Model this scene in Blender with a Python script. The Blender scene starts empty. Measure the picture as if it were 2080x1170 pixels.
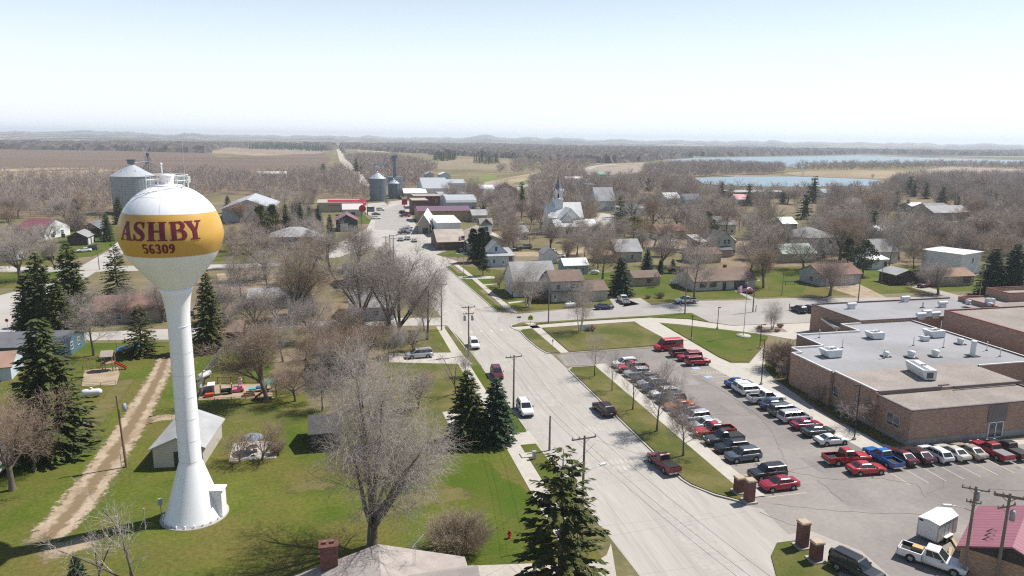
import bpy, math, random
from mathutils import Vector, Matrix, noise as mnoise
from mathutils.geometry import tessellate_polygon
R = math.radians
rnd = random.Random(7)
SC = bpy.context.scene
COL = SC.collection

# ---------------------------------------------------------------- calibration
F = 1480.0; CX, CY = 1040.0, 585.0; CAMH = 40.0
PITCH, ROLL, YAW = R(11.6), R(0.65), R(13.6)

def at(px, py, z=0.0):
    """a pixel of the 2080 x 1170 photograph -> the point of the plane at height z"""
    u = (px - CX) / F; v = -(py - CY) / F
    c, s = math.cos(ROLL), math.sin(ROLL)
    x = u * c - v * s; y = u * s + v * c
    f = math.cos(PITCH) + y * math.sin(PITCH); up = -math.sin(PITCH) + y * math.cos(PITCH)
    cy, sy = math.cos(YAW), math.sin(YAW)
    t = (z - CAMH) / up
    return Vector(((x * cy + f * sy) * t, (-x * sy + f * cy) * t, z))

def proj(X, Y, Z):
    cy, sy = math.cos(YAW), math.sin(YAW)
    x = X * cy - Y * sy; f = X * sy + Y * cy; up = Z - CAMH
    fw = f * math.cos(PITCH) - up * math.sin(PITCH); y = f * math.sin(PITCH) + up * math.cos(PITCH)
    u = x / fw; v = y / fw
    c, s = math.cos(ROLL), math.sin(ROLL)
    return CX + F * (u * c + v * s), CY - F * (-u * s + v * c)

def hgt(px, py, py2):
    p = at(px, py); lo, hi = -2, 90
    for _ in range(40):
        m = (lo + hi) / 2
        if proj(p.x, p.y, m)[1] > py2: lo = m
        else: hi = m
    return lo

# ---------------------------------------------------------------- materials
MATS = {}
def newmat(name):
    m = bpy.data.materials.new(name); m.use_nodes = True
    nt = m.node_tree; b = nt.nodes['Principled BSDF']
    return m, nt, b

def nz(nt, coord, scale, detail=4, rough=0.6):
    n = nt.nodes.new('ShaderNodeTexNoise'); n.inputs['Scale'].default_value = scale
    n.inputs['Detail'].default_value = detail; n.inputs['Roughness'].default_value = rough
    nt.links.new(coord, n.inputs['Vector']); return n.outputs['Fac']

def ramp(nt, fac, lo, hi):
    n = nt.nodes.new('ShaderNodeMapRange'); n.inputs['From Min'].default_value = lo; n.inputs['From Max'].default_value = hi
    nt.links.new(fac, n.inputs['Value']); return n.outputs['Result']

def mixc(nt, fac, a, b, mode='MIX'):
    n = nt.nodes.new('ShaderNodeMix'); n.data_type = 'RGBA'; n.blend_type = mode
    if isinstance(fac, (int, float)): n.inputs[0].default_value = fac
    else: nt.links.new(fac, n.inputs[0])
    for i, v in ((6, a), (7, b)):
        if isinstance(v, (tuple, list)): n.inputs[i].default_value = (*v[:3], 1)
        else: nt.links.new(v, n.inputs[i])
    return n.outputs[2]

def coord(nt, kind='pos'):
    if kind == 'pos':
        return nt.nodes.new('ShaderNodeNewGeometry').outputs['Position']
    return nt.nodes.new('ShaderNodeTexCoord').outputs['Object']

def scaled(nt, vec, s):
    n = nt.nodes.new('ShaderNodeVectorMath'); n.operation = 'MULTIPLY'; n.inputs[1].default_value = s
    nt.links.new(vec, n.inputs[0]); return n.outputs[0]

def mat(name, c, c2=None, scale=1.0, rough=0.8, metal=0.0, kind='pos', stretch=None, lo=0.35, hi=0.65, c3=None, scale3=0.1, bump=0.0, bscale=8.0, spec=0.3, fine=0.0, fscale=12.0):
    if name in MATS: return MATS[name]
    m, nt, b = newmat(name); MATS[name] = m
    b.inputs['Roughness'].default_value = rough; b.inputs['Metallic'].default_value = metal
    b.inputs['Specular IOR Level'].default_value = spec
    v = coord(nt, kind)
    if stretch: v = scaled(nt, v, stretch)
    c2 = c2 or tuple(x * 0.86 for x in c)
    col = mixc(nt, ramp(nt, nz(nt, v, scale), lo, hi), c, c2)
    if c3: col = mixc(nt, ramp(nt, nz(nt, v, scale3, 3), 0.42, 0.62), col, c3)
    if fine:
        f = ramp(nt, nz(nt, v, fscale, 3, 0.7), 0.25, 0.75)
        k = nt.nodes.new('ShaderNodeMix'); k.data_type = 'RGBA'; k.blend_type = 'MULTIPLY'; k.inputs[0].default_value = 1
        g = nt.nodes.new('ShaderNodeMapRange'); g.inputs['To Min'].default_value = 1 - fine; g.inputs['To Max'].default_value = 1 + fine
        nt.links.new(f, g.inputs['Value']); nt.links.new(col, k.inputs[6]); nt.links.new(g.outputs[0], k.inputs[7]); col = k.outputs[2]
    nt.links.new(col, b.inputs['Base Color'])
    if bump:
        bn = nt.nodes.new('ShaderNodeBump'); bn.inputs['Strength'].default_value = bump; bn.inputs['Distance'].default_value = 0.1
        nt.links.new(nz(nt, v, bscale, 3), bn.inputs['Height']); nt.links.new(bn.outputs[0], b.inputs['Normal'])
    return m

def waved(name, c, c2, axis='X', scale=2.0, rough=0.6, metal=0.0, kind='obj', amount=1.0, spec=0.3, dirt=0.12):
    """ribs, courses or boards: a band pattern across one axis, with a little weathering"""
    if name in MATS: return MATS[name]
    m, nt, b = newmat(name); MATS[name] = m
    v = coord(nt, kind)
    w = nt.nodes.new('ShaderNodeTexWave'); w.wave_type = 'BANDS'; w.bands_direction = axis; w.inputs['Scale'].default_value = scale
    w.inputs['Distortion'].default_value = 0.0
    nt.links.new(v, w.inputs['Vector'])
    col = mixc(nt, ramp(nt, w.outputs['Fac'], 0.05, 0.35), c2, c)
    col = mixc(nt, ramp(nt, nz(nt, v, 0.6, 5), 0.3, 0.8), col, tuple(x * (1 - 2 * dirt) for x in c))
    nt.links.new(col, b.inputs['Base Color']); b.inputs['Roughness'].default_value = rough; b.inputs['Metallic'].default_value = metal
    b.inputs['Specular IOR Level'].default_value = spec
    return m

def brick(name, c1, c2, mortar, scale=1.0, kind='obj'):
    if name in MATS: return MATS[name]
    m, nt, b = newmat(name); MATS[name] = m
    # walls face any way: use x + y across and z up
    v = coord(nt, kind)
    sep = nt.nodes.new('ShaderNodeSeparateXYZ'); nt.links.new(v, sep.inputs[0])
    ad = nt.nodes.new('ShaderNodeMath'); nt.links.new(sep.outputs[0], ad.inputs[0]); nt.links.new(sep.outputs[1], ad.inputs[1])
    cb = nt.nodes.new('ShaderNodeCombineXYZ'); nt.links.new(ad.outputs[0], cb.inputs[0]); nt.links.new(sep.outputs[2], cb.inputs[1])
    t = nt.nodes.new('ShaderNodeTexBrick'); t.inputs['Scale'].default_value = scale
    t.inputs['Color1'].default_value = (*c1, 1); t.inputs['Color2'].default_value = (*c2, 1); t.inputs['Mortar'].default_value = (*mortar, 1)
    t.inputs['Brick Width'].default_value = 0.42; t.inputs['Row Height'].default_value = 0.15; t.inputs['Mortar Size'].default_value = 0.012
    nt.links.new(cb.outputs[0], t.inputs['Vector'])
    vv = scaled(nt, v, (1, 1, 3))
    col = mixc(nt, ramp(nt, nz(nt, vv, 1.6, 5, 0.7), 0.35, 0.7), t.outputs[0], tuple(a * 0.62 for a in c1))
    col = mixc(nt, ramp(nt, nz(nt, vv, 3.5, 4, 0.7), 0.55, 0.75), col, tuple(min(1, a * 1.45) for a in c2))
    nt.links.new(col, b.inputs['Base Color']); b.inputs['Roughness'].default_value = 0.9
    return m

# ---------------------------------------------------------------- mesh builder
class MB:
    def __init__(s): s.v = []; s.f = []; s.m = []; s.sm = []
    def add(s, vs, fs, mi=0, smooth=False):
        o = len(s.v); s.v.extend(tuple(p) for p in vs)
        for f in fs: s.f.append(tuple(o + i for i in f)); s.m.append(mi); s.sm.append(smooth)
        return s
    def box(s, x0, x1, y0, y1, z0, z1, mi=0, rot=0.0, piv=(0, 0)):
        vs = [(x, y, z) for z in (z0, z1) for x, y in ((x0, y0), (x1, y0), (x1, y1), (x0, y1))]
        if rot:
            c, q = math.cos(rot), math.sin(rot)
            vs = [(piv[0] + (x - piv[0]) * c - (y - piv[1]) * q, piv[1] + (x - piv[0]) * q + (y - piv[1]) * c, z) for x, y, z in vs]
        return s.add(vs, [(3, 2, 1, 0), (4, 5, 6, 7), (0, 1, 5, 4), (1, 2, 6, 5), (2, 3, 7, 6), (3, 0, 4, 7)], mi)
    def obox(s, M, sx, sy, sz, mi=0):
        vs = [M @ Vector((x * sx / 2, y * sy / 2, z * sz / 2)) for z in (-1, 1) for x, y in ((-1, -1), (1, -1), (1, 1), (-1, 1))]
        return s.add(vs, [(3, 2, 1, 0), (4, 5, 6, 7), (0, 1, 5, 4), (1, 2, 6, 5), (2, 3, 7, 6), (3, 0, 4, 7)], mi)
    def quad(s, a, b, c, d, mi=0): return s.add([a, b, c, d], [(0, 1, 2, 3)], mi)
    def tri(s, a, b, c, mi=0): return s.add([a, b, c], [(0, 1, 2)], mi)
    def prism(s, pts, z0, z1, mi=0, top=None, bottom=False):
        n = len(pts); area = sum(pts[i][0] * pts[(i + 1) % n][1] - pts[(i + 1) % n][0] * pts[i][1] for i in range(n))
        if area < 0: pts = pts[::-1]
        vs = [(p[0], p[1], z0) for p in pts] + [(p[0], p[1], z1) for p in pts]
        fs = [(i, (i + 1) % n, n + (i + 1) % n, n + i) for i in range(n)]
        s.add(vs, fs, mi)
        s.add(vs[n:], tess(pts), mi if top is None else top)
        return s
    def tube(s, p0, p1, r0, r1=None, n=8, mi=0, cap=True, smooth=True):
        p0 = Vector(p0); p1 = Vector(p1); r1 = r0 if r1 is None else r1
        d = (p1 - p0)
        if d.length < 1e-6: return s
        d.normalize(); a = d.orthogonal().normalized(); b = d.cross(a)
        vs = []
        for p, r in ((p0, r0), (p1, r1)):
            for i in range(n):
                t = 2 * math.pi * i / n; vs.append(p + (a * math.cos(t) + b * math.sin(t)) * r)
        s.add(vs, [(i, (i + 1) % n, n + (i + 1) % n, n + i) for i in range(n)], mi, smooth)
        if cap: s.add(vs, [tuple(range(n - 1, -1, -1)), tuple(range(n, 2 * n))], mi)
        return s
    def lathe(s, prof, n=32, mi=0, cx=0, cy=0, smooth=True, cap=True, mis=None):
        vs = []
        for r, z in prof:
            for i in range(n):
                t = 2 * math.pi * i / n; vs.append((cx + r * math.cos(t), cy + r * math.sin(t), z))
        for k in range(len(prof) - 1):
            s.add([], [], mi)
        o = len(s.v); s.v.extend(vs)
        for k in range(len(prof) - 1):
            for i in range(n):
                j = (i + 1) % n
                s.f.append((o + k * n + i, o + k * n + j, o + (k + 1) * n + j, o + (k + 1) * n + i)); s.m.append(mis[k] if mis else mi); s.sm.append(smooth)
        if cap:
            s.f.append(tuple(o + i for i in range(n - 1, -1, -1))); s.m.append(mis[0] if mis else mi); s.sm.append(False)
            q = o + (len(prof) - 1) * n; s.f.append(tuple(q + i for i in range(n))); s.m.append(mis[-1] if mis else mi); s.sm.append(False)
        return s
    def ball(s, c, r, n=12, k=8, mi=0, sz=1.0):
        prof = [(max(0.001, r * math.sin(math.pi * i / k)), c[2] - r * sz * math.cos(math.pi * i / k)) for i in range(k + 1)]
        return s.lathe(prof, n, mi, c[0], c[1], cap=False)
    def mesh(s, name):
        me = bpy.data.meshes.new(name); me.from_pydata(s.v, [], s.f)
        me.polygons.foreach_set('material_index', s.m); me.polygons.foreach_set('use_smooth', s.sm)
        me.update(); return me
    def build(s, name, mats, parent=None, loc=(0, 0, 0), rotz=0.0):
        me = s.mesh(name)
        for m in (mats if isinstance(mats, (list, tuple)) else [mats]): me.materials.append(m)
        return link(bpy.data.objects.new(name, me), parent, loc, rotz)

def tess(pts):
    tris = tessellate_polygon([[Vector((p[0], p[1], 0)) for p in pts]])
    out = []
    for a, b, c in tris:
        A, B, C_ = pts[a], pts[b], pts[c]
        cr = (B[0] - A[0]) * (C_[1] - A[1]) - (B[1] - A[1]) * (C_[0] - A[0])
        out.append((a, b, c) if cr > 0 else (a, c, b))
    return out

def link(o, parent=None, loc=(0, 0, 0), rotz=0.0):
    COL.objects.link(o); o.parent = parent; o.location = loc; o.rotation_euler = (0, 0, rotz); return o

def tag(o, label=None, cat=None, group=None, kind=None):
    if label: o['label'] = label
    if cat: o['category'] = cat
    if group: o['group'] = group
    if kind: o['kind'] = kind
    return o

def thing(name, label, cat, loc=(0, 0, 0), rotz=0.0, group=None):
    o = bpy.data.objects.new(name, None); o.empty_display_size = 0.2
    link(o, None, loc, rotz); return tag(o, label, cat, group)

KIDS = {}
def copy_tree(o, parent=None):
    c = o.copy(); COL.objects.link(c); c.parent = parent
    for ch in o.children: copy_tree(ch, c)
    return c

def struct(name, mb, m, kind='structure'):
    o = mb.build(name, m); o['kind'] = kind; return o

def P2(*px): return [tuple(at(x, y))[:2] for x, y in px]
def sheet(name, poly, z, m, kind='structure'):
    mb = MB(); mb.add([(p[0], p[1], z) for p in poly], tess(poly)); return struct(name, mb, m, kind)
def ragged(px, amp=.35, step=1.2):
    p = P2(*px); out = []
    for i in range(len(p)):
        a, b = Vector(p[i]), Vector(p[(i + 1) % len(p)]); n = max(1, int((b - a).length / step)); d = (b - a).normalized() if n else Vector((1, 0))
        for k in range(n):
            q = a.lerp(b, k / n); o = amp * 2.2 * mnoise.noise(Vector((q.x * .35, q.y * .35, 1.3))) + rnd.uniform(-.4, .4) * amp
            out.append((q.x - d.y * o, q.y + d.x * o))
    return out
def soft_strip(name, px, widths, z, m):
    """a worn track: its edges fray into what lies below"""
    ln = [Vector(p) for p in P2(*px)]; pts = []; ws = []
    for i in range(len(ln) - 1):
        n = max(2, int((ln[i + 1] - ln[i]).length / 1.0))
        for k in range(n): pts.append(ln[i].lerp(ln[i + 1], k / n)); ws.append(widths[i] + (widths[i + 1] - widths[i]) * k / n)
    pts.append(ln[-1]); ws.append(widths[-1]); mb = MB(); N = 8; us = []
    for i, p in enumerate(pts):
        d = (pts[min(len(pts) - 1, i + 2)] - pts[max(0, i - 2)]).normalized(); q = Vector((-d.y, d.x))
        for k in range(N + 1):
            u = 2 * k / N - 1; v = p + q * u * ws[i] * .75; mb.v.append((v.x, v.y, z)); us.append((u + 1) / 2)
    end = len(pts) - 1
    for i in range(end):
        for k in range(N): a = i * (N + 1) + k; mb.f.append((a, a + 1, a + N + 2, a + N + 1)); mb.m.append(0); mb.sm.append(False)
    o = struct(name, mb, m); at_ = o.data.attributes.new('across', 'FLOAT', 'POINT')
    at_.data.foreach_set('value', us); e_ = o.data.attributes.new('along', 'FLOAT', 'POINT'); e_.data.foreach_set('value', [min(1, min(i, end - i) / 4) for i in range(len(pts)) for k in range(N + 1)]); return o
def soft_mat(name, c, c2, mid=None):
    m = mat(name, c, c2, scale=.45, rough=.95, lo=.42, hi=.7, fine=.2, fscale=4, spec=.1); nt = m.node_tree; b = nt.nodes['Principled BSDF']
    def A(n): a = nt.nodes.new('ShaderNodeAttribute'); a.attribute_name = n; return a.outputs['Fac']
    def M(op, a, b_):
        n = nt.nodes.new('ShaderNodeMath'); n.operation = op
        for i, v in ((0, a), (1, b_)):
            if isinstance(v, (int, float)): n.inputs[i].default_value = v
            else: nt.links.new(v, n.inputs[i])
        return n.outputs[0]
    u = M('ABSOLUTE', M('SUBTRACT', M('MULTIPLY', A('across'), 2.0), 1.0), 0.0); v = coord(nt)
    k = M('ADD', u, M('MULTIPLY', M('SUBTRACT', nz(nt, v, 1.1, 5, .75), .5), 1.5)); al = M('MULTIPLY', ramp(nt, k, .80, .62), ramp(nt, M('ADD', A('along'), M('MULTIPLY', M('SUBTRACT', nz(nt, v, .9, 4, .7), .5), 1.2)), .2, .5))
    if mid:
        src = b.inputs['Base Color'].links[0].from_socket; g = ramp(nt, M('ADD', u, M('MULTIPLY', M('SUBTRACT', nz(nt, v, .7, 4, .7), .5), .9)), .34, .18); nt.links.new(mixc(nt, g, src, mid), b.inputs['Base Color'])
    nt.links.new(al, b.inputs['Alpha']); return m
def slab(name, poly, z, m, kind='structure'):
    mb = MB(); mb.prism(poly, 0.0, z); return struct(name, mb, m, kind)
def strip(line, w):
    """a ribbon polygon of width w along a polyline of (x, y)"""
    L, Rr = [], []
    n = len(line)
    for i, p in enumerate(line):
        a = Vector(line[max(0, i - 1)]); b = Vector(line[min(n - 1, i + 1)])
        d = (b - a).normalized(); q = Vector((-d.y, d.x)) * w / 2
        L.append((p[0] + q.x, p[1] + q.y)); Rr.append((p[0] - q.x, p[1] - q.y))
    return L + Rr[::-1]
def ribbon(mb, line, w, z0, z1, mi=0):
    """a low wall (kerb) along a polyline"""
    p = strip(line, w); n = len(line)
    for i in range(n - 1):
        a, b, c, d = p[i], p[i + 1], p[2 * n - 2 - i], p[2 * n - 1 - i]
        vs = [(q[0], q[1], z) for z in (z0, z1) for q in (d, c, b, a)]
        mb.add(vs, [(4, 5, 6, 7), (0, 1, 5, 4), (1, 2, 6, 5), (2, 3, 7, 6), (3, 0, 4, 7)], mi)
# ---------------------------------------------------------------- camera, light, air
cam = bpy.data.cameras.new('camera'); camo = bpy.data.objects.new('camera', cam); COL.objects.link(camo)
cam.sensor_width = 36.0; cam.lens = 36.0 * F / 2080.0; cam.clip_start = 0.5; cam.clip_end = 60000
fw = Vector((math.sin(YAW) * math.cos(PITCH), math.cos(YAW) * math.cos(PITCH), -math.sin(PITCH)))
rt = Vector((math.cos(YAW), -math.sin(YAW), 0)); up = rt.cross(fw)
r2 = rt * math.cos(ROLL) + up * math.sin(ROLL); u2 = -rt * math.sin(ROLL) + up * math.cos(ROLL)
camo.matrix_world = Matrix(((r2.x, u2.x, -fw.x, 0), (r2.y, u2.y, -fw.y, 0), (r2.z, u2.z, -fw.z, CAMH), (0, 0, 0, 1)))
SC.camera = camo

SUN_EL = R(54.0); SUN_AZ = R(75.5)          # azimuth clockwise from +Y
sd = Vector((math.sin(SUN_AZ) * math.cos(SUN_EL), math.cos(SUN_AZ) * math.cos(SUN_EL), math.sin(SUN_EL)))
sl = bpy.data.lights.new('sun', 'SUN'); sl.energy = 5.0; sl.angle = R(0.53); sl.color = (1.0, 0.955, 0.90)
so = bpy.data.objects.new('sun', sl); COL.objects.link(so); so.rotation_euler = sd.to_track_quat('Z', 'Y').to_euler(); so.location = (60, 20, 120)
w = bpy.data.worlds.new('World'); SC.world = w; w.use_nodes = True
wn = w.node_tree; sky = wn.nodes.new('ShaderNodeTexSky'); sky.sky_type = 'NISHITA'; sky.sun_disc = False
sky.sun_elevation = SUN_EL; sky.sun_rotation = SUN_AZ; sky.altitude = 400; sky.air_density = 1.0; sky.dust_density = 0.6; sky.ozone_density = 1.0
bg = wn.nodes['Background']; bg.inputs[1].default_value = 0.08
tc = wn.nodes.new('ShaderNodeTexCoord'); sx_ = wn.nodes.new('ShaderNodeSeparateXYZ'); wn.links.new(tc.outputs['Generated'], sx_.inputs[0])
mr = wn.nodes.new('ShaderNodeMapRange'); mr.interpolation_type = 'SMOOTHSTEP'; mr.inputs['From Min'].default_value = -.02; mr.inputs['From Max'].default_value = .36; mr.inputs['To Min'].default_value = .96; mr.inputs['To Max'].default_value = .0
wn.links.new(sx_.outputs[2], mr.inputs['Value'])
mr2 = wn.nodes.new('ShaderNodeMapRange'); mr2.inputs['From Min'].default_value = .0; mr2.inputs['From Max'].default_value = .20; wn.links.new(sx_.outputs[2], mr2.inputs['Value'])
pale = mixc(wn, mr2.outputs[0], (10.7, 11.1, 11.8), (10.0, 11.6, 13.0)); wn.links.new(mixc(wn, mr.outputs[0], sky.outputs[0], pale), bg.inputs[0])
SC.view_settings.view_transform = 'Standard'; SC.view_settings.look = 'None'; SC.view_settings.gamma = 1.0; SC.view_settings.exposure = 0.38
SC.cycles.use_denoising = False; SC.cycles.filter_width = 1.2; SC.cycles.use_adaptive_sampling = False; SC.cycles.sample_clamp_indirect = 4.0
SC.cycles.max_bounces = 6; SC.cycles.diffuse_bounces = 3; SC.cycles.glossy_bounces = 2; SC.cycles.transmission_bounces = 2; SC.cycles.volume_bounces = 1
SC.cycles.transparent_max_bounces = 4
SC.cycles.caustics_reflective = False; SC.cycles.caustics_refractive = False

# ---------------------------------------------------------------- ground materials
GREEN = (0.060, 0.094, 0.010); GREEN2 = (0.112, 0.124, 0.022); LUSH = (0.050, 0.098, 0.008)
m_lawn = mat('lawn_grass', GREEN, GREEN2, scale=0.12, c3=(0.130, 0.112, 0.032), scale3=0.055, rough=0.95, fine=0.32, fscale=2.2, spec=0.1, bump=0.3, bscale=4)
m_lush = mat('lush_grass', LUSH, (0.080, 0.100, 0.013), scale=0.15, c3=(0.115, 0.11, 0.028), scale3=0.08, rough=0.95, fine=0.2, fscale=3.0, spec=0.1)
m_dryl = mat('dry_lawn', (0.160, 0.135, 0.055), (0.118, 0.110, 0.032), scale=0.18, c3=(0.078, 0.092, 0.020), scale3=0.09, rough=0.95, fine=0.22, fscale=3.5, spec=0.1)
m_town = mat('town_ground', (0.235, 0.180, 0.125), (0.165, 0.130, 0.080), scale=0.05, c3=(0.130, 0.125, 0.050), scale3=0.016, rough=0.95, fine=0.25, fscale=0.8, spec=0.1)
m_conc = mat('pale_concrete', (0.40, 0.375, 0.335), (0.355, 0.33, 0.293), scale=0.25, rough=0.9, fine=0.10, fscale=2.5, c3=(0.43, 0.405, 0.365), scale3=0.06, spec=0.2)
m_walk = mat('sidewalk_concrete', (0.47, 0.435, 0.38), (0.41, 0.38, 0.33), scale=0.7, rough=0.9, fine=0.08, fscale=3, spec=0.2)
m_asph = mat('worn_asphalt', (0.245, 0.219, 0.198), (0.285, 0.256, 0.230), scale=0.09, rough=0.9, c3=(0.19, 0.173, 0.16), scale3=0.05, fine=0.12, fscale=1.5, spec=0.2)
m_asph2 = mat('street_asphalt', (0.36, 0.335, 0.305), (0.31, 0.29, 0.265), scale=0.15, rough=0.9, fine=0.1, fscale=2, spec=0.2)
m_grav = mat('gravel', (0.40, 0.32, 0.23), (0.25, 0.175, 0.112), scale=0.45, rough=0.95, lo=0.42, hi=0.7, fine=0.2, fscale=4, spec=0.1)
m_sand = mat('bare_sand', (0.38, 0.305, 0.215), (0.28, 0.215, 0.14), scale=0.4, rough=0.95, fine=0.15, fscale=4, spec=0.1)
m_paint = mat('road_paint', (0.50, 0.475, 0.42), (0.40, 0.375, 0.33), scale=1.2, rough=0.7, fine=0.2, fscale=5)
m_ypaint = mat('yellow_paint', (0.62, 0.48, 0.14), (0.52, 0.42, 0.18), scale=1.2, rough=0.7)
m_bpaint = mat('blue_paint', (0.30, 0.42, 0.62), (0.36, 0.40, 0.46), scale=1.5, rough=0.7)
m_crack = mat('tar_seam', (0.13, 0.118, 0.11), rough=0.8)
m_kerb = mat('kerb_concrete', (0.43, 0.405, 0.36), (0.36, 0.335, 0.30), scale=0.6, rough=0.9, fine=0.12, fscale=3)
m_plow = mat('ploughed_field', (0.130, 0.093, 0.074), (0.175, 0.126, 0.10), scale=0.010, rough=0.95, stretch=(0.35, 1.4, 1), c3=(0.16, 0.118, 0.088), scale3=0.006, spec=0.05)
m_stub = mat('stubble_field', (0.36, 0.285, 0.185), (0.30, 0.235, 0.150), scale=0.012, rough=0.95, c3=(0.24, 0.19, 0.125), scale3=0.006, spec=0.05)
m_tan = mat('dead_grass', (0.33, 0.275, 0.175), (0.25, 0.215, 0.125), scale=0.02, rough=0.95, spec=0.05)
m_greenf = mat('spring_pasture', (0.135, 0.165, 0.045), (0.19, 0.19, 0.075), scale=0.03, rough=0.95, spec=0.05)

sheet('ground', [(-14000, -400), (14000, -400), (14000, 19000), (-14000, 19000)], 0.0, m_town)

# lawns under everything on the near side
def lawn(px, m=None, z=0.010, name='lawn', world=False):
    return sheet(name, px if world else P2(*px), z, m or m_lawn)
lawn([(-60, 30), (24.0, 30), (24.0, 66), (24.0, 150), (-20, 151.5), (-33, 150.5), (-62, 154), (-90, 160), (-90, 30)], m_lawn, 0.008, world=True)
sheet('lawn', ragged([(410, 715), (480, 700), (600, 730), (640, 780), (410, 780), (395, 760)], 1.0), 0.013, m_lush)
sheet('lawn', ragged([(560, 830), (690, 815), (690, 850), (560, 870), (440, 855), (440, 835)], 1.0), 0.013, m_dryl)
sheet('lawn', ragged([(880, 960), (980, 930), (1030, 960), (1090, 1050), (1030, 1080), (930, 1010)], 1.2), 0.013, m_lush)
lawn([(0, 555), (200, 553), (160, 580), (60, 584), (0, 586)], m_lush)
lawn([(770, 680), (880, 675), (940, 780), (930, 860), (800, 830), (780, 740)], m_dryl, 0.016)
# the blocks north of the cross street
lawn([(1055, 633), (1400, 609), (1640, 602), (2080, 588), (2080, 540), (1700, 540), (1380, 545), (1130, 560), (935, 540), (958, 562)], m_lawn, 0.010)
lawn([(1130, 585), (1245, 600), (1380, 605), (1390, 560), (1330, 545), (1195, 560)], m_lush, 0.014)
lawn([(1400, 605), (1500, 606), (1540, 600), (1560, 545), (1390, 585)], m_lush, 0.014)
lawn([(1560, 603), (1630, 598), (1640, 575), (1600, 545), (1560, 560)], m_lush, 0.014)
lawn([(930, 555), (1000, 550), (1040, 555), (1000, 580), (975, 590)], m_lush, 0.014)
lawn([(880, 512), (930, 507), (960, 520), (940, 523), (890, 520)], m_lush, 0.014)
lawn([(430, 500), (560, 490), (560, 525), (430, 532)], m_lawn, 0.010)
lawn([(640, 520), (770, 460), (800, 478), (760, 500), (700, 520)], m_dryl, 0.010)
lawn([(50, 470), (230, 455), (260, 480), (200, 520), (80, 530)], m_lush, 0.010)
lawn([(0, 520), (110, 520), (110, 538), (0, 538)], m_lawn, 0.010)
lawn([(720, 425), (745, 440), (760, 455), (720, 455)], m_lush, 0.014)

sheet('bare_earth', ragged([(560, 690), (620, 655), (780, 655), (880, 690), (880, 740), (780, 800), (690, 850), (600, 800), (560, 760)], 1.2), 0.0145, mat('thicket_floor', (.165, .125, .085), (.125, .115, .04), scale=.25, rough=.95, c3=(.20, .155, .10), scale3=.1, fine=.25, fscale=3))
# ---------------------------------------------------------------- streets
main_w = [(27.5, 30), (26.2, 60), (25.9, 67), (24.9, 88), (24.6, 98), (24.2, 124), (23.5, 141), (22.4, 153), (22.2, 163), (21.6, 177), (20.8, 200), (19.6, 220), (18.5, 250), (18, 300)]
main_e = [(35, 300), (33.4, 258), (32.7, 225), (33.6, 208), (35.7, 164), (36.9, 152), (38.0, 143), (38.6, 130), (38.8, 118.5), (39.2, 73), (41, 69.4), (43.3, 67.2), (45.6, 66.4), (48.6, 63.5), (47.5, 60), (43.3, 59.4), (41.3, 57), (41.0, 52), (43, 30)]
sheet('main_road', main_w + main_e, 0.020, mat('main_concrete', (0.375, 0.35, 0.312), (0.335, 0.311, 0.275), scale=0.8, stretch=(1, .06, 1), rough=0.9, fine=0.12, fscale=2.5, c3=(0.395, 0.37, 0.332), scale3=0.35, spec=0.2))
sheet('cross_road', P2((1010, 655), (1012, 634), (1054, 638), (1154, 628), (1252, 624), (1320, 620), (1411, 611.5), (1511, 610), (1586, 606), (1700, 605), (1830, 604), (2080, 597), (2300, 590), (2300, 640), (2080, 612), (1651, 655), (1488, 661), (1441, 654), (1405, 636), (1380, 636), (1320, 641), (1138, 651.5), (1083, 655), (1061, 654), (1040, 662)), 0.024, m_asph2)
sheet('side_road', P2((0, 690), (60, 693), (150, 692), (345, 690), (460, 674), (600, 665), (810, 662), (912, 661), (908, 645), (810, 646), (700, 650), (600, 655), (470, 662), (345, 668), (160, 676), (60, 672), (0, 672)), 0.024, m_conc)
sheet('back_road', P2((-60, 615), (0, 600), (40, 590), (65, 583), (110, 572), (215, 512), (238, 492), (262, 494), (250, 515), (160, 575), (95, 600), (62, 640), (60, 676), (0, 676), (-60, 680)), 0.028, m_conc)
sheet('north_road', P2((-60, 545), (0, 541), (120, 543), (200, 541), (450, 537), (560, 534), (650, 527), (650, 535), (450, 546), (200, 552), (0, 552), (-60, 556)), 0.024, m_conc)
sheet('downtown_road', P2((742, 470), (757, 441), (738, 430), (742, 414), (770, 412), (820, 406), (838, 411), (836, 440), (852, 470), (892, 478), (935, 500), (885, 517), (930, 531), (903, 545), (823, 556), (795, 530), (755, 500), (690, 522), (600, 534), (560, 535), (640, 521), (700, 492)), 0.028, m_conc)
sheet('turning_lane', P2((765, 430), (820, 412), (828, 440), (830, 470), (760, 466)), 0.032, m_asph2)
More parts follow.
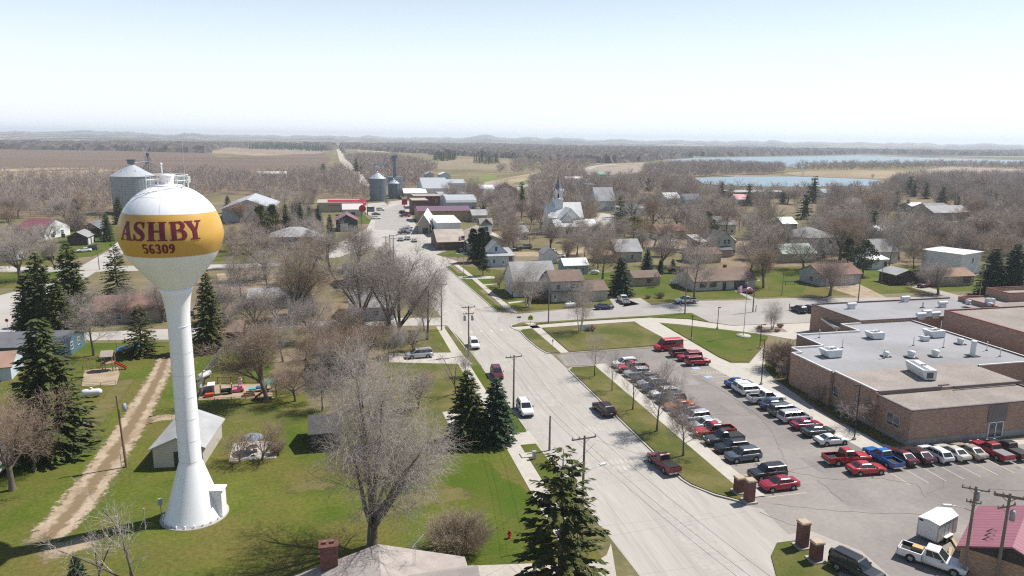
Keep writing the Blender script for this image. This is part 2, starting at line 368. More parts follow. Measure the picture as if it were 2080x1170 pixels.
# joints and tyre wear in the main road
mb = MB()
for y in range(48, 300, 9):
    mb.box(24.5 if y < 140 else 20.5, 38.9 if y < 140 else 33, y, y + 0.05, 0.020, 0.0255)
for x in (28.4, 32.0, 35.6):
    p = [(x - max(0, (y - 130)) * 0.033, y) for y in range(45, 300, 10)]
    for a, b in zip(p, p[1:]): mb.add([(a[0], a[1], 0.0255), (a[0] + .04, a[1], 0.0255), (b[0] + .04, b[1], 0.0255), (b[0], b[1], 0.0255)], [(0, 1, 2, 3)])
struct('road_joint', mb, mat('joint_grey', (0.36, 0.335, 0.295), rough=0.9))
mb = MB()
for i in range(16):
    x, y, a, b_ = (rnd.uniform(25.5, 37), rnd.uniform(48, 145), rnd.uniform(1, 2.6), rnd.uniform(2, 6)) if i < 8 else (rnd.uniform(53, 60), rnd.uniform(62, 115), rnd.uniform(1, 3), rnd.uniform(1.5, 5)); z = .0222 + .00035 * i if i < 8 else .0286 + .00015 * i
    mb.add([(x - a, y - b_, z), (x + a, y - b_ + .1, z), (x + a, y + b_, z), (x - a, y + b_, z)], [(0, 1, 2, 3)], 0 if i < 8 else 1)
o = struct('road_patch', mb, mat('patch_concrete', (.35, .325, .29), (.39, .365, .325), scale=.5, rough=.9, fine=.12, fscale=2)); o.data.materials.append(mat('patch_asphalt', (.20, .18, .165), (.24, .215, .198), scale=.3, rough=.9, fine=.15, fscale=2))
mb = MB()
for i in range(60):
    x, y = (rnd.choice([rnd.uniform(47.5, 51.5), rnd.uniform(61.8, 66)]), rnd.uniform(69, 116)) if i < 44 else (rnd.uniform(69, 90), rnd.uniform(68, 73)); r_ = rnd.uniform(.15, .45); n = 9
    mb.add([(x + r_ * rnd.uniform(.6, 1.2) * math.cos(6.283 * k / n), y + r_ * rnd.uniform(.6, 1.4) * math.sin(6.283 * k / n), .0314 + .00002 * i) for k in range(n)], [tuple(range(n))])
struct('oil_stain', mb, mat('oil_dark', (.13, .118, .108), (.16, .145, .133), scale=2, rough=.6))
# painted crossings
mb = MB()
def bars(x0, y0, n, dx, dy, w, l, ang=0.0):
    for i in range(n):
        mb.box(x0 + i * dx - w / 2, x0 + i * dx + w / 2, y0 + i * dy - l / 2, y0 + i * dy + l / 2, 0.026, 0.0315, rot=ang, piv=(x0 + i * dx, y0 + i * dy))
bars(24.4, 146.0, 6, 2.2, 0.1, 0.7, 1.9)
bars(24.0, 165.5, 6, 2.2, 0.15, 0.7, 1.9)
for px, py, n, l in ((1212, 872, 5, .9), (1262, 938, 6, .6), (1278, 950, 6, .6)):
    c = at(px, py)
    for k in range(n): x = c.x + (k - n / 2) * .62; mb.box(x - .13, x + .13, c.y - l, c.y + l, 0.026, 0.0315)
for x, y in ((21.5, 302), (23.5, 302), (26, 302), (28.5, 302), (31, 302), (33, 302), (21.5, 322), (24, 322), (27, 322), (30, 322), (33, 322), (22, 350), (26, 350), (30, 350), (33, 350)):
    mb.box(x - 0.7, x + 0.7, y - 0.5, y + 0.5, 0.034, 0.039)
struct('road_marking', mb, m_paint)
sheet('driveway', P2((1241, 1104), (1232, 1128), (1212, 1140), (940, 1150), (930, 1200), (1260, 1220)), 0.026, mat('drive_concrete', (0.44, 0.40, 0.35), (0.38, 0.345, 0.295), scale=0.4, rough=0.9, fine=0.12, fscale=3))
sheet('driveway', [(19.5, 88.3), (25.2, 87.6), (25.0, 92.4), (19.5, 91.4)], 0.030, m_walk)
sheet('driveway', P2((790, 718), (935, 716), (948, 728), (960, 740), (790, 736)), 0.026, m_walk)
soft_strip('gravel_track', [(340, 722), (322, 765), (286, 832), (254, 886), (206, 958), (160, 1020), (112, 1076), (70, 1118)], [2.6, 3.0, 3.4, 3.6, 3.7, 3.8, 3.6, 2.8], .020, soft_mat('gravel', (.40, .32, .23), (.25, .175, .112), (.20, .145, .085)))
m_worn = soft_mat('worn_soil', (.36, .285, .195), (.25, .19, .12))
soft_strip('bare_earth', [(60, 1148), (110, 1118), (180, 1100), (215, 1086)], [2.6, 3.2, 2.4, 1.2], .016, m_worn); soft_strip('bare_earth', [(280, 858), (330, 848), (400, 846), (440, 850)], [2.2, 2.4, 1.8, 1.0], .016, m_worn)
soft_strip('bare_earth', [(560, 1000), (640, 985), (700, 990)], [1.6, 2.6, 1.4], .016, soft_mat('thin_turf', (.15, .13, .05), (.11, .105, .03))); soft_strip('bare_earth', [(150, 900), (210, 830), (262, 765)], [2.0, 3.0, 2.0], .0155, MATS['thin_turf']); soft_strip('bare_earth', [(700, 1060), (860, 1010), (980, 1000)], [2.0, 3.4, 2.4], .0155, MATS['thin_turf'])
sheet('driveway', P2((440, 556), (560, 548), (610, 560), (580, 590), (450, 598)), 0.018, m_sand)
sheet('driveway', P2((130, 552), (250, 490), (300, 500), (300, 590), (180, 600)), 0.016, m_town)
# sidewalks
for q in ([(920, 537), (958, 566), (1031, 631), (1052, 636.5), (968, 566), (928, 535)],
          [(1066, 656), (1080, 666), (1140, 717.5), (1156, 716), (1098.5, 666), (1083, 656)],
          [(1039, 665), (1086, 661), (1169, 654), (1320, 645.5), (1400, 649), (1441, 656), (1488, 662), (1651, 656), (1665, 680), (1611, 690), (1562, 681), (1509, 674), (1380, 659), (1338, 655.5), (1460, 727), (1484, 738), (1522, 738), (1550, 706), (1566, 712), (1552, 745), (1570, 768), (1660, 833), (1700, 856), (1815, 910), (2080, 893), (2080, 903), (1755, 914), (1720, 895), (1600, 837), (1484, 767), (1345, 692), (1289, 653), (1169, 661), (1042, 670)],
          ):
    sheet('sidewalk', P2(*q), 0.034, m_walk)
sheet('sidewalk', [(44.7, 68.2), (46.8, 68.2), (46.7, 119.4), (44.2, 119.4)], 0.125, m_walk)
sheet('sidewalk', [(20.7, 64), (22.8, 64), (22.6, 100), (21.8, 152), (20.0, 152), (20.6, 100)], 0.036, m_walk)
sheet('sidewalk', [(14.5, 93), (17.6, 93), (17.0, 102), (14.2, 102)], 0.036, m_walk)
sheet('sidewalk', P2((755, 459), (762, 461), (700, 492), (648, 517), (636, 519), (690, 492)), 0.036, m_walk)
sheet('sidewalk', P2((928, 562), (1005, 561), (1005, 566), (940, 567)), 0.038, m_walk)
for q in ([(1032, 614), (1085, 608), (1085, 610), (1034, 617)], [(980, 578), (1010, 576), (1010, 577.5), (982, 580)], [(1668, 580), (1745, 577), (1800, 604), (1750, 606)],
          [(1490, 590), (1496, 588), (1540, 609), (1530, 611)], [(1845, 582), (1870, 580), (1960, 603), (1925, 604)], [(1235, 603), (1250, 600), (1300, 618), (1250, 626)], [(1280, 607), (1300, 605), (1325, 620), (1262, 625)]):
    sheet('driveway', P2(*q), 0.022, m_walk if q[0][0] < 1100 else m_sand if q[0][0] == 1668 else m_asph2)
# parking lot
sheet('parking_lot', P2((1130, 722), (1157, 717), (1327, 706), (1345, 691), (1484, 766), (1600, 836), (1720, 894), (1758, 913), (2080, 899), (2400, 880), (2400, 1200), (1990, 1250), (1590, 1200), (1566, 1130), (1580, 1098), (1603, 1086), (1548, 1033), (1512, 1026), (1400, 900), (1226, 741), (1149, 744)), 0.028, m_asph)
sheet('pavement', P2((1566, 1128), (1580, 1098), (1603, 1086), (1650, 1080), (1750, 1120), (1840, 1200), (1590, 1250)), 0.032, mat('dusty_paving', (0.40, 0.365, 0.315), (0.33, 0.30, 0.265), scale=0.3, rough=0.9, fine=0.12, fscale=2))
mb = MB()
def seam(*px):
    p = P2(*px)
    q = []
    for a, b in zip(p, p[1:]):
        n = max(2, int((Vector(b) - Vector(a)).length / 0.8))
        for i in range(n):
            t = i / n; q.append((a[0] + (b[0] - a[0]) * t + rnd.uniform(-.15, .15), a[1] + (b[1] - a[1]) * t + rnd.uniform(-.15, .15)))
    q.append(p[-1])
    for a, b in zip(q, q[1:]):
        mb.tube((a[0], a[1], 0.0285), (b[0], b[1], 0.0285), 0.024, n=4, cap=False)
seam((1400, 760), (1470, 795), (1540, 845), (1570, 880), (1600, 950)); seam((1600, 958), (1660, 945)); seam((1455, 843), (1525, 844)); seam((1600, 958), (1690, 975), (1790, 972), (1860, 983), (1880, 1010))
seam((1570, 1025), (1660, 1035), (1760, 1042), (1900, 1046)); seam((1660, 975), (1690, 1000), (1712, 1020)); seam((1880, 1003), (1915, 990), (1918, 975)); seam((1540, 1040), (1590, 1060), (1640, 1075))
struct('lot_crack', mb, m_crack)
mb = MB()
for y in [68.0 + 2.82 * i for i in range(19)]:
    mb.box(46.9, 52.0, y - 0.05, y + 0.05, 0.028, 0.0335)
for y in [80.2 + 2.83 * i for i in range(12)]:
    mb.box(61.3, 66.4, y - 0.05, y + 0.05, 0.028, 0.0335)
for i in range(14):
    x = 65.4 + 2.54 * i; mb.box(x - 0.05, x + 0.05, 67.0, 72.6, 0.028, 0.0335)
mb.box(59.6, 66.3, 71.6, 71.72, 0.028, 0.0335)
for k in range(8):
    c = at(1412 + k * 7.6, 757); mb.box(c.x - 0.05, c.x + 0.05, c.y - 1.2, c.y + 1.2, 0.028, 0.0335, rot=0.35, piv=(c.x, c.y))
for yy in (753, 761.5):
    a = at(1402, yy); b = at(1472, yy); mb.box(a.x, b.x, a.y - 0.05, a.y + 0.05, 0.028, 0.0335)
for p in ((1140, 722, 1152, 741), (1160, 720, 1174, 739)):
    a = at(p[0], p[1]); b = at(p[2], p[3]); mb.tube((a.x, a.y, 0.0), (b.x, b.y, 0.0), 0.04, n=4)
struct('parking_marking', mb, mat('lot_paint', (0.60, 0.54, 0.38), (0.42, 0.38, 0.29), scale=1.5, rough=0.8))
mb = MB()
for px, py in ((1414, 748), (1440, 766)):
    c = at(px, py); mb.box(c.x - 0.7, c.x + 0.7, c.y - 0.6, c.y + 0.6, 0.028, 0.0335)
struct('accessible_marking', mb, m_bpaint)
# school lawns (raised a kerb's height)
isl = [(39.5, 74), (39.9, 72.6), (41.4, 70.0), (43.4, 68.0), (44.7, 67.6), (44.6, 118.3), (40.2, 118.3), (39.1, 117.2)]
slab('lawn', isl, 0.12, m_dryl)
slab('lawn', P2((1102, 667), (1288, 655), (1346, 686), (1330, 702), (1157, 715)), 0.10, m_dryl)
slab('lawn', P2((1057, 672), (1079, 668), (1137, 717), (1112, 716), (1097, 708), (1070, 686)), 0.11, m_dryl)
slab('lawn', P2((1040, 662), (1055, 657.5), (1066, 657.5), (1077, 661), (1042, 664.5)), 0.11, m_dryl)
slab('lawn', P2((1088, 659.5), (1090, 656.5), (1138, 653), (1320, 642), (1380, 637.5), (1404, 637.5), (1438, 654), (1400, 648), (1320, 644.5), (1169, 653)), 0.10, m_lawn)
slab('lawn', P2((1344, 657.5), (1380, 661), (1509, 676), (1560, 683), (1558, 690), (1542, 711), (1521, 736), (1486, 736), (1462, 726)), 0.10, m_lush)
sheet('lawn', [(70.6, 78.0), (73.5, 77.4), (73.3, 104), (71.8, 105)], 0.040, m_dryl)
lawn([(1556, 752), (1552, 742), (1570, 706), (1602, 718), (1606, 768), (1572, 768)], m_lawn, 0.044)
sheet('bare_earth', P2((1530, 664), (1585, 664), (1600, 674), (1540, 676)), 0.040, mat('mulch', (0.20, 0.14, 0.11), (0.28, 0.21, 0.17), scale=1.2, rough=0.95))
slab('lawn', P2((1566, 1130), (1578, 1104), (1625, 1098), (1700, 1160), (1712, 1200), (1590, 1220)), 0.11, m_dryl)
# kerbs
mb = MB()
ribbon(mb, [(p[0] - 0.02, p[1]) for p in [(44.6, 67.2), (43.3, 67.6), (41.2, 69.7), (39.6, 72.4), (39.2, 74), (38.85, 117.4), (39.8, 118.6), (44.6, 118.6)]], 0.22, 0.0, 0.145)
ribbon(mb, P2((1040, 660), (1037, 663), (1041, 668), (1056, 673), (1069, 688), (1096, 710), (1110, 718), (1140, 719)), 0.22, 0.0, 0.135)
ribbon(mb, [(35.9, 163.5), (33.8, 207), (33.0, 224)], 0.2, 0.0, 0.12)
ribbon(mb, P2((1157, 717.5), (1328, 706.5)), 0.2, 0.0, 0.12)
ribbon(mb, [(25.9, 66), (24.9, 87.4)], 0.2, 0.0, 0.06); ribbon(mb, [(24.8, 92.6), (24.2, 122)], 0.2, 0.0, 0.08)
ribbon(mb, [(23.4, 133), (22.6, 150)], 0.2, 0.0, 0.1)
struct('kerb', mb, m_kerb)
# boulevard lawns beside the main road north of the crossing
for q in ([(36.0, 164.5), (37.4, 165), (35.6, 205), (34.0, 205)], [(33.9, 208.5), (35.4, 208.5), (34.3, 226), (33.1, 226)]):
    slab('lawn', q, 0.08, m_lush)
lawn([(22.9, 67), (25.8, 67), (24.8, 88), (22.7, 88)], m_lush, 0.04, world=True)
lawn([(22.7, 92), (24.6, 92), (24.2, 123), (22.4, 123)], m_lush, 0.04, world=True)
lawn([(22.0, 133), (23.3, 133), (22.4, 151), (21.6, 151)], m_dryl, 0.04, world=True)

# ---------------------------------------------------------------- the far country
def field(px, m, z=0.02, name='field'): return sheet(name, P2(*px), z, m)
field([(-300, 352), (-300, 303), (0, 304), (230, 306), (420, 311), (450, 322), (300, 330), (150, 345), (60, 352)], m_plow, 0.10)
field([(60, 352), (300, 329), (450, 321), (560, 311), (660, 310), (672, 325), (655, 342), (520, 352), (300, 356)], m_plow, 0.14)
field([(430, 311), (455, 300), (560, 301), (640, 304), (668, 308), (640, 313), (540, 314)], mat('tilled_slope', (0.27, 0.195, 0.145), (0.22, 0.16, 0.12), scale=0.008, rough=0.95), 0.18)
field([(430, 306), (480, 308), (540, 313), (600, 315), (520, 317), (430, 311)], m_stub, 0.22)
field([(-300, 356), (0, 352), (220, 344), (300, 348), (150, 364), (0, 372), (-300, 376)], m_stub, 0.18)
field([(-300, 346), (0, 344), (110, 341), (200, 342), (100, 346), (0, 350), (-300, 354)], m_stub, 0.22)
field([(725, 304), (745, 300), (775, 303), (800, 309), (760, 314), (730, 312)], m_stub, 0.14)
field([(840, 335), (900, 322), (980, 322), (1060, 330), (1060, 345), (1000, 345), (900, 345)], mat('rough_pasture', (0.24, 0.185, 0.125), (0.19, 0.155, 0.09), scale=0.015, rough=0.95), 0.14)
field([(1195, 345), (1240, 333), (1310, 330), (1300, 352), (1260, 356), (1210, 356)], mat('tilled_knoll', (0.25, 0.20, 0.155), (0.29, 0.23, 0.175), scale=0.01, rough=0.95), 0.14)
field([(1225, 337), (1262, 331), (1305, 331), (1270, 336), (1235, 340)], m_stub, 0.18)
field([(1590, 352), (1680, 345), (1790, 345), (1890, 347), (1900, 356), (1780, 364), (1620, 358)], m_stub, 0.14)
field([(1880, 346), (1920, 338), (2080, 344), (2300, 348), (2300, 360), (2080, 358), (1920, 356)], mat('tilled_plain', (0.30, 0.23, 0.175), (0.26, 0.20, 0.15), scale=0.01, rough=0.95), 0.18)
field([(905, 396), (960, 372), (985, 352), (1010, 356), (1000, 372), (935, 398)], m_greenf, 0.14, 'pasture')
field([(900, 382), (1000, 372), (1090, 352), (1130, 354), (1060, 385), (960, 402), (900, 398)], m_tan, 0.10, 'pasture')
field([(900, 384), (915, 372), (945, 372), (960, 378), (940, 386)], m_greenf, 0.18, 'pasture')
field([(1045, 372), (1090, 362), (1110, 366), (1060, 378)], m_greenf, 0.18, 'pasture')
field([(560, 300), (630, 303), (645, 306), (600, 306)], m_greenf, 0.26, 'pasture')
sheet('far_road', P2((682, 299), (689, 299), (702, 323), (737, 355), (752, 378), (738, 378), (713, 352), (690, 328)), 0.30, mat('far_gravel', (0.44, 0.38, 0.32), (0.38, 0.33, 0.27), scale=0.02, rough=0.95))
sheet('far_verge', P2((700, 335), (714, 345), (728, 352), (716, 340), (708, 330)), 0.28, m_greenf)
sheet('railway_bed', P2((938, 388), (942, 382), (1000, 367), (1098, 349), (1106, 351), (1010, 370)), 0.24, m_stub)
sheet('far_road', P2((930, 402), (1050, 380), (1100, 365), (1112, 366), (1060, 384), (945, 408)), 0.24, m_asph2)
sheet('far_road', P2((1186, 346), (1194, 339), (1215, 336), (1240, 333), (1262, 333), (1215, 339), (1199, 345), (1201, 352), (1218, 360), (1205, 362), (1190, 354)), 0.30, m_asph2)
m_lake = mat('lake_water', (0.22, 0.295, 0.335), (0.195, 0.265, 0.31), scale=0.01, rough=0.5, spec=0.2, stretch=(0.3, 1, 1))
sheet('lake', P2((1352, 325), (1420, 321), (1560, 319), (1745, 316.5), (1850, 320), (2080, 326), (2400, 330), (2400, 340), (2080, 336), (1900, 334), (1700, 330), (1620, 342), (1590, 338), (1500, 334), (1400, 333)), 0.40, m_lake)
sheet('lake', P2((1410, 362), (1500, 359), (1600, 359), (1700, 362), (1790, 366), (1770, 378), (1660, 380), (1540, 380), (1430, 375)), 0.40, m_lake)
sheet('shore', P2((1455, 357.5), (1500, 356), (1580, 357), (1600, 359.5), (1500, 359.5)), 0.44, m_stub)

def fbm(x, y, s, o=4):
    return mnoise.fractal(Vector((x * s, y * s, 3.7)), 0.9, 2.0, o)
# hills: a sheet fanned out round the horizon
m_hill, nt, b = newmat('hill_country')
v = coord(nt); vs_ = scaled(nt, v, (1, 0.45, 0))
c1 = mixc(nt, ramp(nt, nz(nt, vs_, 0.0030, 5, 0.65), 0.48, 0.53), (0.085, 0.074, 0.072), (0.34, 0.28, 0.205))
c1 = mixc(nt, ramp(nt, nz(nt, vs_, 0.0018, 4, 0.6), 0.50, 0.56), c1, (0.115, 0.098, 0.090))
c1 = mixc(nt, ramp(nt, nz(nt, v, 0.03, 3, 0.7), 0.35, 0.75), c1, (0.085, 0.075, 0.070), 'MIX')
nt.links.new(c1, b.inputs['Base Color']); b.inputs['Roughness'].default_value = 0.95; b.inputs['Specular IOR Level'].default_value = 0.05
HB = MB(); nr, na = 64, 300
def hill_h(D, az):
    x, y = D * math.sin(az), D * math.cos(az)
    px = CX + F * math.tan(max(-1.2, min(1.2, az - YAW)))
    t = max(0.0, min(1.0, (px - 0) / 2080))
    off = 4.2 * (1 - t) ** 1.2 - 1.0 + (2.5 * math.exp(-((px - 985) / 45) ** 2) + 2.0 * math.exp(-((px - 215) / 60) ** 2) + 1.2 * math.exp(-((px - 1130) / 60) ** 2))
    far = 40 + (off + 3.4 * fbm(math.degrees(az) * 40, 0.0, 0.014) + 1.2 * fbm(math.degrees(az) * 40, 5.0, 0.05)) * 9.0
    k = max(0.0, min(1.0, (D - 2300) / 10500)); k = k * k * (3 - 2 * k)
    h = far * k * 0.96 + 11.0 * fbm(x, y, 0.0009) * min(1, max(0, (D - 2200) / 1500)) * (1 - 0.75 * k)
    return max(-1.5 if D < 2500 else 0.5, h)
vs = []
for i in range(nr):
    D = 2150 * (16500 / 2150) ** (i / (nr - 1))
    for j in range(na):
        az = YAW + R(-48 + 96 * j / (na - 1)); x, y = D * math.sin(az), D * math.cos(az)
        h = hill_h(D, az) if i < nr - 3 else -5
        vs.append((x, y, h - (1.5 if i == 0 else 0)))
fs = [(i * na + j, (i + 1) * na + j, (i + 1) * na + j + 1, i * na + j + 1) for i in range(nr - 1) for j in range(na - 1)]
HB.add(vs, [f[::-1] for f in fs], 0, True)
struct('hills', HB, m_hill)
# ---------------------------------------------------------------- trees
import numpy as np
def barkmat(name, c, c2): return mat(name, c, c2, scale=1.2, rough=0.9, kind='obj', fine=0.18, fscale=5, spec=0.1)
m_bark = barkmat('bark_grey', (0.185, 0.150, 0.125), (0.125, 0.10, 0.083))
m_barkd = barkmat('bark_dark', (0.135, 0.106, 0.087), (0.09, 0.07, 0.058))
m_birch = barkmat('bark_birch', (0.62, 0.57, 0.51), (0.34, 0.30, 0.27))
TW = {'grey': barkmat('twig_grey', (0.41, 0.36, 0.32), (0.325, 0.283, 0.25)), 'brown': barkmat('twig_brown', (0.34, 0.255, 0.19), (0.265, 0.195, 0.145)),
      'red': barkmat('twig_reddish', (0.36, 0.292, 0.256), (0.29, 0.232, 0.202)), 'pale': barkmat('twig_pale', (0.43, 0.38, 0.335), (0.335, 0.295, 0.26)),
      'tan': barkmat('twig_tan', (0.35, 0.28, 0.20), (0.28, 0.22, 0.155))}
def leafm(name, c, c2, c3): return mat(name, c, c2, scale=0.9, rough=0.75, kind='pos', c3=c3, scale3=2.5, fine=0.35, fscale=6, spec=0.2)
m_spr = leafm('spruce_needles', (0.048, 0.062, 0.018), (0.086, 0.096, 0.027), (0.060, 0.076, 0.023))
m_sprb = leafm('blue_spruce_needles', (0.030, 0.056, 0.028), (0.050, 0.078, 0.040), (0.036, 0.064, 0.034))
m_spro = leafm('olive_needles', (0.068, 0.078, 0.019), (0.105, 0.105, 0.027), (0.045, 0.058, 0.016))
m_arb = leafm('arborvitae_leaves', (0.022, 0.042, 0.012), (0.035, 0.058, 0.018), (0.028, 0.05, 0.015))
m_ypine = leafm('yellow_pine_needles', (.105, .115, .024), (.15, .15, .035), (.07, .085, .02))
m_bud = leafm('budding_leaves', (0.17, 0.165, 0.030), (0.22, 0.20, 0.045), (0.12, 0.13, 0.03))

def rdir(d, ang, az):
    a = d.orthogonal().normalized(); b = d.cross(a)
    return (d * math.cos(ang) + (a * math.cos(az) + b * math.sin(az)) * math.sin(ang)).normalized()

def grow(tb, cb, rg, p, d, L, r, lev, cfg):
    nl = len(cfg['n']); last = lev >= nl
    seg = 5 if lev == 0 else 4 if lev <= 1 else 3 if lev == 2 else 2 if lev < nl else 1
    sides = (9, 6, 4, 3, 3, 3, 3)[lev]
    mb = tb if lev <= cfg.get('tlev', 1) else cb
    pts = [p.copy()]; dirs = [d.copy()]; q = p.copy(); dd = d.copy()
    wob = cfg['wob']
    for i in range(seg):
        dd = (dd + Vector((rg.uniform(-wob, wob), rg.uniform(-wob, wob), rg.uniform(-wob, wob) + cfg['up'][min(lev, len(cfg['up']) - 1)]))).normalized()
        q = q + dd * (L / seg); pts.append(q.copy()); dirs.append(dd.copy())
    e = r * cfg['taper'][min(lev, len(cfg['taper']) - 1)]
    n0 = len(mb.v)
    for i, (a, dv) in enumerate(zip(pts, dirs)):
        rr = r + (e - r) * i / seg
        if lev == 0 and i == 0: rr *= 1.35
        u = dv.orthogonal().normalized(); w_ = dv.cross(u)
        for k in range(sides):
            t = 2 * math.pi * k / sides; mb.v.append(tuple(a + (u * math.cos(t) + w_ * math.sin(t)) * rr))
    for i in range(seg):
        for k in range(sides):
            j = (k + 1) % sides
            mb.f.append((n0 + i * sides + k, n0 + i * sides + j, n0 + (i + 1) * sides + j, n0 + (i + 1) * sides + k)); mb.m.append(0); mb.sm.append(True)
    if last: return
    n = cfg['n'][lev]; n = max(1, int(round(n * rg.uniform(0.8, 1.2))))
    az0 = rg.uniform(0, 6.28)
    for k in range(n):
        t = cfg['from'][lev] + (1 - cfg['from'][lev]) * ((k + rg.random()) / n)
        if k == n - 1: t = 1.0
        i = min(seg - 1, int(t * seg)); f = t * seg - i
        pos = pts[i].lerp(pts[i + 1], f); base = dirs[min(i + 1, seg)]
        lo, hi = cfg['ang'][lev]
        ang = R(rg.uniform(lo, hi)) * (0.45 if k == n - 1 else 1)
        nd = rdir(base, ang, az0 + k * 2.4 + rg.uniform(-.5, .5))
        rr = (r + (e - r) * t) * cfg['rr'][lev] * rg.uniform(0.8, 1.1)
        ll = cfg['len'][lev] * cfg['H'] * rg.uniform(0.7, 1.25) * (1.0 - cfg.get('tipshort', 0.35) * (t if lev else 0))
        grow(tb, cb, rg, pos, nd, ll, max(rr, cfg['rmin']), lev + 1, cfg)

CFG = {
 'spread': dict(H=15, n=[7, 8, 7, 5, 3], len=[.46, .22, .12, .075, .05], ang=[(22, 58), (25, 60), (28, 62), (28, 65), (25, 60)], rr=[.62, .5, .5, .55, .7], up=[0, .05, .04, .02, .0, .0], wob=.13, taper=[.75, .35, .3, .35, .5, .5], rmin=.015, L0=.26, r0=.34),
 'vase': dict(H=15, n=[8, 8, 6, 5, 3], len=[.58, .20, .12, .075, .05], ang=[(12, 36), (20, 48), (25, 55), (28, 60), (25, 55)], rr=[.6, .45, .5, .55, .7], up=[0, .03, .05, .03, .02, .0], wob=.09, taper=[.8, .3, .3, .35, .5, .5], rmin=.015, L0=.18, r0=.36),
 'oval': dict(H=12, n=[14, 7, 6, 4, 2], len=[.34, .17, .10, .07, .05], ang=[(35, 62), (25, 55), (28, 55), (28, 60), (20, 50)], rr=[.42, .5, .55, .6, .7], up=[.02, .07, .05, .03, .02, .0], wob=.10, taper=[.2, .3, .35, .4, .5, .5], rmin=.014, L0=.80, r0=.24, tlev=0),
 'young': dict(H=9, n=[16, 6, 4, 3], len=[.36, .17, .10, .07], ang=[(26, 48), (22, 45), (22, 48), (22, 50)], rr=[.40, .55, .6, .7], up=[.02, .08, .06, .04, .03], wob=.07, taper=[.15, .3, .35, .5, .5], rmin=.010, L0=.78, r0=.13, tlev=0),
 'birch': dict(H=12, n=[9, 7, 6, 4], len=[.30, .15, .11, .08], ang=[(28, 55), (28, 60), (30, 70), (30, 70)], rr=[.42, .45, .55, .6], up=[.02, .05, -.06, -.12, -.14], wob=.10, taper=[.2, .3, .35, .5, .5], rmin=.010, L0=.85, r0=.16, tlev=1),
 'crab': dict(H=4, n=[8, 7, 6, 4], len=[.42, .25, .14, .09], ang=[(28, 58), (25, 60), (28, 62), (30, 65)], rr=[.6, .5, .55, .6], up=[0, .06, .04, .03, .0], wob=.16, taper=[.8, .35, .35, .5, .5], rmin=.009, L0=.22, r0=.10, tlev=0),
 'sparse': dict(H=9, n=[4, 6, 5, 4], len=[.50, .24, .14, .08], ang=[(14, 45), (25, 60), (28, 62), (30, 65)], rr=[.66, .5, .5, .6], up=[0, .04, .03, .02, .0], wob=.17, taper=[.8, .35, .35, .5, .5], rmin=.010, L0=.25, r0=.15, tlev=1),
}
for c_ in CFG.values(): c_['from'] = {7: [.6], 8: [.5], 14: [.25], 16: [.25], 9: [.25], 4: [.6]}.get(c_['n'][0], [.5]) + [.25, .2, .2, .2]
def bare_meshes(kind, seed, stems=1, extra=None):
    rg = random.Random(seed); cfg = dict(CFG[kind]); cfg.update(extra or {})
    tb, cb = MB(), MB()
    for s_ in range(stems):
        a = 6.28 * s_ / max(1, stems) + rg.uniform(0, .5)
        d = Vector((math.cos(a) * .22, math.sin(a) * .22, 1)).normalized() if stems > 1 else Vector((rg.uniform(-.04, .04), rg.uniform(-.04, .04), 1))
        p = Vector((math.cos(a) * .25, math.sin(a) * .25, -0.05)) if stems > 1 else Vector((0, 0, -0.05))
        grow(tb, cb, rg, p, d, cfg['L0'] * cfg['H'], cfg['r0'], 0, cfg)
    zs = max(v[2] for v in cb.v)
    k = cfg['H'] / zs
    for m_ in (tb, cb): m_.v = [(x * k, y * k, z * k) for x, y, z in m_.v]
    a, b = tb.mesh('trunk'), cb.mesh('crown')
    return a, b, cfg['H'], max(abs(v[0]) for v in cb.v)
TREE = {}
def reg(kind, lst): TREE[kind] = lst
reg('spread', [bare_meshes('spread', s) for s in (1, 2, 3)])
reg('vase', [bare_meshes('vase', s) for s in (11, 12)])
reg('oval', [bare_meshes('oval', s) for s in (21, 22, 23)])
reg('young', [bare_meshes('young', s) for s in (31, 32)])
reg('birch', [bare_meshes('birch', 41, 3), bare_meshes('birch', 42, 4)])
reg('crab', [bare_meshes('crab', s) for s in (51, 52)])
reg('sparse', [bare_meshes('sparse', s) for s in (61, 62)])
reg('giant', [bare_meshes('vase', 73, 1, dict(H=23, n=[11, 10, 7, 5, 4], len=[.58, .22, .125, .075, .048], ang=[(6, 46), (20, 54), (25, 60), (28, 62), (25, 60)], L0=.15, r0=.62, rmin=.013, up=[0, .03, .04, .01, -.03, -.05]))])

def shrub_meshes(seed, H, Rr, n, rmin=.012):
    rg = random.Random(seed); cb = MB()
    cfg = dict(H=H, n=[5, 4, 3], len=[.34, .22, .14], ang=[(12, 40), (15, 45), (15, 45)], rr=[.6, .6, .7], up=[.03, .03, .02, .02], wob=.12, taper=[.4, .4, .5, .5], rmin=rmin, tlev=-1, **{})
    cfg['from'] = [.3, .2, .2]
    for i in range(n):
        a = rg.uniform(0, 6.28); q = math.sqrt(rg.random()); tilt = q * math.atan2(Rr, H * .72)
        d = Vector((math.cos(a) * math.sin(tilt), math.sin(a) * math.sin(tilt), math.cos(tilt)))
        p = Vector((math.cos(a) * q * Rr * .25, math.sin(a) * q * Rr * .25, 0))
        grow(cb, cb, rg, p, d, H * rg.uniform(.55, .8), .035, 1, dict(cfg, n=[0] + cfg['n'], len=[0] + cfg['len'], ang=[(0, 0)] + cfg['ang'], rr=[1] + cfg['rr'], **{'from': [0] + cfg['from']}))
    return None, cb.mesh('crown'), max(v[2] for v in cb.v), Rr
reg('shrub', [shrub_meshes(81, 3.2, 2.6, 150, .010), shrub_meshes(82, 3.2, 2.4, 120, .011)])
reg('bush', [shrub_meshes(83, 1.2, 1.0, 40, .010)])

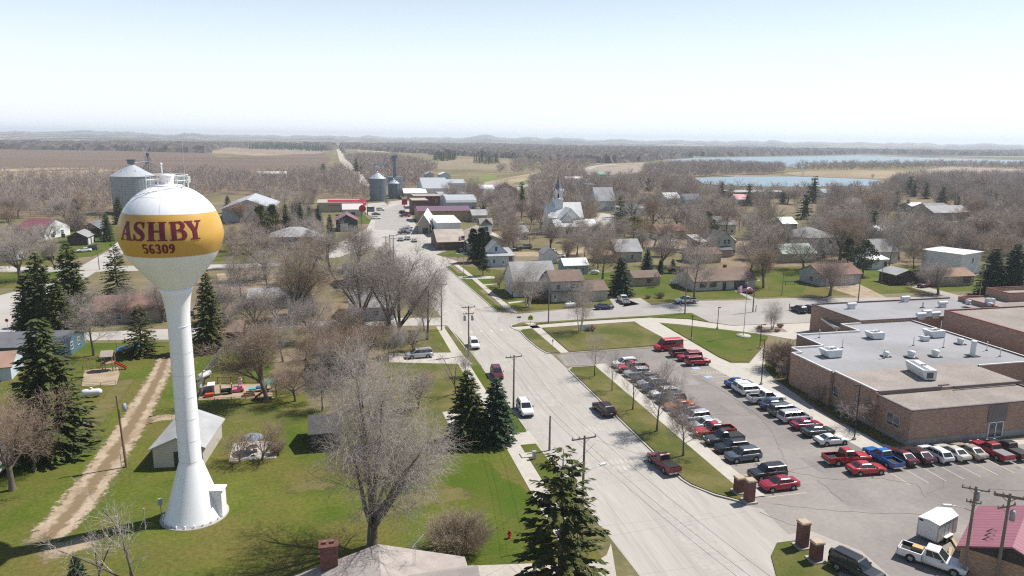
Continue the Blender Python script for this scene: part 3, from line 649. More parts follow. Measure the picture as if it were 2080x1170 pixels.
def conifer_meshes(seed, H, Rm, dens=1.0, droop=0.25, gap=0.0, pw=0.85, spray=0.55, z0=0.06, core=True, up=0.0):
    rg = random.Random(seed); tb, cb = MB(), MB()
    tb.tube((0, 0, -.05), (0, 0, H * .96), H * .018 + .05, .02, n=7)
    nw = int(H * 2.3 * dens)
    vs, fs = [], []
    for i in range(nw):
        t = (i + rg.random() * .6) / nw
        z = H * (z0 + (0.985 - z0) * t)
        prof = (1 - t) ** pw * (1.0 if t > .08 else .72 + 3.5 * t)
        nb = max(4, int((5 + 7 * (1 - t)) * min(1.3, dens)))
        for k in range(nb):
            if gap and rg.random() < gap: continue
            a = 6.283 * (k + rg.random()) / nb
            L = max(.25, Rm * prof * rg.uniform(.72, 1.12))
            dz = (-droop * (1 - t) + up + .45 * t) * L
            ca, sa = math.cos(a), math.sin(a)
            tip = Vector((ca * L, sa * L, z + dz)); root = Vector((0, 0, z))
            ns = max(4, int(L * 5.2 / spray * .95))
            if L > .8: tb.tube(root, root.lerp(tip, .8), .02 + .012 * L, .01, n=3, cap=False)
            for j in range(ns):
                s = .18 + .82 * (j + rg.random()) / ns
                p = root.lerp(tip, s); p.z += -droop * .35 * L * (s * s - s) * 1.5
                side = (1 if j % 2 else -1) * rg.uniform(.15, 1.0) * (1.05 - .55 * s)
                da = a + side
                l = spray * rg.uniform(.65, 1.25) * (1.1 - .3 * s); wd = l * rg.uniform(.40, .62)
                d = Vector((math.cos(da), math.sin(da), rg.uniform(-.45, .12) + up))
                q = Vector((-d.y, d.x, rg.uniform(-.5, .5))).normalized()
                tip2 = p + d * l
                o = len(vs)
                vs += [p - d * .1 * l, p + d * l * .5 + q * wd * .6 - Vector((0, 0, .05 * l)), tip2 - Vector((0, 0, .14 * l)), p + d * l * .5 - q * wd * .6 - Vector((0, 0, .05 * l))]
                fs += [(o, o + 1, o + 2), (o, o + 2, o + 3)]
    o = len(vs)
    for r_, zz in ((.10, .0),): pass
    if core:
        n = 9; rings = ((.30, z0 + .02), (.34, z0 + .14), (.20, .5), (.08, .78), (.01, .95))
        for fr, zz in rings:
            for k in range(n):
                a = 6.283 * k / n; q = Rm * fr * rg.uniform(.8, 1.2); vs.append((q * math.cos(a), q * math.sin(a), H * zz))
        for i in range(len(rings) - 1):
            for k in range(n):
                j = (k + 1) % n; fs.append((o + i * n + k, o + i * n + j, o + (i + 1) * n + j, o + (i + 1) * n + k))
    cb.add(vs, fs)
    return tb.mesh('trunk'), cb.mesh('crown'), H, Rm
reg('spruce', [conifer_meshes(s, 12, 3.5, dens=1.15, pw=.72, spray=.62) for s in (101, 102, 103)])
reg('spruce_open', [conifer_meshes(111, 12, 3.9, dens=1.0, droop=.22, gap=.30, pw=.60, spray=.60, core=False), conifer_meshes(112, 12, 3.7, dens=1.0, gap=.28, pw=.66, droop=.15, core=False)])
reg('spruce_far', [conifer_meshes(s, 12, 3.3, dens=.6, spray=1.1) for s in (121, 122)])

def pine_meshes(seed, H, Rm, z0=.25, n=70, kind='ball', leaf=.34, per=60, shape='round'):
    """limbs ending in tufts of needles"""
    rg = random.Random(seed); tb, cb = MB(), MB(); tb.tube((0, 0, -.05), (0, 0, H * .9), H * .02 + .06, .04, n=7)
    for i in range(n):
        t = rg.random(); z = H * (z0 + (1 - z0) * t)
        prof = math.sin(math.pi * min(1, .18 + .82 * t)) ** .6 if shape == 'round' else (1 - t) ** .6 if shape == 'cone' else (1 if t < .75 else max(.12, (1 - t) / .25))
        a = rg.uniform(0, 6.283); L = Rm * prof * rg.uniform(.35, 1.0)
        c = Vector((math.cos(a) * L, math.sin(a) * L, z))
        if shape != 'col': tb.tube((0, 0, z - L * .35), c, .05, .02, n=3, cap=False)
        cr = (.30 if shape == 'col' else .22) * Rm * rg.uniform(.7, 1.3) + .12
        for k in range(per):
            d = Vector((rg.gauss(0, 1), rg.gauss(0, 1), rg.gauss(0, .75) + (.8 if shape == 'col' else .2))).normalized()
            p = c + Vector((d.x * cr, d.y * cr, d.z * cr * (1.8 if shape == 'col' else .7))) * rg.uniform(.5, 1)
            q = d.orthogonal().normalized(); q = Matrix.Rotation(rg.uniform(0, 6.28), 3, d) @ q
            l = leaf * rg.uniform(.6, 1.3)
            o = len(cb.v); cb.v += [tuple(p - q * l * .35), tuple(p + q * l * .35), tuple(p + d * l + q * l * .1 + Vector((0, 0, .1 * l)))]
            cb.f.append((o, o + 1, o + 2)); cb.m.append(0); cb.sm.append(False)
    return tb.mesh('trunk'), cb.mesh('crown'), H, Rm
reg('pine', [pine_meshes(131, 10, 3.3), pine_meshes(132, 10, 3.0, .2, 80, shape='cone')])
reg('arborvitae', [pine_meshes(141, 9, 1.15, .02, 60, per=90, leaf=.30, shape='col')])
reg('budding', [pine_meshes(151, 8, 3.6, .25, 95, leaf=.34, per=50)])

WOODMAT = {'spread': m_bark, 'vase': m_barkd, 'oval': m_bark, 'young': m_barkd, 'birch': m_birch, 'crab': m_barkd, 'sparse': m_bark, 'giant': m_bark, 'spruce': m_barkd, 'spruce_open': m_barkd, 'spruce_far': m_barkd, 'pine': m_bark, 'arborvitae': m_barkd, 'budding': m_bark}
NAMES = {'birch': 'birch_tree', 'spruce': 'spruce_tree', 'spruce_open': 'spruce_tree', 'spruce_far': 'spruce_tree', 'pine': 'pine_tree', 'arborvitae': 'arborvitae_tree', 'shrub': 'shrub', 'bush': 'shrub', 'budding': 'budding_tree'}
MESHMAT = {}
def with_mats(me, m):
    k = (me.name, m.name)
    if k not in MESHMAT:
        c = me.copy() if me.materials else me
        c.materials.clear(); c.materials.append(m); MESHMAT[k] = c
    return MESHMAT[k]
JOINED = {}
def joined(kind, i, wm, cm):
    k = (kind, i, cm.name)
    if k not in JOINED:
        t, c = TREE[kind][i][:2]; mb = MB()
        for me, mi in ((t, 0), (c, 1)):
            if me: mb.add([v.co for v in me.vertices], [tuple(p.vertices) for p in me.polygons], mi, False)
        me = mb.mesh('far_tree'); me.materials.append(wm); me.materials.append(cm); JOINED[k] = me
    return JOINED[k]
TREES = []
def tree(kind, x, y, h, label, hue='grey', i=None, wide=1.0, group=None, parts=True, cat='tree', rz=None, wood=None):
    i = rnd.randrange(len(TREE[kind])) if i is None else i
    t, c, H, _ = TREE[kind][i]; s = h / H
    crown = hue if not isinstance(hue, str) else TW[hue]
    wm = wood or WOODMAT.get(kind, m_bark)
    nm = NAMES.get(kind, 'bare_tree')
    rz = rnd.uniform(0, 6.28) if rz is None else rz
    if parts and t is not None:
        o = thing(nm, label, cat, (x, y, 0), rz, group)
        link(bpy.data.objects.new('trunk', with_mats(t, wm)), o); link(bpy.data.objects.new('crown', with_mats(c, crown)), o)
    else:
        me = with_mats(c, crown) if t is None else joined(kind, i, wm, crown)
        o = link(bpy.data.objects.new(nm, me), None, (x, y, 0), rz); tag(o, label, cat, group)
    o.scale = (s * wide, s * wide, s)
    TREES.append(o); return o
def ptree(kind, px, py, top, label, hue='grey', z=0, **k):
    p = at(px, py); h = hgt(px, py, top)
    return tree(kind, p.x, p.y, h, label, hue, **k)
# ---------------------------------------------------------------- vehicles
def paint(name, c, metal=0.0, rough=0.32):
    if name in MATS: return MATS[name]
    m, nt, b = newmat(name); MATS[name] = m
    v = coord(nt, 'obj')
    col = mixc(nt, ramp(nt, nz(nt, v, 2.0, 4), 0.4, 0.8), c, tuple(x * 0.86 + 0.012 for x in c))
    nt.links.new(col, b.inputs['Base Color']); b.inputs['Roughness'].default_value = rough; b.inputs['Metallic'].default_value = metal
    b.inputs['Coat Weight'].default_value = 0.3; b.inputs['Coat Roughness'].default_value = 0.08
    return m
m_glass = paint('car_glass', (0.018, 0.024, 0.028), rough=0.06)
m_trim = mat('black_trim', (0.022, 0.022, 0.023), rough=0.55, kind='obj')
m_tyre = mat('tyre_rubber', (0.020, 0.020, 0.020), rough=0.85, kind='obj')
m_rim = mat('alloy_rim', (0.42, 0.42, 0.43), rough=0.35, metal=0.6, kind='obj')
m_head = mat('headlight_lens', (0.72, 0.74, 0.76), rough=0.15, kind='obj')
m_tail = mat('taillight_lens', (0.42, 0.015, 0.012), rough=0.2, kind='obj')
m_chrome = mat('bright_metal', (0.55, 0.55, 0.56), rough=0.25, metal=0.8, kind='obj')
m_plate = mat('plate_white', (0.62, 0.64, 0.68), rough=0.5, kind='obj')

def panel(mb, q, u0, u1, v0, v1, off, mi=0):
    a, b, c, d = [Vector(p) for p in q]
    def P(u, v): return (a.lerp(b, u)).lerp(d.lerp(c, u), v)
    n = (b - a).cross(d - a).normalized()
    mb.quad(*[P(u, v) + n * off for u, v in ((u0, v0), (u1, v0), (u1, v1), (u0, v1))], mi)

KINDS_ = {
 'sedan': dict(L=4.75, w=.90, st=[(-2.37, .42, .84, .70), (-2.28, .28, 1.00, .82), (-1.75, .22, 1.03, .89), (-.9, .19, .98, .90), (.7, .19, .96, .90), (1.15, .20, .95, .90), (1.85, .22, .86, .87), (2.24, .26, .74, .80), (2.37, .40, .62, .66)], cab=(-1.95, -1.05, .25, 1.12, .97, 1.46), side=2, wh=(1.42, -1.36, .33)),
 'coupe': dict(L=4.6, w=.88, st=[(-2.30, .42, .80, .68), (-2.2, .28, .96, .80), (-1.7, .22, .98, .87), (-.9, .19, .93, .88), (.7, .19, .91, .88), (1.1, .20, .90, .88), (1.8, .22, .80, .84), (2.2, .26, .68, .76), (2.30, .38, .58, .60)], cab=(-1.85, -.85, .1, 1.0, .92, 1.34), side=1, wh=(1.40, -1.30, .32)),
 'suv': dict(L=4.65, w=.92, st=[(-2.32, .46, .98, .80), (-2.27, .34, 1.08, .88), (-1.7, .26, 1.09, .92), (-.9, .24, 1.07, .92), (.7, .24, 1.06, .92), (1.1, .25, 1.05, .92), (1.8, .27, .99, .90), (2.2, .32, .88, .84), (2.32, .46, .74, .72)], cab=(-2.28, -1.92, .38, 1.15, 1.07, 1.70), side=3, wh=(1.40, -1.36, .36), rack=1),
 'boxsuv': dict(L=4.6, w=.90, st=[(-2.30, .50, 1.02, .82), (-2.26, .38, 1.10, .88), (-1.7, .32, 1.10, .90), (-.9, .30, 1.09, .90), (.7, .30, 1.08, .90), (1.1, .31, 1.08, .90), (1.9, .33, 1.03, .89), (2.2, .36, .98, .86), (2.30, .46, .86, .80)], cab=(-2.26, -2.10, .45, 1.05, 1.09, 1.74), side=3, wh=(1.38, -1.34, .38), rack=1),
 'wagon': dict(L=4.75, w=.89, st=[(-2.37, .44, .90, .76), (-2.3, .30, 1.02, .86), (-1.75, .22, 1.02, .89), (-.9, .2, .99, .90), (.7, .2, .97, .90), (1.15, .21, .96, .90), (1.85, .23, .88, .87), (2.24, .28, .77, .80), (2.37, .42, .64, .66)], cab=(-2.3, -1.75, .3, 1.15, .98, 1.55), side=3, wh=(1.42, -1.36, .34), rack=1),
 'minivan': dict(L=5.05, w=.96, st=[(-2.52, .44, .98, .84), (-2.47, .30, 1.04, .92), (-1.8, .22, 1.05, .96), (-.9, .2, 1.03, .96), (.9, .2, 1.02, .96), (1.5, .21, 1.00, .95), (2.1, .24, .90, .90), (2.42, .30, .76, .82), (2.52, .42, .62, .68)], cab=(-2.48, -2.18, .75, 1.75, 1.03, 1.74), side=3, wh=(1.55, -1.45, .34), rack=1),
 'van': dict(L=5.6, w=.98, st=[(-2.8, .50, 1.12, .92), (-2.77, .36, 1.22, .97), (-1.8, .30, 1.22, .99), (-.9, .28, 1.22, .99), (1.2, .28, 1.20, .99), (1.9, .3, 1.18, .97), (2.4, .32, 1.08, .93), (2.7, .36, .92, .86), (2.8, .48, .78, .74)], cab=(-2.78, -2.74, 1.25, 2.05, 1.20, 2.30), side=4, wh=(1.75, -1.5, .37)),
}
CARP = {}
def wheel_parts(root, xs, hw, r):
    for x in xs:
        for s in (1, -1):
            mb = MB(); mb.tube((0, -.11, 0), (0, .11, 0), r, n=16)
            t = mb.build('wheel', m_tyre, root, (x, s * (hw - .10), r))
            rm = MB(); rm.tube((0, s * .10, 0), (0, s * .122, 0), r * .62, r * .56, n=12); rm.tube((0, s * .12, 0), (0, s * .135, 0), r * .15, n=8)
            for k in range(5):
                a = 6.283 * k / 5
                rm.tube((math.cos(a) * r * .15, s * .125, math.sin(a) * r * .15), (math.cos(a) * r * .55, s * .125, math.sin(a) * r * .55), .03, n=4)
            rm.build('rim', m_rim, t)

def loft(mb, st):
    rings = []
    for x, zb, zt, w_ in st:
        h = zt - zb
        half = [(w_ * .86, zb), (w_ * .985, zb + .20 * h), (w_, zb + .55 * h), (w_ * .965, zb + .86 * h), (w_ * .86, zt)]
        rings.append([(x, y, z) for y, z in half] + [(x, -y, z) for y, z in half[::-1]])
    n = 10; o = len(mb.v)
    for r_ in rings: mb.v.extend(r_)
    for i in range(len(rings) - 1):
        for k in range(n):
            j = (k + 1) % n
            mb.f.append((o + i * n + k, o + (i + 1) * n + k, o + (i + 1) * n + j, o + i * n + j)); mb.m.append(1 if k == n - 1 else 0); mb.sm.append(k not in (4, n - 1))
    mb.f.append(tuple(o + k for k in range(n))); mb.m.append(0); mb.sm.append(False)
    mb.f.append(tuple(o + (len(rings) - 1) * n + k for k in range(n - 1, -1, -1))); mb.m.append(0); mb.sm.append(False)

def cabin(mb, cab, wb, wr, root, side, split_rear=False):
    xr, xr2, xf2, xf, zb, zr = cab; zs = zr - .07
    z0 = zb - .06
    B = [(xr, -wb, z0), (xf, -wb, z0), (xf, wb, z0), (xr, wb, z0)]
    T = [(xr2, -wr, zs), (xf2, -wr, zs), (xf2, wr, zs), (xr2, wr, zs)]
    U = [(xr2 + .12, -wr + .13, zr), (xf2 - .14, -wr + .13, zr), (xf2 - .14, wr - .13, zr), (xr2 + .12, wr - .13, zr)]
    mb.add(B + T + U, [(0, 1, 5, 4), (1, 2, 6, 5), (2, 3, 7, 6), (3, 0, 4, 7), (4, 5, 9, 8), (5, 6, 10, 9), (6, 7, 11, 10), (7, 4, 8, 11), (8, 9, 10, 11)], 0, False)
    m_ = MB(); panel(m_, (B[1], B[2], T[2], T[1]), .06, .94, .10, .97, .012); m_.build('windshield', m_glass, root)
    m_ = MB(); panel(m_, (B[3], B[0], T[0], T[3]), .08, .92, .14, .92, .012); m_.build('rear_window', m_glass, root)
    for q in ((B[0], B[1], T[1], T[0]), (B[2], B[3], T[3], T[2])):
        flip = q[0] is B[2]
        ed = {1: [(.10, .93)], 2: [(.13, .50), (.53, .93)], 3: [(.04, .28), (.305, .58), (.61, .92)], 4: [(.02, .25), (.27, .50), (.52, .74), (.77, .94)]}[side]
        for u0, u1 in ed:
            if flip: u0, u1 = 1 - u1, 1 - u0
            m_ = MB(); panel(m_, q, u0, u1, .16, .93, .012); m_.build('side_window', m_glass, root)

def lights(root, xf, zf, yf, xr, zr, yr, big=.26):
    for s in (1, -1):
        mb = MB(); mb.box(xf - .10, xf + .012, s * yf - .16, s * yf + .16, zf - .07, zf + .07); mb.build('headlight', m_head, root)
        mb = MB(); mb.box(xr - .012, xr + .10, s * yr - .09, s * yr + .09, zr - big / 2, zr + big / 2); mb.build('taillight', m_tail, root)

def proto_car(kind):
    k = KINDS_[kind]; root = thing(kind, None, None, (0, 0, -50))
    mb = MB(); loft(mb, k['st'])
    wb = k['w'] * .88; wr = k['w'] * (.70 if kind in ('sedan', 'coupe') else .76 if kind != 'van' else .86)
    cabin(mb, k['cab'], wb, wr, root, k['side'])
    xf, xr, r = k['wh']
    for x in (xf, xr):
        for s in (1, -1):      # dark wheel arches
            mb.tube((x, s * (k['w'] - .06), r + .02), (x, s * (k['w'] + .004), r + .02), r + .075, n=14, mi=1, smooth=False)
    mb.box(k['st'][0][0] - .03, k['st'][0][0] + .1, -.72, .72, .40, .56, 1); mb.box(k['st'][-1][0] - .1, k['st'][-1][0] + .02, -.60, .60, .34, .52, 1)
    mb.build('body', [paint('car_white', (.72, .72, .71)), m_trim], root)
    wheel_parts(root, (xf, xr), k['w'], r)
    fx = k['st'][-2]; rx = k['st'][1]
    lights(root, fx[0] - .02, fx[2] - .12, fx[3] - .20, rx[0] - .0, rx[2] - .17, rx[3] - .12)
    if k.get('rack'):
        xr_, xr2, xf2, xf_, zb, zr = k['cab']
        for s in (1, -1):
            m_ = MB(); m_.tube((xr2 + .25, s * (wr - .10), zr + .03), (xf2 - .3, s * (wr - .10), zr + .03), .022, n=5); m_.build('roof_rail', m_trim, root)
    for s in (1, -1):
        m_ = MB(); m_.box(k['cab'][3] - .45, k['cab'][3] - .28, s * (k['w'] + .08) - .09, s * (k['w'] + .08) + .09, k['cab'][4] + .02, k['cab'][4] + .16); m_.build('mirror', m_trim, root)
    m_ = MB(); m_.box(k['st'][0][0] - .036, k['st'][0][0] - .005, -.16, .16, .62, .74); m_.build('license_plate', m_plate, root)
    return root

def proto_pickup(kind):
    crew = kind == 'crew'; L = 5.9 if crew else 5.4; w_ = .98 if crew else .93
    h = L / 2; xc = -.75 if crew else -.35
    root = thing(kind, None, None, (0, 0, -50)); mb = MB()
    zb = 1.13
    loft(mb, [(xc - .02, .36, zb, w_ * .97), (.4, .34, zb - .01, w_), (1.2, .34, zb - .02, w_), (h - .9, .35, 1.09, w_ * .97), (h - .25, .38, 1.02, w_ * .92), (h, .48, .86, w_ * .82)])
    cabin(mb, (xc - .03, xc + .12, .50, 1.28, zb, 1.88), w_ * .88, w_ * .76, root, 2 if crew else 1)
    # open bed
    bx0, bx1 = -h + .05, xc - .07; y = w_ * .97
    mb.box(bx0, bx1, -y, y, .42, .78, 0); mb.box(bx0, bx1, -y, -y + .12, .78, 1.14, 0); mb.box(bx0, bx1, y - .12, y, .78, 1.14, 0)
    mb.box(bx1 - .06, bx1, -y + .12, y - .12, .78, 1.13, 0)
    mb.add([(bx0 + .07, -y + .121, .785), (bx1 - .062, -y + .121, .785), (bx1 - .062, y - .121, .785), (bx0 + .07, y - .121, .785)], [(0, 1, 2, 3)], 1)
    for a in (-y + .125, y - .125):
        mb.add([(bx0 + .07, a, .785), (bx1 - .065, a, .785), (bx1 - .065, a, 1.09), (bx0 + .07, a, 1.09)], [(0, 1, 2, 3)], 1)
    xs = (h - .98, -h + 1.22); r = .39
    for x in xs:
        for s in (1, -1): mb.tube((x, s * (w_ - .08), r + .02), (x, s * (w_ + .004), r + .02), r + .08, n=14, mi=1, smooth=False)
    mb.box(h - .1, h + .05, -.80, .80, .44, .60, 1)
    mb.build('body', [paint('car_white', (.72, .72, .71)), m_trim], root)
    t = MB(); t.box(-h, -h + .065, -y + .02, y - .02, .62, 1.13); t.build('tailgate', paint('car_white', (.72, .72, .71)), root)
    t = MB(); t.box(-h - .12, -h + .02, -y + .02, y - .02, .44, .60); t.build('rear_bumper', m_chrome, root)
    wheel_parts(root, xs, w_, r)
    lights(root, h - .02, .92, .64, -h + .0, .96, y - .10, .34)
    for s in (1, -1):
        m_ = MB(); m_.box(.90, 1.05, s * (w_ + .09) - .10, s * (w_ + .09) + .10, zb + .02, zb + .22); m_.build('mirror', m_trim, root)
    m_ = MB(); m_.box(-h - .13, -h - .118, -.16, .16, .46, .58); m_.build('license_plate', m_plate, root)
    return root

PAINTS = {'white': ((.74, .74, .73), 0), 'cream': ((.56, .53, .47), .1), 'silver': ((.50, .51, .52), .35), 'grey': ((.13, .135, .14), .3), 'slate': ((.085, .105, .135), .3), 'black': ((.014, .014, .016), 0), 'navy': ((.015, .028, .075), .1),
          'blue': ((.02, .13, .42), .1), 'royal': ((.015, .055, .22), .1), 'red': ((.40, .018, .022), 0), 'crimson': ((.30, .012, .030), .1), 'maroon': ((.105, .010, .018), .1), 'brownred': ((.060, .014, .016), .1), 'magenta': ((.32, .012, .055), .2), 'orange': ((.62, .15, .02), 0), 'charcoal': ((.045, .05, .05), .2), 'fadedred': ((.24, .035, .045), 0), 'van_red': ((.50, .012, .020), 0), 'tan': ((.40, .34, .27), .2)}
CARNAME = {'sedan': 'sedan_car', 'coupe': 'coupe_car', 'suv': 'suv', 'boxsuv': 'suv', 'wagon': 'station_wagon', 'minivan': 'minivan', 'van': 'passenger_van', 'pickup': 'pickup_truck', 'crew': 'pickup_truck'}
CATN = {'van': 'van', 'minivan': 'minivan', 'pickup': 'pickup truck', 'crew': 'pickup truck', 'suv': 'suv', 'boxsuv': 'suv'}
def car(kind, color, x, y, heading, label, group=None, z=0.03, scale=1.0):
    """heading in degrees: 0 = +x (east), 90 = +y (away from the camera)"""
    first = kind not in CARP
    if first:
        CARP[kind] = proto_pickup(kind) if kind in ('pickup', 'crew') else proto_car(kind)
        root = CARP[kind]
    else: root = copy_tree(CARP[kind])
    root.name = CARNAME[kind]; root.location = (x, y, z); root.rotation_euler = (0, 0, R(heading)); root.scale = (scale,) * 3
    tag(root, label, CATN.get(kind, 'car'), group or 'parked vehicles')
    c, mt = PAINTS[color]; m = paint('car_' + color, c, mt)
    for ch in root.children:
        if ch.name.split('.')[0] in ('body', 'tailgate'):
            ch.material_slots[0].link = 'OBJECT'; ch.material_slots[0].material = m
    return root
def pcar(kind, color, px, py, heading, label, group=None, **k):
    p = at(px, py); return car(kind, color, p.x, p.y, heading, label, group, **k)
# ---------------------------------------------------------------- buildings
LM = []      # landmarks that trees are described by: (x, y, words)
WALL = {k: waved('siding_' + k, c, tuple(v * .82 for v in c), 'Z', 1.3, rough=.7) for k, c in {
 'white': (.80, .80, .79), 'cream': (.60, .57, .49), 'tan': (.42, .355, .275), 'grey': (.40, .40, .39), 'blue': (.30, .40, .47), 'teal': (.09, .17, .22), 'dark': (.055, .055, .058), 'slate': (.17, .185, .205),
 'palegreen': (.52, .56, .50), 'brown': (.15, .095, .070), 'darkbrown': (.065, .040, .034), 'barnred': (.16, .035, .032), 'beige': (.50, .46, .40), 'lightblue': (.52, .60, .66), 'greymetal': (.46, .49, .52)}.items()}
def shing(n, c): return mat('shingle_' + n, c, tuple(v * .84 for v in c), scale=.9, rough=.92, kind='obj', fine=.14, fscale=7, c3=tuple(v * 1.10 for v in c), scale3=.25, spec=.12)
ROOF = {k: shing(k, c) for k, c in {'grey': (.27, .265, .26), 'lightgrey': (.35, .35, .345), 'brown': (.205, .150, .120), 'redbrown': (.225, .135, .115), 'dark': (.085, .082, .08), 'slate': (.15, .155, .165), 'tan': (.40, .345, .29), 'pinkish': (.345, .305, .275), 'rust': (.30, .20, .15)}.items()}
def met(n, c, ax): return waved('metal_' + n + ax, c, tuple(v * .72 for v in c), ax, .55, rough=.42, spec=.4)
METAL = {k: {a: met(k, c, a) for a in 'XY'} for k, c in {'white': (.82, .82, .81), 'maroon': (.235, .085, .105), 'grey': (.48, .50, .51), 'green': (.22, .42, .33), 'red': (.45, .035, .06), 'pinkwhite': (.70, .62, .58), 'plum': (.20, .115, .145)}.items()}
BRICK = brick('brick_red', (.35, .205, .145), (.45, .295, .21), (.42, .36, .31), 1.0)
BRICKD = brick('brick_dark', (.150, .058, .046), (.190, .075, .058), (.20, .13, .11), 1.0)
BRICKO = brick('brick_orange', (.42, .25, .15), (.50, .32, .20), (.45, .38, .32), 1.0)
m_win = mat('window_glass', (.045, .055, .065), (.10, .115, .13), scale=1.5, rough=.12, kind='obj', spec=.5)
m_wfr = mat('window_trim_white', (.70, .70, .69), rough=.6, kind='obj')
m_wfd = mat('window_trim_dark', (.06, .055, .05), rough=.6, kind='obj')
m_door = mat('door_white', (.68, .68, .67), rough=.6, kind='obj')
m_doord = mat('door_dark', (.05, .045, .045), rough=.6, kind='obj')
m_gdoor = waved('garage_door', (.66, .65, .63), (.52, .51, .50), 'Z', .45, rough=.6)
m_fnd = mat('foundation_grey', (.34, .33, .32), (.28, .275, .265), scale=.8, rough=.9, kind='obj', fine=.1)

def opening(root, side, hx, hy, u, z, w_, h_, kind, trim):
    """a window, door or garage door set proud of one wall of a box hx by hy"""
    L = 2 * hx if side in 'SN' else 2 * hy
    def P(a, b, d0, d1, z0, z1):
        m_ = MB()
        if side == 'S': m_.box(-hx + a, -hx + b, -hy - d1, -hy - d0, z0, z1)
        elif side == 'N': m_.box(hx - b, hx - a, hy + d0, hy + d1, z0, z1)
        elif side == 'W': m_.box(-hx - d1, -hx - d0, hy - b, hy - a, z0, z1)
        else: m_.box(hx + d0, hx + d1, -hy + a, -hy + b, z0, z1)
        return m_
    if kind == 'w':
        f = MB()
        for q in ((u - w_ / 2 - .1, u - w_ / 2, z - .1, z + h_ + .1), (u + w_ / 2, u + w_ / 2 + .1, z - .1, z + h_ + .1), (u - w_ / 2, u + w_ / 2, z - .1, z), (u - w_ / 2, u + w_ / 2, z + h_, z + h_ + .1), (u - w_ / 2, u + w_ / 2, z + h_ * .5 - .03, z + h_ * .5 + .03)):
            m_ = P(q[0], q[1], 0, .06, q[2], q[3]); f.add(m_.v, m_.f)
        fr = f.build('window', trim, root); P(u - w_ / 2, u + w_ / 2, 0, .025, z, z + h_).build('pane', m_win, fr)
    elif kind == 'd':
        d = P(u - w_ / 2, u + w_ / 2, 0, .05, z, z + h_).build('door', m_door if trim is m_wfr else m_doord, root)
        P(u - w_ * .25, u + w_ * .25, .05, .07, z + h_ * .5, z + h_ * .88).build('door_pane', m_win, d)
    elif kind == 'g': P(u - w_ / 2, u + w_ / 2, 0, .05, z, z + h_).build('garage_door', m_gdoor, root)
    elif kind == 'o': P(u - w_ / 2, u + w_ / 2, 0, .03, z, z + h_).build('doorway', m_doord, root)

def gable_roof(mb, x0, x1, y0, y1, h, rise, axis, ov, th=.16, end=.3):
    """two slabs meeting at a ridge"""
    if axis == 'x':
        cy = (y0 + y1) / 2; hw = (y1 - y0) / 2; s = rise / hw
        for sg in (-1, 1):
            e = cy + sg * (hw + ov); ze = h - ov * s
            a = [(x0 - end, e, ze), (x1 + end, e, ze), (x1 + end, cy, h + rise), (x0 - end, cy, h + rise)]
            b = [(p[0], p[1], p[2] + th) for p in a]
            mb.add(a + b, [(4, 5, 6, 7), (3, 2, 1, 0), (0, 1, 5, 4), (1, 2, 6, 5), (3, 0, 4, 7)])
    else:
        cx = (x0 + x1) / 2; hw = (x1 - x0) / 2; s = rise / hw
        for sg in (-1, 1):
            e = cx + sg * (hw + ov); ze = h - ov * s
            a = [(e, y0 - end, ze), (e, y1 + end, ze), (cx, y1 + end, h + rise), (cx, y0 - end, h + rise)]
            b = [(p[0], p[1], p[2] + th) for p in a]
            mb.add(a + b, [(4, 5, 6, 7), (3, 2, 1, 0), (0, 1, 5, 4), (1, 2, 6, 5), (3, 0, 4, 7)])

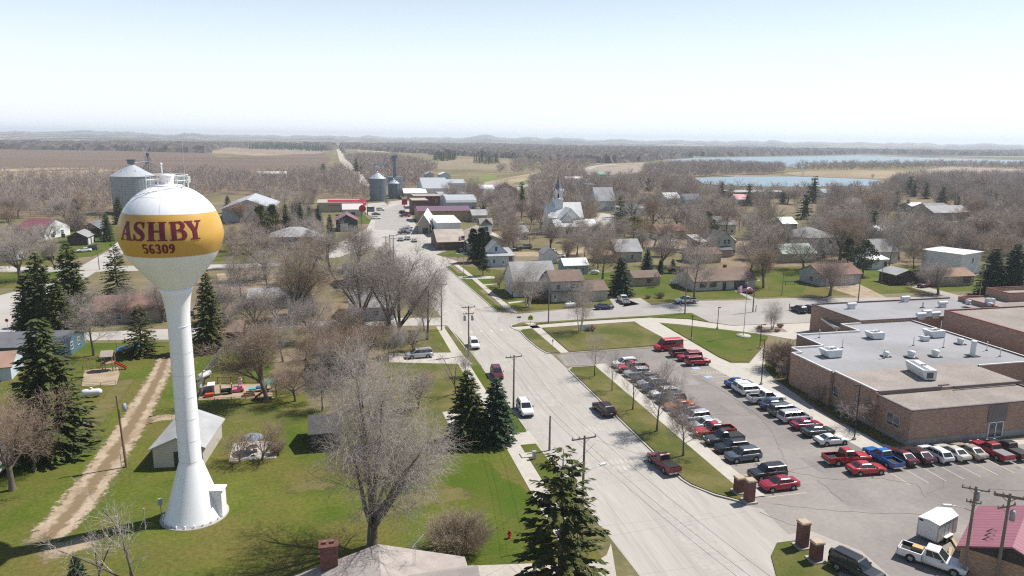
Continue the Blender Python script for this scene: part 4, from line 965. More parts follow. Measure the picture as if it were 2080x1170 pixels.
def wing(root, x0, x1, y0, y1, h, roof, rise, wall, roofm, ov=.4, base=True):
    mb = MB(); mb.box(x0, x1, y0, y1, -.05, h)
    if roof == 'gx':
        cy = (y0 + y1) / 2
        for x in (x0, x1): mb.tri((x, y0, h), (x, y1, h), (x, cy, h + rise))
    elif roof == 'gy':
        cx = (x0 + x1) / 2
        for y in (y0, y1): mb.tri((x0, y, h), (x1, y, h), (cx, y, h + rise))
    mb.build('wall', wall, root)
    r = MB()
    if roof in ('gx', 'gy'): gable_roof(r, x0, x1, y0, y1, h + .01, rise, roof[1], ov)
    elif roof == 'hip':
        dx, dy = x1 - x0, y1 - y0; q = min(dx, dy) / 2
        e = [(x0 - ov, y0 - ov, h), (x1 + ov, y0 - ov, h), (x1 + ov, y1 + ov, h), (x0 - ov, y1 + ov, h)]
        e2 = [(p[0], p[1], h + .15) for p in e]
        if dx >= dy: t = [(x0 + q, (y0 + y1) / 2, h + rise), (x1 - q, (y0 + y1) / 2, h + rise)]; fs = [(4, 5, 9, 8), (5, 6, 9), (6, 7, 8, 9), (7, 4, 8)]
        else: t = [((x0 + x1) / 2, y0 + q, h + rise), ((x0 + x1) / 2, y1 - q, h + rise)]; fs = [(4, 5, 8), (5, 6, 9, 8), (6, 7, 9), (7, 4, 8, 9)]
        r.add(e + e2 + t, fs + [(3, 2, 1, 0), (0, 1, 5, 4), (1, 2, 6, 5), (2, 3, 7, 6), (3, 0, 4, 7)])
    elif roof == 'flat':
        r.box(x0 - .08, x1 + .08, y0 - .08, y1 + .08, h + .002, h + .18)
    elif roof == 'shed':      # falls towards the camera
        a = [(x0 - ov, y0 - ov, h), (x1 + ov, y0 - ov, h), (x1 + ov, y1 + ov, h + rise), (x0 - ov, y1 + ov, h + rise)]; b = [(p[0], p[1], p[2] + .15) for p in a]
        r.add(a + b, [(4, 5, 6, 7), (3, 2, 1, 0), (0, 1, 5, 4), (1, 2, 6, 5), (2, 3, 7, 6), (3, 0, 4, 7)])
    elif roof == 'barrel':
        n = 8; cy = (y0 + y1) / 2; hw = (y1 - y0) / 2 + ov
        pr = [(cy - hw * math.cos(math.pi * i / n), h + rise * math.sin(math.pi * i / n)) for i in range(n + 1)]
        for i in range(n): r.add([(x0 - .1, pr[i][0], pr[i][1]), (x1 + .1, pr[i][0], pr[i][1]), (x1 + .1, pr[i + 1][0], pr[i + 1][1]), (x0 - .1, pr[i + 1][0], pr[i + 1][1])], [(0, 1, 2, 3)], 0, True)
        for x in (x0 - .09, x1 + .09): r.add([(x, y, z) for y, z in pr], [tuple(range(n + 1))])
    ro = r.build('roof', roofm, root)
    return ro

def bld(name, label, lm, cat, x0, x1, y0, y1, h, roof='gx', rise=1.6, wall='white', roofm='grey', rot=0.0, ov=.4, S=(), W=(), E=(), trim=None, chimney=None, group=None):
    cx, cy = (x0 + x1) / 2, (y0 + y1) / 2; hx, hy = (x1 - x0) / 2, (y1 - y0) / 2
    root = thing(name, label, cat, (cx, cy, 0.02), R(rot), group)
    wm = WALL[wall] if isinstance(wall, str) else wall
    if isinstance(roofm, str):
        rm = METAL[roofm[2:]]['Y' if roof in ('gy', 'barrel') else 'X'] if roofm.startswith('m:') else ROOF[roofm]
    else: rm = roofm
    ro = wing(root, -hx, hx, -hy, hy, h, roof, rise, wm, rm, ov)
    tr = trim or m_wfr
    for sd_, lst in (('S', S), ('W', W), ('E', E)):
        for q in lst: opening(root, sd_, hx, hy, q[0], q[1], q[2], q[3], q[4], tr)
    if chimney:
        m_ = MB(); u, v_, zt = chimney; m_.box(u - .4, u + .4, v_ - .3, v_ + .3, h * .9, zt); m_.box(u - .46, u + .46, v_ - .36, v_ + .36, zt, zt + .12); m_.build('chimney', BRICKD, ro)
    LM.append((cx, cy, lm)); root['_r'] = math.hypot(hx, hy)
    FOOT.append((cx, cy, hx + 1.0, hy + 1.0, R(rot)))
    return root
FOOT = []
def pb(name, label, lm, cat, pl, pr, depth, h, *a, **k):
    A, B = at(*pl), at(*pr); y = (A.y + B.y) / 2
    return bld(name, label, lm, cat, A.x, B.x, y, y + depth, h, *a, **k)

def win(n, L, z=.9, w_=.9, h_=1.2, kind='w'):
    return [(L * (i + .5) / n, z, w_, h_, kind) for i in range(n)]

# ---- the water tower
TX, TY = at(396, 1045).x, at(396, 1045).y
m_wt = mat('tower_white', (.90, .90, .90), (.85, .85, .855), scale=.8, rough=.32, kind='obj', spec=.45, fine=.03, fscale=3, stretch=(1, 1, .12))
m_gold = mat('tower_gold', (.60, .355, .075), (.56, .325, .065), scale=.35, rough=.36, kind='obj', spec=.45)
m_let = mat('lettering_maroon', (.17, .016, .035), rough=.45, kind='obj')
wt = thing('water_tower', 'tall white water tower with gold band reading ASHBY 56309', 'water tower', (TX, TY, 0))
RH, RU, ZC = 4.85, 5.15, 30.1
zj = hgt(393, 1045, 938); zb2 = hgt(393, 1045, 660); z58 = hgt(393, 1045, 580)
prof = [(3.05, 0.0), (3.05, .12), (2.95, .3), (1.22, zj - .1), (1.12, zj + .15), (1.08, zb2 - 2), (1.08, zb2), (1.12, zb2 + .28 * (z58 - zb2)), (1.22, zb2 + .55 * (z58 - zb2)), (1.40, zb2 + .8 * (z58 - zb2)), (1.66, z58)]
mb = MB(); mb.lathe(prof, 64)
for z in (zj + .0, zb2): mb.lathe([(1.095, z - .03), (1.125, z), (1.095, z + .03)], 64, cap=False)
mb.build('column', m_wt, wt)
m_weld = mat('weld_grey', (.74, .74, .74), rough=.5, kind='obj')
zt0 = z58 - .1
tank = [(1.66, zt0), (2.7, zt0 + 1.25), (3.75, zt0 + 2.6)]
RF = lambda la: RH * math.cos(la) * (1 + .0042 * min(0, math.degrees(la)))
lat0 = math.asin(-.5)
z_l = lambda la: ZC + RU * math.sin(la)
for la in range(-30, 91, 4):
    t = R(la); r_ = RF(t)
    if z_l(t) > zt0 + 2.9 and la < 88: tank.append((r_, z_l(t)))
tank.append((.02, ZC + RU))
mis = [1 if ZC + RU * math.sin(R(-17)) < (tank[i][1] + tank[i + 1][1]) / 2 < ZC + RU * math.sin(R(30)) else 0 for i in range(len(tank) - 1)]
# put rings exactly on the edges of the band
for la in (-17, 30):
    z = z_l(R(la))
    k = next(i for i in range(len(tank)) if tank[i][1] > z); tank.insert(k, (RF(R(la)), z))
tank = [p for i, p in enumerate(tank) if i == 0 or abs(p[1] - tank[i - 1][1]) > .02 or p[0] < .1]
mis = [1 if z_l(R(-17)) - .005 < (tank[i][1] + tank[i + 1][1]) / 2 < z_l(R(30)) + .005 else 0 for i in range(len(tank) - 1)]
mb = MB(); mb.lathe(tank, 96, mis=mis, cap=False)
tk = mb.build('tank', [m_wt, m_gold], wt)
mb = MB()
for la in (-16.6, 29.6, 52, 70):
    t = R(la); mb.lathe([(RF(t - .005) + .008, z_l(t - .005)), (RF(t + .005) + .008, z_l(t + .005))], 96, cap=False)
for k in range(10):
    a = 6.283 * k / 10 + .3
    for j in range(30, 70, 4):
        g = [((RF(R(l_)) + .007) * math.cos(a + s / RH / max(.2, math.cos(R(l_)))), (RF(R(l_)) + .007) * math.sin(a + s / RH / max(.2, math.cos(R(l_)))), z_l(R(l_))) for l_, s in ((j, -.022), (j, .022), (j + 4, .022), (j + 4, -.022))]; mb.quad(*g)
mb.build('weld_seam', m_weld, tk)
mb = MB()
for z in (zj + .3, zj + 2.6, zj + 5.0, zj + 7.4, zj + 9.8, zj + 12.2): mb.lathe([(1.125, z - .02), (1.125, z + .02)], 48, cap=False)
mb.build('weld_seam', m_weld, wt)
AZ0 = math.degrees(math.atan2(-TY, -TX))
def glyph(ch):
    q = []; r_ = lambda a, b, c, d: q.append([(a, c), (b, c), (b, d), (a, d)])
    def stroke(pts, ws):
        L, Rr = [], []
        for i, p in enumerate(pts):
            a = Vector(pts[max(0, i - 1)]); b = Vector(pts[min(len(pts) - 1, i + 1)]); d = (b - a).normalized(); n = Vector((-d.y, d.x)) * ws[i] / 2
            L.append((p[0] + n.x, p[1] + n.y)); Rr.append((p[0] - n.x, p[1] - n.y))
        for i in range(len(pts) - 1): q.append([Rr[i], Rr[i + 1], L[i + 1], L[i]])
    def smooth(pts, ws, n=4):
        P, W_ = [], []
        for i in range(len(pts) - 1):
            p0, p1, p2, p3 = pts[max(0, i - 1)], pts[i], pts[i + 1], pts[min(len(pts) - 1, i + 2)]
            for k in range(n):
                t = k / n
                P.append(tuple(.5 * (2 * p1[j] + (p2[j] - p0[j]) * t + (2 * p0[j] - 5 * p1[j] + 4 * p2[j] - p3[j]) * t * t + (3 * p1[j] - p0[j] - 3 * p2[j] + p3[j]) * t ** 3) for j in (0, 1)))
                W_.append(ws[i] + (ws[i + 1] - ws[i]) * t)
        P.append(pts[-1]); W_.append(ws[-1]); stroke(P, W_)
    if ch == 'A':
        q += [[(.10, .05), (.19, .05), (.50, .96), (.42, .96)], [(.60, .05), (.88, .05), (.60, 1), (.40, 1)]]; r_(.26, .70, .29, .38); r_(0, .31, 0, .07); r_(.50, 1, 0, .07)
    elif ch == 'H':
        r_(.10, .33, .05, .95); r_(.67, .90, .05, .95); r_(.32, .68, .45, .55)
        for a in (0, .57):
            r_(a, a + .43, 0, .07); r_(a, a + .43, .93, 1)
    elif ch == 'B':
        r_(.10, .34, .05, .95); r_(0, .50, 0, .07); r_(0, .50, .93, 1); r_(.33, .52, .49, .56)
        smooth([(.46, .965), (.68, .93), (.80, .76), (.68, .58), (.46, .525)], [.07, .14, .24, .14, .07]); smooth([(.46, .525), (.74, .48), (.87, .27), (.74, .08), (.46, .035)], [.07, .15, .26, .15, .07])
    elif ch == 'Y':
        q += [[(.40, .46), (.63, .46), (.36, .97), (.08, .97)], [(.53, .46), (.63, .46), (.90, .97), (.79, .97)]]; r_(.40, .63, .05, .48); r_(0, .46, .93, 1); r_(.64, 1, .93, 1); r_(.26, .77, 0, .07)
    elif ch == 'S':
        smooth([(.84, .72), (.74, .90), (.50, .965), (.25, .88), (.19, .72), (.34, .58), (.60, .46), (.80, .30), (.74, .11), (.48, .035), (.24, .10), (.13, .30)], [.06, .08, .08, .15, .21, .25, .27, .24, .16, .08, .08, .06]); r_(.82, .88, .66, .99); r_(.09, .15, .01, .34)
    elif ch == '5':
        r_(.22, .86, .86, 1); r_(.20, .29, .50, .92); smooth([(.24, .54), (.48, .61), (.74, .50), (.78, .30), (.64, .09), (.40, .04), (.14, .14)], [.08, .12, .20, .24, .15, .09, .13])
    elif ch == '6':
        smooth([(.80, .86), (.60, .95), (.36, .80), (.24, .48), (.32, .14), (.54, .04), (.76, .16), (.78, .36), (.60, .52), (.40, .48)], [.14, .09, .17, .24, .17, .09, .18, .20, .11, .08])
    elif ch == '9':
        smooth([(.20, .14), (.40, .05), (.64, .20), (.76, .52), (.68, .86), (.46, .96), (.24, .84), (.22, .64), (.40, .48), (.60, .52)], [.14, .09, .17, .24, .17, .09, .18, .20, .11, .08])
    elif ch == '3':
        smooth([(.18, .80), (.36, .95), (.62, .92), (.72, .74), (.58, .56), (.40, .53)], [.14, .09, .16, .22, .12, .07]); smooth([(.40, .53), (.64, .48), (.78, .28), (.64, .08), (.40, .04), (.14, .18)], [.07, .14, .24, .15, .09, .14])
    elif ch == '0':
        smooth([(.50, .96), (.26, .80), (.20, .50), (.26, .20), (.50, .04), (.74, .20), (.80, .50), (.74, .80), (.50, .96)], [.08, .18, .24, .18, .08, .18, .24, .18, .08])
    return q
def word(text, spans, lat, lath, name):
    mb = MB(); lay = 0
    for ch, (a0, a1), base in [(c, (a + k, b_ + k), .026 + .014 * k) for k in (-.5, .5) for c, (a, b_) in zip(text, spans)]:
        for q in glyph(ch):
            lay += 1; off = base + .0007 * (lay % 12); n = 4
            g = []
            for j in range(n + 1):
                for i in range(n + 1):
                    u, v_ = i / n, j / n
                    x = (q[0][0] * (1 - u) + q[1][0] * u) * (1 - v_) + (q[3][0] * (1 - u) + q[2][0] * u) * v_
                    y = (q[0][1] * (1 - u) + q[1][1] * u) * (1 - v_) + (q[3][1] * (1 - u) + q[2][1] * u) * v_
                    az = R(AZ0 + a0 + (a1 - a0) * x); la = R(lat - lath / 2 + lath * y)
                    rr_ = RF(la) + off; g.append((rr_ * math.cos(az), rr_ * math.sin(az), ZC + (RU + off) * math.sin(la)))
            mb.add(g, [(j * (n + 1) + i, j * (n + 1) + i + 1, (j + 1) * (n + 1) + i + 1, (j + 1) * (n + 1) + i) for j in range(n) for i in range(n)])
    mb.build(name, m_let, tk)
word('ASHBY', [(a * .95 + 2, b_ * .95 + 2) for a, b_ in ((-69, -47.5), (-47.5, -31), (-29, -7.5), (-3.5, 14.5), (13.5, 34))], 12.0, 20.0, 'lettering')
word('56309', [(-33 + 7.2 * i, -33 + 7.2 * i + 6.7) for i in range(5)], -6.4, 10.2, 'lettering')
# roof deck: collar, hatch, railing, aerials
mb = MB(); mb.lathe([(1.35, ZC + RU - .35), (1.35, ZC + RU - .09), (1.28, ZC + RU - .04), (.02, ZC + RU + .04)], 40, cap=False); mb.build('roof_deck', m_wt, wt)
zr_ = ZC + RU
mb = MB(); mb.lathe([(.58, zr_), (.58, zr_ + .45), (.74, zr_ + .8), (.74, zr_ + .92), (.02, zr_ + 1.0)], 24, cap=False); mb.build('vent_hood', m_wt, wt)
mb = MB(); rr = 1.9
for k in range(14):
    a = 6.283 * k / 14; mb.tube((rr * math.cos(a), rr * math.sin(a), zr_ - .5), (rr * math.cos(a), rr * math.sin(a), zr_ + .9), .03, n=5)
for z in (zr_ + .4, zr_ + .9):
    for k in range(28):
        a, b = 6.283 * k / 28, 6.283 * (k + 1) / 28; mb.tube((rr * math.cos(a), rr * math.sin(a), z), (rr * math.cos(b), rr * math.sin(b), z), .03, n=5)
mb.build('railing', m_wt, wt)
mb = MB(); mb.tube((1.55, .5, zr_), (1.55, .5, zr_ + 4.6), .045, .02, n=6); mb.build('aerial', m_chrome, wt)
mb = MB(); mb.tube((-.3, -.6, zr_ + 1.1), (-.3, -.6, zr_ + 1.9), .07, n=8); mb.ball((-.3, -.6, zr_ + 1.95), .13); mb.build('warning_lamp', [m_wt], wt)
mb = MB(); mb.tube((1.7, .2, zr_ + .15), (2.0, -.9, zr_ + .55), .07, n=6); mb.box(.8, 1.9, .3, 1.3, zr_ + .1, zr_ + .7); mb.build('equipment_box', mat('equipment_green', (.42, .47, .43), rough=.6, kind='obj'), wt)
ca, sa = math.cos(R(-12)), math.sin(R(-12))
mb = MB(); M_ = Matrix.Translation((2.55 * ca, 2.55 * sa, 1.5)) @ Matrix.Rotation(R(-12), 4, 'Z'); mb.obox(M_, 1.3, 1.3, 3.0); mb.obox(Matrix.Translation((2.62 * ca, 2.62 * sa, 3.06)) @ Matrix.Rotation(R(-12), 4, 'Z'), 1.5, 1.45, .16); mb.build('entry_vestibule', m_wt, wt)
mb = MB(); mb.lathe([(3.45, -.02), (3.45, .06), (3.06, .07)], 48, cap=False); mb.build('footing', m_conc, wt)
mb = MB()
for k in range(22):
    a = 6.283 * k / 22; mb.obox(Matrix.Translation((3.12 * math.cos(a), 3.12 * math.sin(a), .2)) @ Matrix.Rotation(a, 4, 'Z'), .12, .10, .30)
mb.build('anchor_bolt', m_wt, wt)
LM.append((TX, TY, 'water tower')); FOOT.append((TX, TY, 4.5, 4.5, 0))
mb = MB()
for z in range(1, 30): pass

# ---- grain bins and elevators
m_bin = waved('bin_steel', (.36, .40, .43), (.25, .28, .31), 'Z', .5, rough=.38, metal=.35, spec=.4)
m_binw = waved('bin_steel_pale', (.34, .375, .405), (.20, .23, .255), 'Z', .35, rough=.40, metal=.35, spec=.4)
m_bind = waved('bin_steel_blue', (.17, .21, .25), (.12, .15, .18), 'Z', .4, rough=.4, metal=.35, spec=.4)
m_roofz = mat('bin_roof', (.55, .58, .59), (.47, .50, .52), scale=.4, rough=.35, metal=.3, kind='obj', spec=.4)
def grain_bin(x, y, r_, he, hr, label, m=None, group=None, z=0):
    t = thing('grain_bin', label, 'grain bin', (x, y, z), 0, group)
    a = MB(); a.lathe([(r_, 0), (r_, he)], 40, cap=False)
    for k in range(40): 
        q = 6.283 * k / 40; a.obox(Matrix.Translation((r_ * math.cos(q), r_ * math.sin(q), he / 2)) @ Matrix.Rotation(q, 4, 'Z'), .10, .09, he)
    a.build('bin_wall', m or m_bin, t)
    b_ = MB(); b_.lathe([(r_ * 1.03, he - .1), (r_ * 1.03, he + .02), (r_ * .14, he + hr), (.02, he + hr)], 40, cap=False, smooth=False); rf = b_.build('roof', m_roofz, t)
    c_ = MB(); c_.lathe([(r_ * .10, he + hr - .1), (r_ * .10, he + hr + .8), (.02, he + hr + 1.0)], 12, cap=False); c_.build('cap', m_chrome, rf)
    d_ = MB()
    for k in range(6):
        q = 1.0 + 6.283 * k / 6; d_.tube((r_ * .62 * math.cos(q), r_ * .62 * math.sin(q), he + hr * .4), (r_ * .62 * math.cos(q), r_ * .62 * math.sin(q), he + hr * .4 + .8), .25, n=6)
    d_.build('roof_vent', m_chrome, rf)
    LM.append((x, y, label.split(' beside')[0].split(' behind')[0][:28])); FOOT.append((x, y, r_ + 2, r_ + 2, 0)); return t
c0 = at(276, 432)
rb = 41 / 1480 * math.hypot(c0.x, c0.y) * .86
hE = hgt(266, 432, 357); hT = hgt(266, 432, 335)
gb = grain_bin(c0.x, c0.y, rb, hE, hT - hE, 'huge ribbed grey grain bin beside the water tower tank', m_binw)
a = MB(); a.box(-1.6, 1.6, -1.2, 1.2, hT + .5, hT + 2.2); a.box(-2.2, 2.2, -.5, .5, hT + 2.2, hT + 2.8); a.build('machinery', m_bind, gb)
def leg_tower(x, y, h, label, w_=1.6):
    t = thing('grain_elevator', label, 'grain elevator leg', (x, y, 0)); a = MB()
    for sx in (-1, 1):
        for sy in (-1, 1): a.tube((sx * w_ / 2, sy * w_ / 2, 0), (sx * w_ / 2, sy * w_ / 2, h - 2), .10, n=5)
    for k in range(int(h / 3)):
        z = k * 3.0
        for s in (-1, 1):
            a.tube((-w_ / 2, s * w_ / 2, z), (w_ / 2, s * w_ / 2, z + 3), .05, n=4); a.tube((s * w_ / 2, -w_ / 2, z), (s * w_ / 2, w_ / 2, z + 3), .05, n=4)
    a.build('lattice', m_bind, t)
    b_ = MB(); b_.box(-.35, .35, -.25, .25, 0, h); b_.build('leg_casing', m_bin, t)
    c_ = MB(); c_.box(-.8, .8, -.6, .6, h - 1.4, h + .4); c_.box(-1.3, 1.3, -1.0, 1.0, h - 2.0, h - 1.85); c_.build('head_housing', m_bind, t); return t
p = at(297, 430); p2 = at(304, 426)
lt = leg_tower(p2.x, p2.y + 6, hgt(290, 430, 316) + 0.5, 'lattice elevator leg rising behind the huge ribbed bin', 2.4)
sp = MB(); hh = hgt(290, 430, 322); sp.tube((0, 0, hh - 2), (c0.x - p2.x + 1, c0.y - p2.y - 6, hT + 1.0), .28, n=8); sp.tube((0, 0, hh - 2), (13, -3, hh - 9), .28, n=8); sp.tube((0, 0, hh - 2), (-5, 2, hh - 8), .28, n=8); sp.build('spout', m_bin, lt)
c1 = at(769, 409); rb = 16.5 / 1480 * math.hypot(c1.x, c1.y) * .99
hE = hgt(769, 409, 363); hT = hgt(769, 409, 352)
grain_bin(c1.x, c1.y + rb, rb, hE, hT - hE, 'tall dark steel grain bin at the head of main street', m_bind)
c2 = at(801, 403)
grain_bin(c2.x, c2.y, 3.6, hgt(801, 403, 372), 2.2, 'small dark bin standing against the grey elevator house', m_bind)
e0, e1 = at(791, 400), at(819, 400)
t = thing('elevator_house', 'tall grey metal elevator house behind the small dark bin', 'grain elevator', ((e0.x + e1.x) / 2, e0.y + 9, 0))
he = hgt(805, 399, 361); wv = (e1.x - e0.x) / 2
a = MB(); a.box(-wv, -.5, -5, 5, 0, he); a.build('wall', m_bind, t); a = MB(); a.box(-.5, wv, -5.2, 5, 0, he - 1); a.build('wall', m_binw, t)
a = MB(); a.box(-wv - .2, wv + .2, -5.4, 5.2, he, he + .3); a.build('roof', m_bind, t)
a = MB(); a.box(-1.2, .8, -1, 1, he + .3, he + 13); a.box(-2, 1.6, -1.4, 1.4, he + 13, he + 15); a.build('head_tower', m_bind, t)
a = MB(); zc_ = he + 8.5; a.box(-(e0.x + e1.x) / 2 + c1.x, -1.2, -.6, .6, zc_, zc_ + 1.0); a.box(-(e0.x + e1.x) / 2 + c1.x - .5, -(e0.x + e1.x) / 2 + c1.x + .5, -.5, .5, hT - 2, zc_); a.build('conveyor', m_bin, t)
LM.append((c2.x, c2.y, 'small dark grain bin')); FOOT.append(((e0.x + e1.x) / 2, e0.y + 9, wv + 2, 8, 0))
# ---------------------------------------------------------------- the school
m_memb = mat('roof_membrane', (.275, .268, .263), (.238, .232, .228), scale=.12, rough=.85, fine=.08, fscale=1.2, spec=.15, c3=(.315, .315, .325), scale3=.05)
m_rgrav = mat('roof_gravel', (.335, .295, .262), (.285, .25, .22), scale=.30, rough=.95, fine=.26, fscale=4, spec=.1, c3=(.255, .222, .193), scale3=.10, bump=.4, bscale=12)
m_copw = mat('coping_white', (.66, .66, .65), rough=.5); m_copd = mat('coping_dark', (.16, .12, .12), rough=.5); m_copr = mat('coping_red', (.27, .060, .050), rough=.5)
school = thing('school_building', 'sprawling flat roofed brick school beside the full parking lot', 'school')
def block(x0, x1, y0, y1, h, roofm, cop, par=.28, sides='NSEW', wall=None):
    mb = MB(); mb.box(x0, x1, y0, y1, -.05, h - par); mb.build('wall', wall or BRICK, school)
    r = MB(); r.add([(x0, y0, h - par + .004), (x1, y0, h - par + .004), (x1, y1, h - par + .004), (x0, y1, h - par + .004)], [(0, 1, 2, 3)]); r.build('roof', roofm, school)
    p = MB(); c = MB(); t = .26; o = .04
    for s in sides:
        q = {'W': (x0, x0 + t, y0, y1), 'E': (x1 - t, x1, y0, y1), 'S': (x0 + (t if 'W' in sides else 0), x1 - (t if 'E' in sides else 0), y0, y0 + t), 'N': (x0 + (t if 'W' in sides else 0), x1 - (t if 'E' in sides else 0), y1 - t, y1)}[s]
        p.box(*q, h - par, h); c.box(q[0] - (o if s == 'W' else 0), q[1] + (o if s == 'E' else 0), q[2] - (o if s == 'S' else 0), q[3] + (o if s == 'N' else 0), h - .10, h + .06)
    if sides: p.build('parapet', wall or BRICK, school); c.build('coping', cop, school)
block(73.6, 98.0, 76.8, 83.4, 5.0, m_rgrav, m_copd, .14, 'WSE')
block(73.55, 98.5, 83.4, 92.6, 5.5, m_rgrav, m_copw, .22, 'W')
mb = MB(); mb.box(73.9, 84.6, 83.3, 83.5, 5.0, 5.45); mb.box(84.6, 86.4, 83.9, 84.1, 5.0, 5.45); mb.box(86.4, 98.4, 82.9, 83.1, 5.0, 5.45); mb.build('coping', m_copd, school)
block(73.0, 98.5, 92.6, 102.8, 5.5, m_memb, m_copw, .22, 'W'); block(98.5, 110.5, 90.6, 102.8, 5.5, m_memb, m_copw, .22, 'SE')
block(74.8, 110.5, 102.8, 105.6, 5.5, m_memb, m_copw, .22, 'WE'); block(81.0, 110.5, 105.6, 113.0, 5.5, m_memb, m_copw, .22, 'WE'); block(94.2, 110.5, 113.0, 118.2, 5.5, m_memb, m_copw, .22, 'WE')
mb = MB()
for a, b, y in ((73.0, 74.8, 102.8), (74.8, 81.0, 105.6), (81.0, 94.2, 113.0), (94.2, 98.6, 118.2)): mb.box(a, b, y - .27, y + .05, 5.28, 5.58)
mb.build('coping', m_copw, school)
block(98.6, 134.0, 118.2, 133.4, 5.9, m_memb, m_copd, .25, 'NSW')
block(110.5, 115.2, 86.0, 118.2, 3.3, m_rgrav, m_copd, .2, '')
block(115.2, 152.0, 84.0, 115.4, 8.0, m_rgrav, m_copr, .22, 'WN'); block(134.0, 168.0, 115.4, 131.0, 6.6, m_rgrav, m_copr, .35, 'WN', BRICK); block(141.8, 168.0, 125.5, 131.5, 8.2, m_rgrav, m_copr, .8, 'WSN')
mb = MB(); mb.prism([(96.2, 122.5), (98.5, 120.0), (104.5, 121.0), (104.8, 127.0), (101.5, 130.0), (98.6, 130.0)], 3.3, 3.75, 0, 1); mb.box(97.2, 98.4, 122.6, 123.2, 0, 3.3); mb.box(103.0, 103.6, 122.0, 122.6, 0, 3.3)
mb.build('entrance_canopy', [m_copw, m_rgrav], school)
mb = MB(); mb.box(73.57, 87.0, 76.74, 76.8, -.02, .85); mb.box(88.6, 98.0, 76.74, 76.8, -.02, .85); mb.box(73.54, 73.6, 76.8, 92.0, -.02, .55); mb.build('foundation', m_fnd, school)
def sch_window(x, y, z, w_, h_):
    f = MB()
    for i in range(3): f.box(x - .07, x - .02, y + i * w_ / 2 - .05, y + i * w_ / 2 + .05, z, z + h_)
    for zz in (z, z + h_ * .32, z + h_): f.box(x - .065, x - .02, y, y + w_, zz - .05, zz + .05)
    fr = f.build('window', m_wfd if z > 90 else mat('window_trim_beige', (.50, .46, .40), rough=.6), school)
    p_ = MB(); p_.box(x - .03, x + .01, y, y + w_, z, z + h_); p_.build('pane', m_win, fr)
sch_window(73.6, 78.6, 1.7, 2.4, 1.7); sch_window(73.55, 91.0, 1.7, 2.6, 1.6); sch_window(73.55, 86.6, 1.7, 1.2, 1.6)
mb = MB(); mb.box(86.2, 89.4, 76.72, 76.82, 2.35, 4.86); mb.build('door_panel', mat('entry_panel', (.17, .145, .145), rough=.6), school)
d = MB(); 
for x in (86.55, 87.75, 88.95): d.box(x - .07, x + .07, 76.66, 76.8, 0, 2.35)
d.box(86.5, 89.0, 76.66, 76.8, 2.22, 2.36); d.box(86.5, 89.0, 76.66, 76.8, 0, .14)
dr = d.build('door', m_wfr, school); p_ = MB(); p_.box(86.6, 88.9, 76.72, 76.79, .1, 2.3); p_.build('pane', m_win, dr)
# pilasters and shadow joints on the brick
mb = MB()
for y in (83.4, 100.2): mb.box(73.38, 73.62, y - .3, y + .3, 0, 5.3)
mb.build('pilaster', BRICK, school)
FOOT += [(86, 90, 14, 16, 0), (100, 108, 14, 12, 0), (117, 126, 20, 9, 0), (134, 100, 20, 17, 0), (152, 124, 18, 9, 0)]; LM += [(78, 90, 'brick school wall'), (112, 132, 'rear wing of the school')]
m_rtu = mat('unit_paint', (.66, .68, .69), (.58, .60, .61), scale=.8, rough=.5, kind='obj')
def rtu(px, py, sx, sy, h, z, label, rot=0, slant=True):
    p = at(px, py, z); t = thing('rooftop_unit', label, 'rooftop unit', (p.x, p.y, z), R(rot), 'air handling units on the school roof')
    mb = MB(); x0, x1, y0, y1 = -sx / 2, sx / 2, -sy / 2, sy / 2
    if slant: mb.add([(x0 + sx * .22, y0, .12), (x1, y0, .12), (x1, y1, .12), (x0 + sx * .22, y1, .12), (x0, y0, h), (x1, y0, h), (x1, y1, h), (x0, y1, h)], [(3, 2, 1, 0), (4, 5, 6, 7), (0, 1, 5, 4), (1, 2, 6, 5), (2, 3, 7, 6), (3, 0, 4, 7)])
    else: mb.box(x0, x1, y0, y1, .12, h)
    mb.build('cabinet', m_rtu, t)
    b_ = MB(); b_.box(x0 + sx * .24, x1 - .05, y0 + .05, y1 - .05, 0, .12); b_.build('kerb_frame', m_trim, t)
    g = MB(); g.box(x0 + sx * .2, x0 + sx * .55, y0 + .3, y1 - .3, h, h + .03); 
    for k in range(2): g.tube((x1 - sx * .2 * (k + 1), 0, h), (x1 - sx * .2 * (k + 1), 0, h + .14), min(.35, sx * .09), n=12)
    g.build('fan_grille', m_copd if not slant else mat('grille_grey', (.20, .21, .22), rough=.6, kind='obj'), t)
    if sy > 4 or sx > 4:
        g = MB(); g.box(x0 + sx * .30, x1 - .5, y0 - .02, y0 + .001, .35, h - .35); g.build('louvre', mat('louvre_dark', (.11, .10, .10), rough=.7, kind='obj'), t)
    return t
rtu(1685, 724, 3.0, 2.2, 1.35, 5.29, 'white square air unit nearest the west edge of the grey school roof')
rtu(1775, 687, 2.8, 2.0, 1.25, 5.29, 'white air unit standing alone in the middle of the grey school roof')
rtu(1895, 684, 3.2, 2.2, 1.35, 5.29, 'white wedge air unit by the gap before the high school wing')
rtu(1868, 762, 2.1, 5.2, 1.6, 5.29, 'largest white air unit, long and wedge shaped, on school gravel roof', -14)
rtu(1878, 692, 1.3, 1.0, .9, 5.29, 'small white air box beside the wedge air unit on school roof', 0, False)
rtu(2010, 618, 1.6, 1.2, 1.3, 6.27, 'small grey condenser on the high gravel roof near red parapet', 0, False)
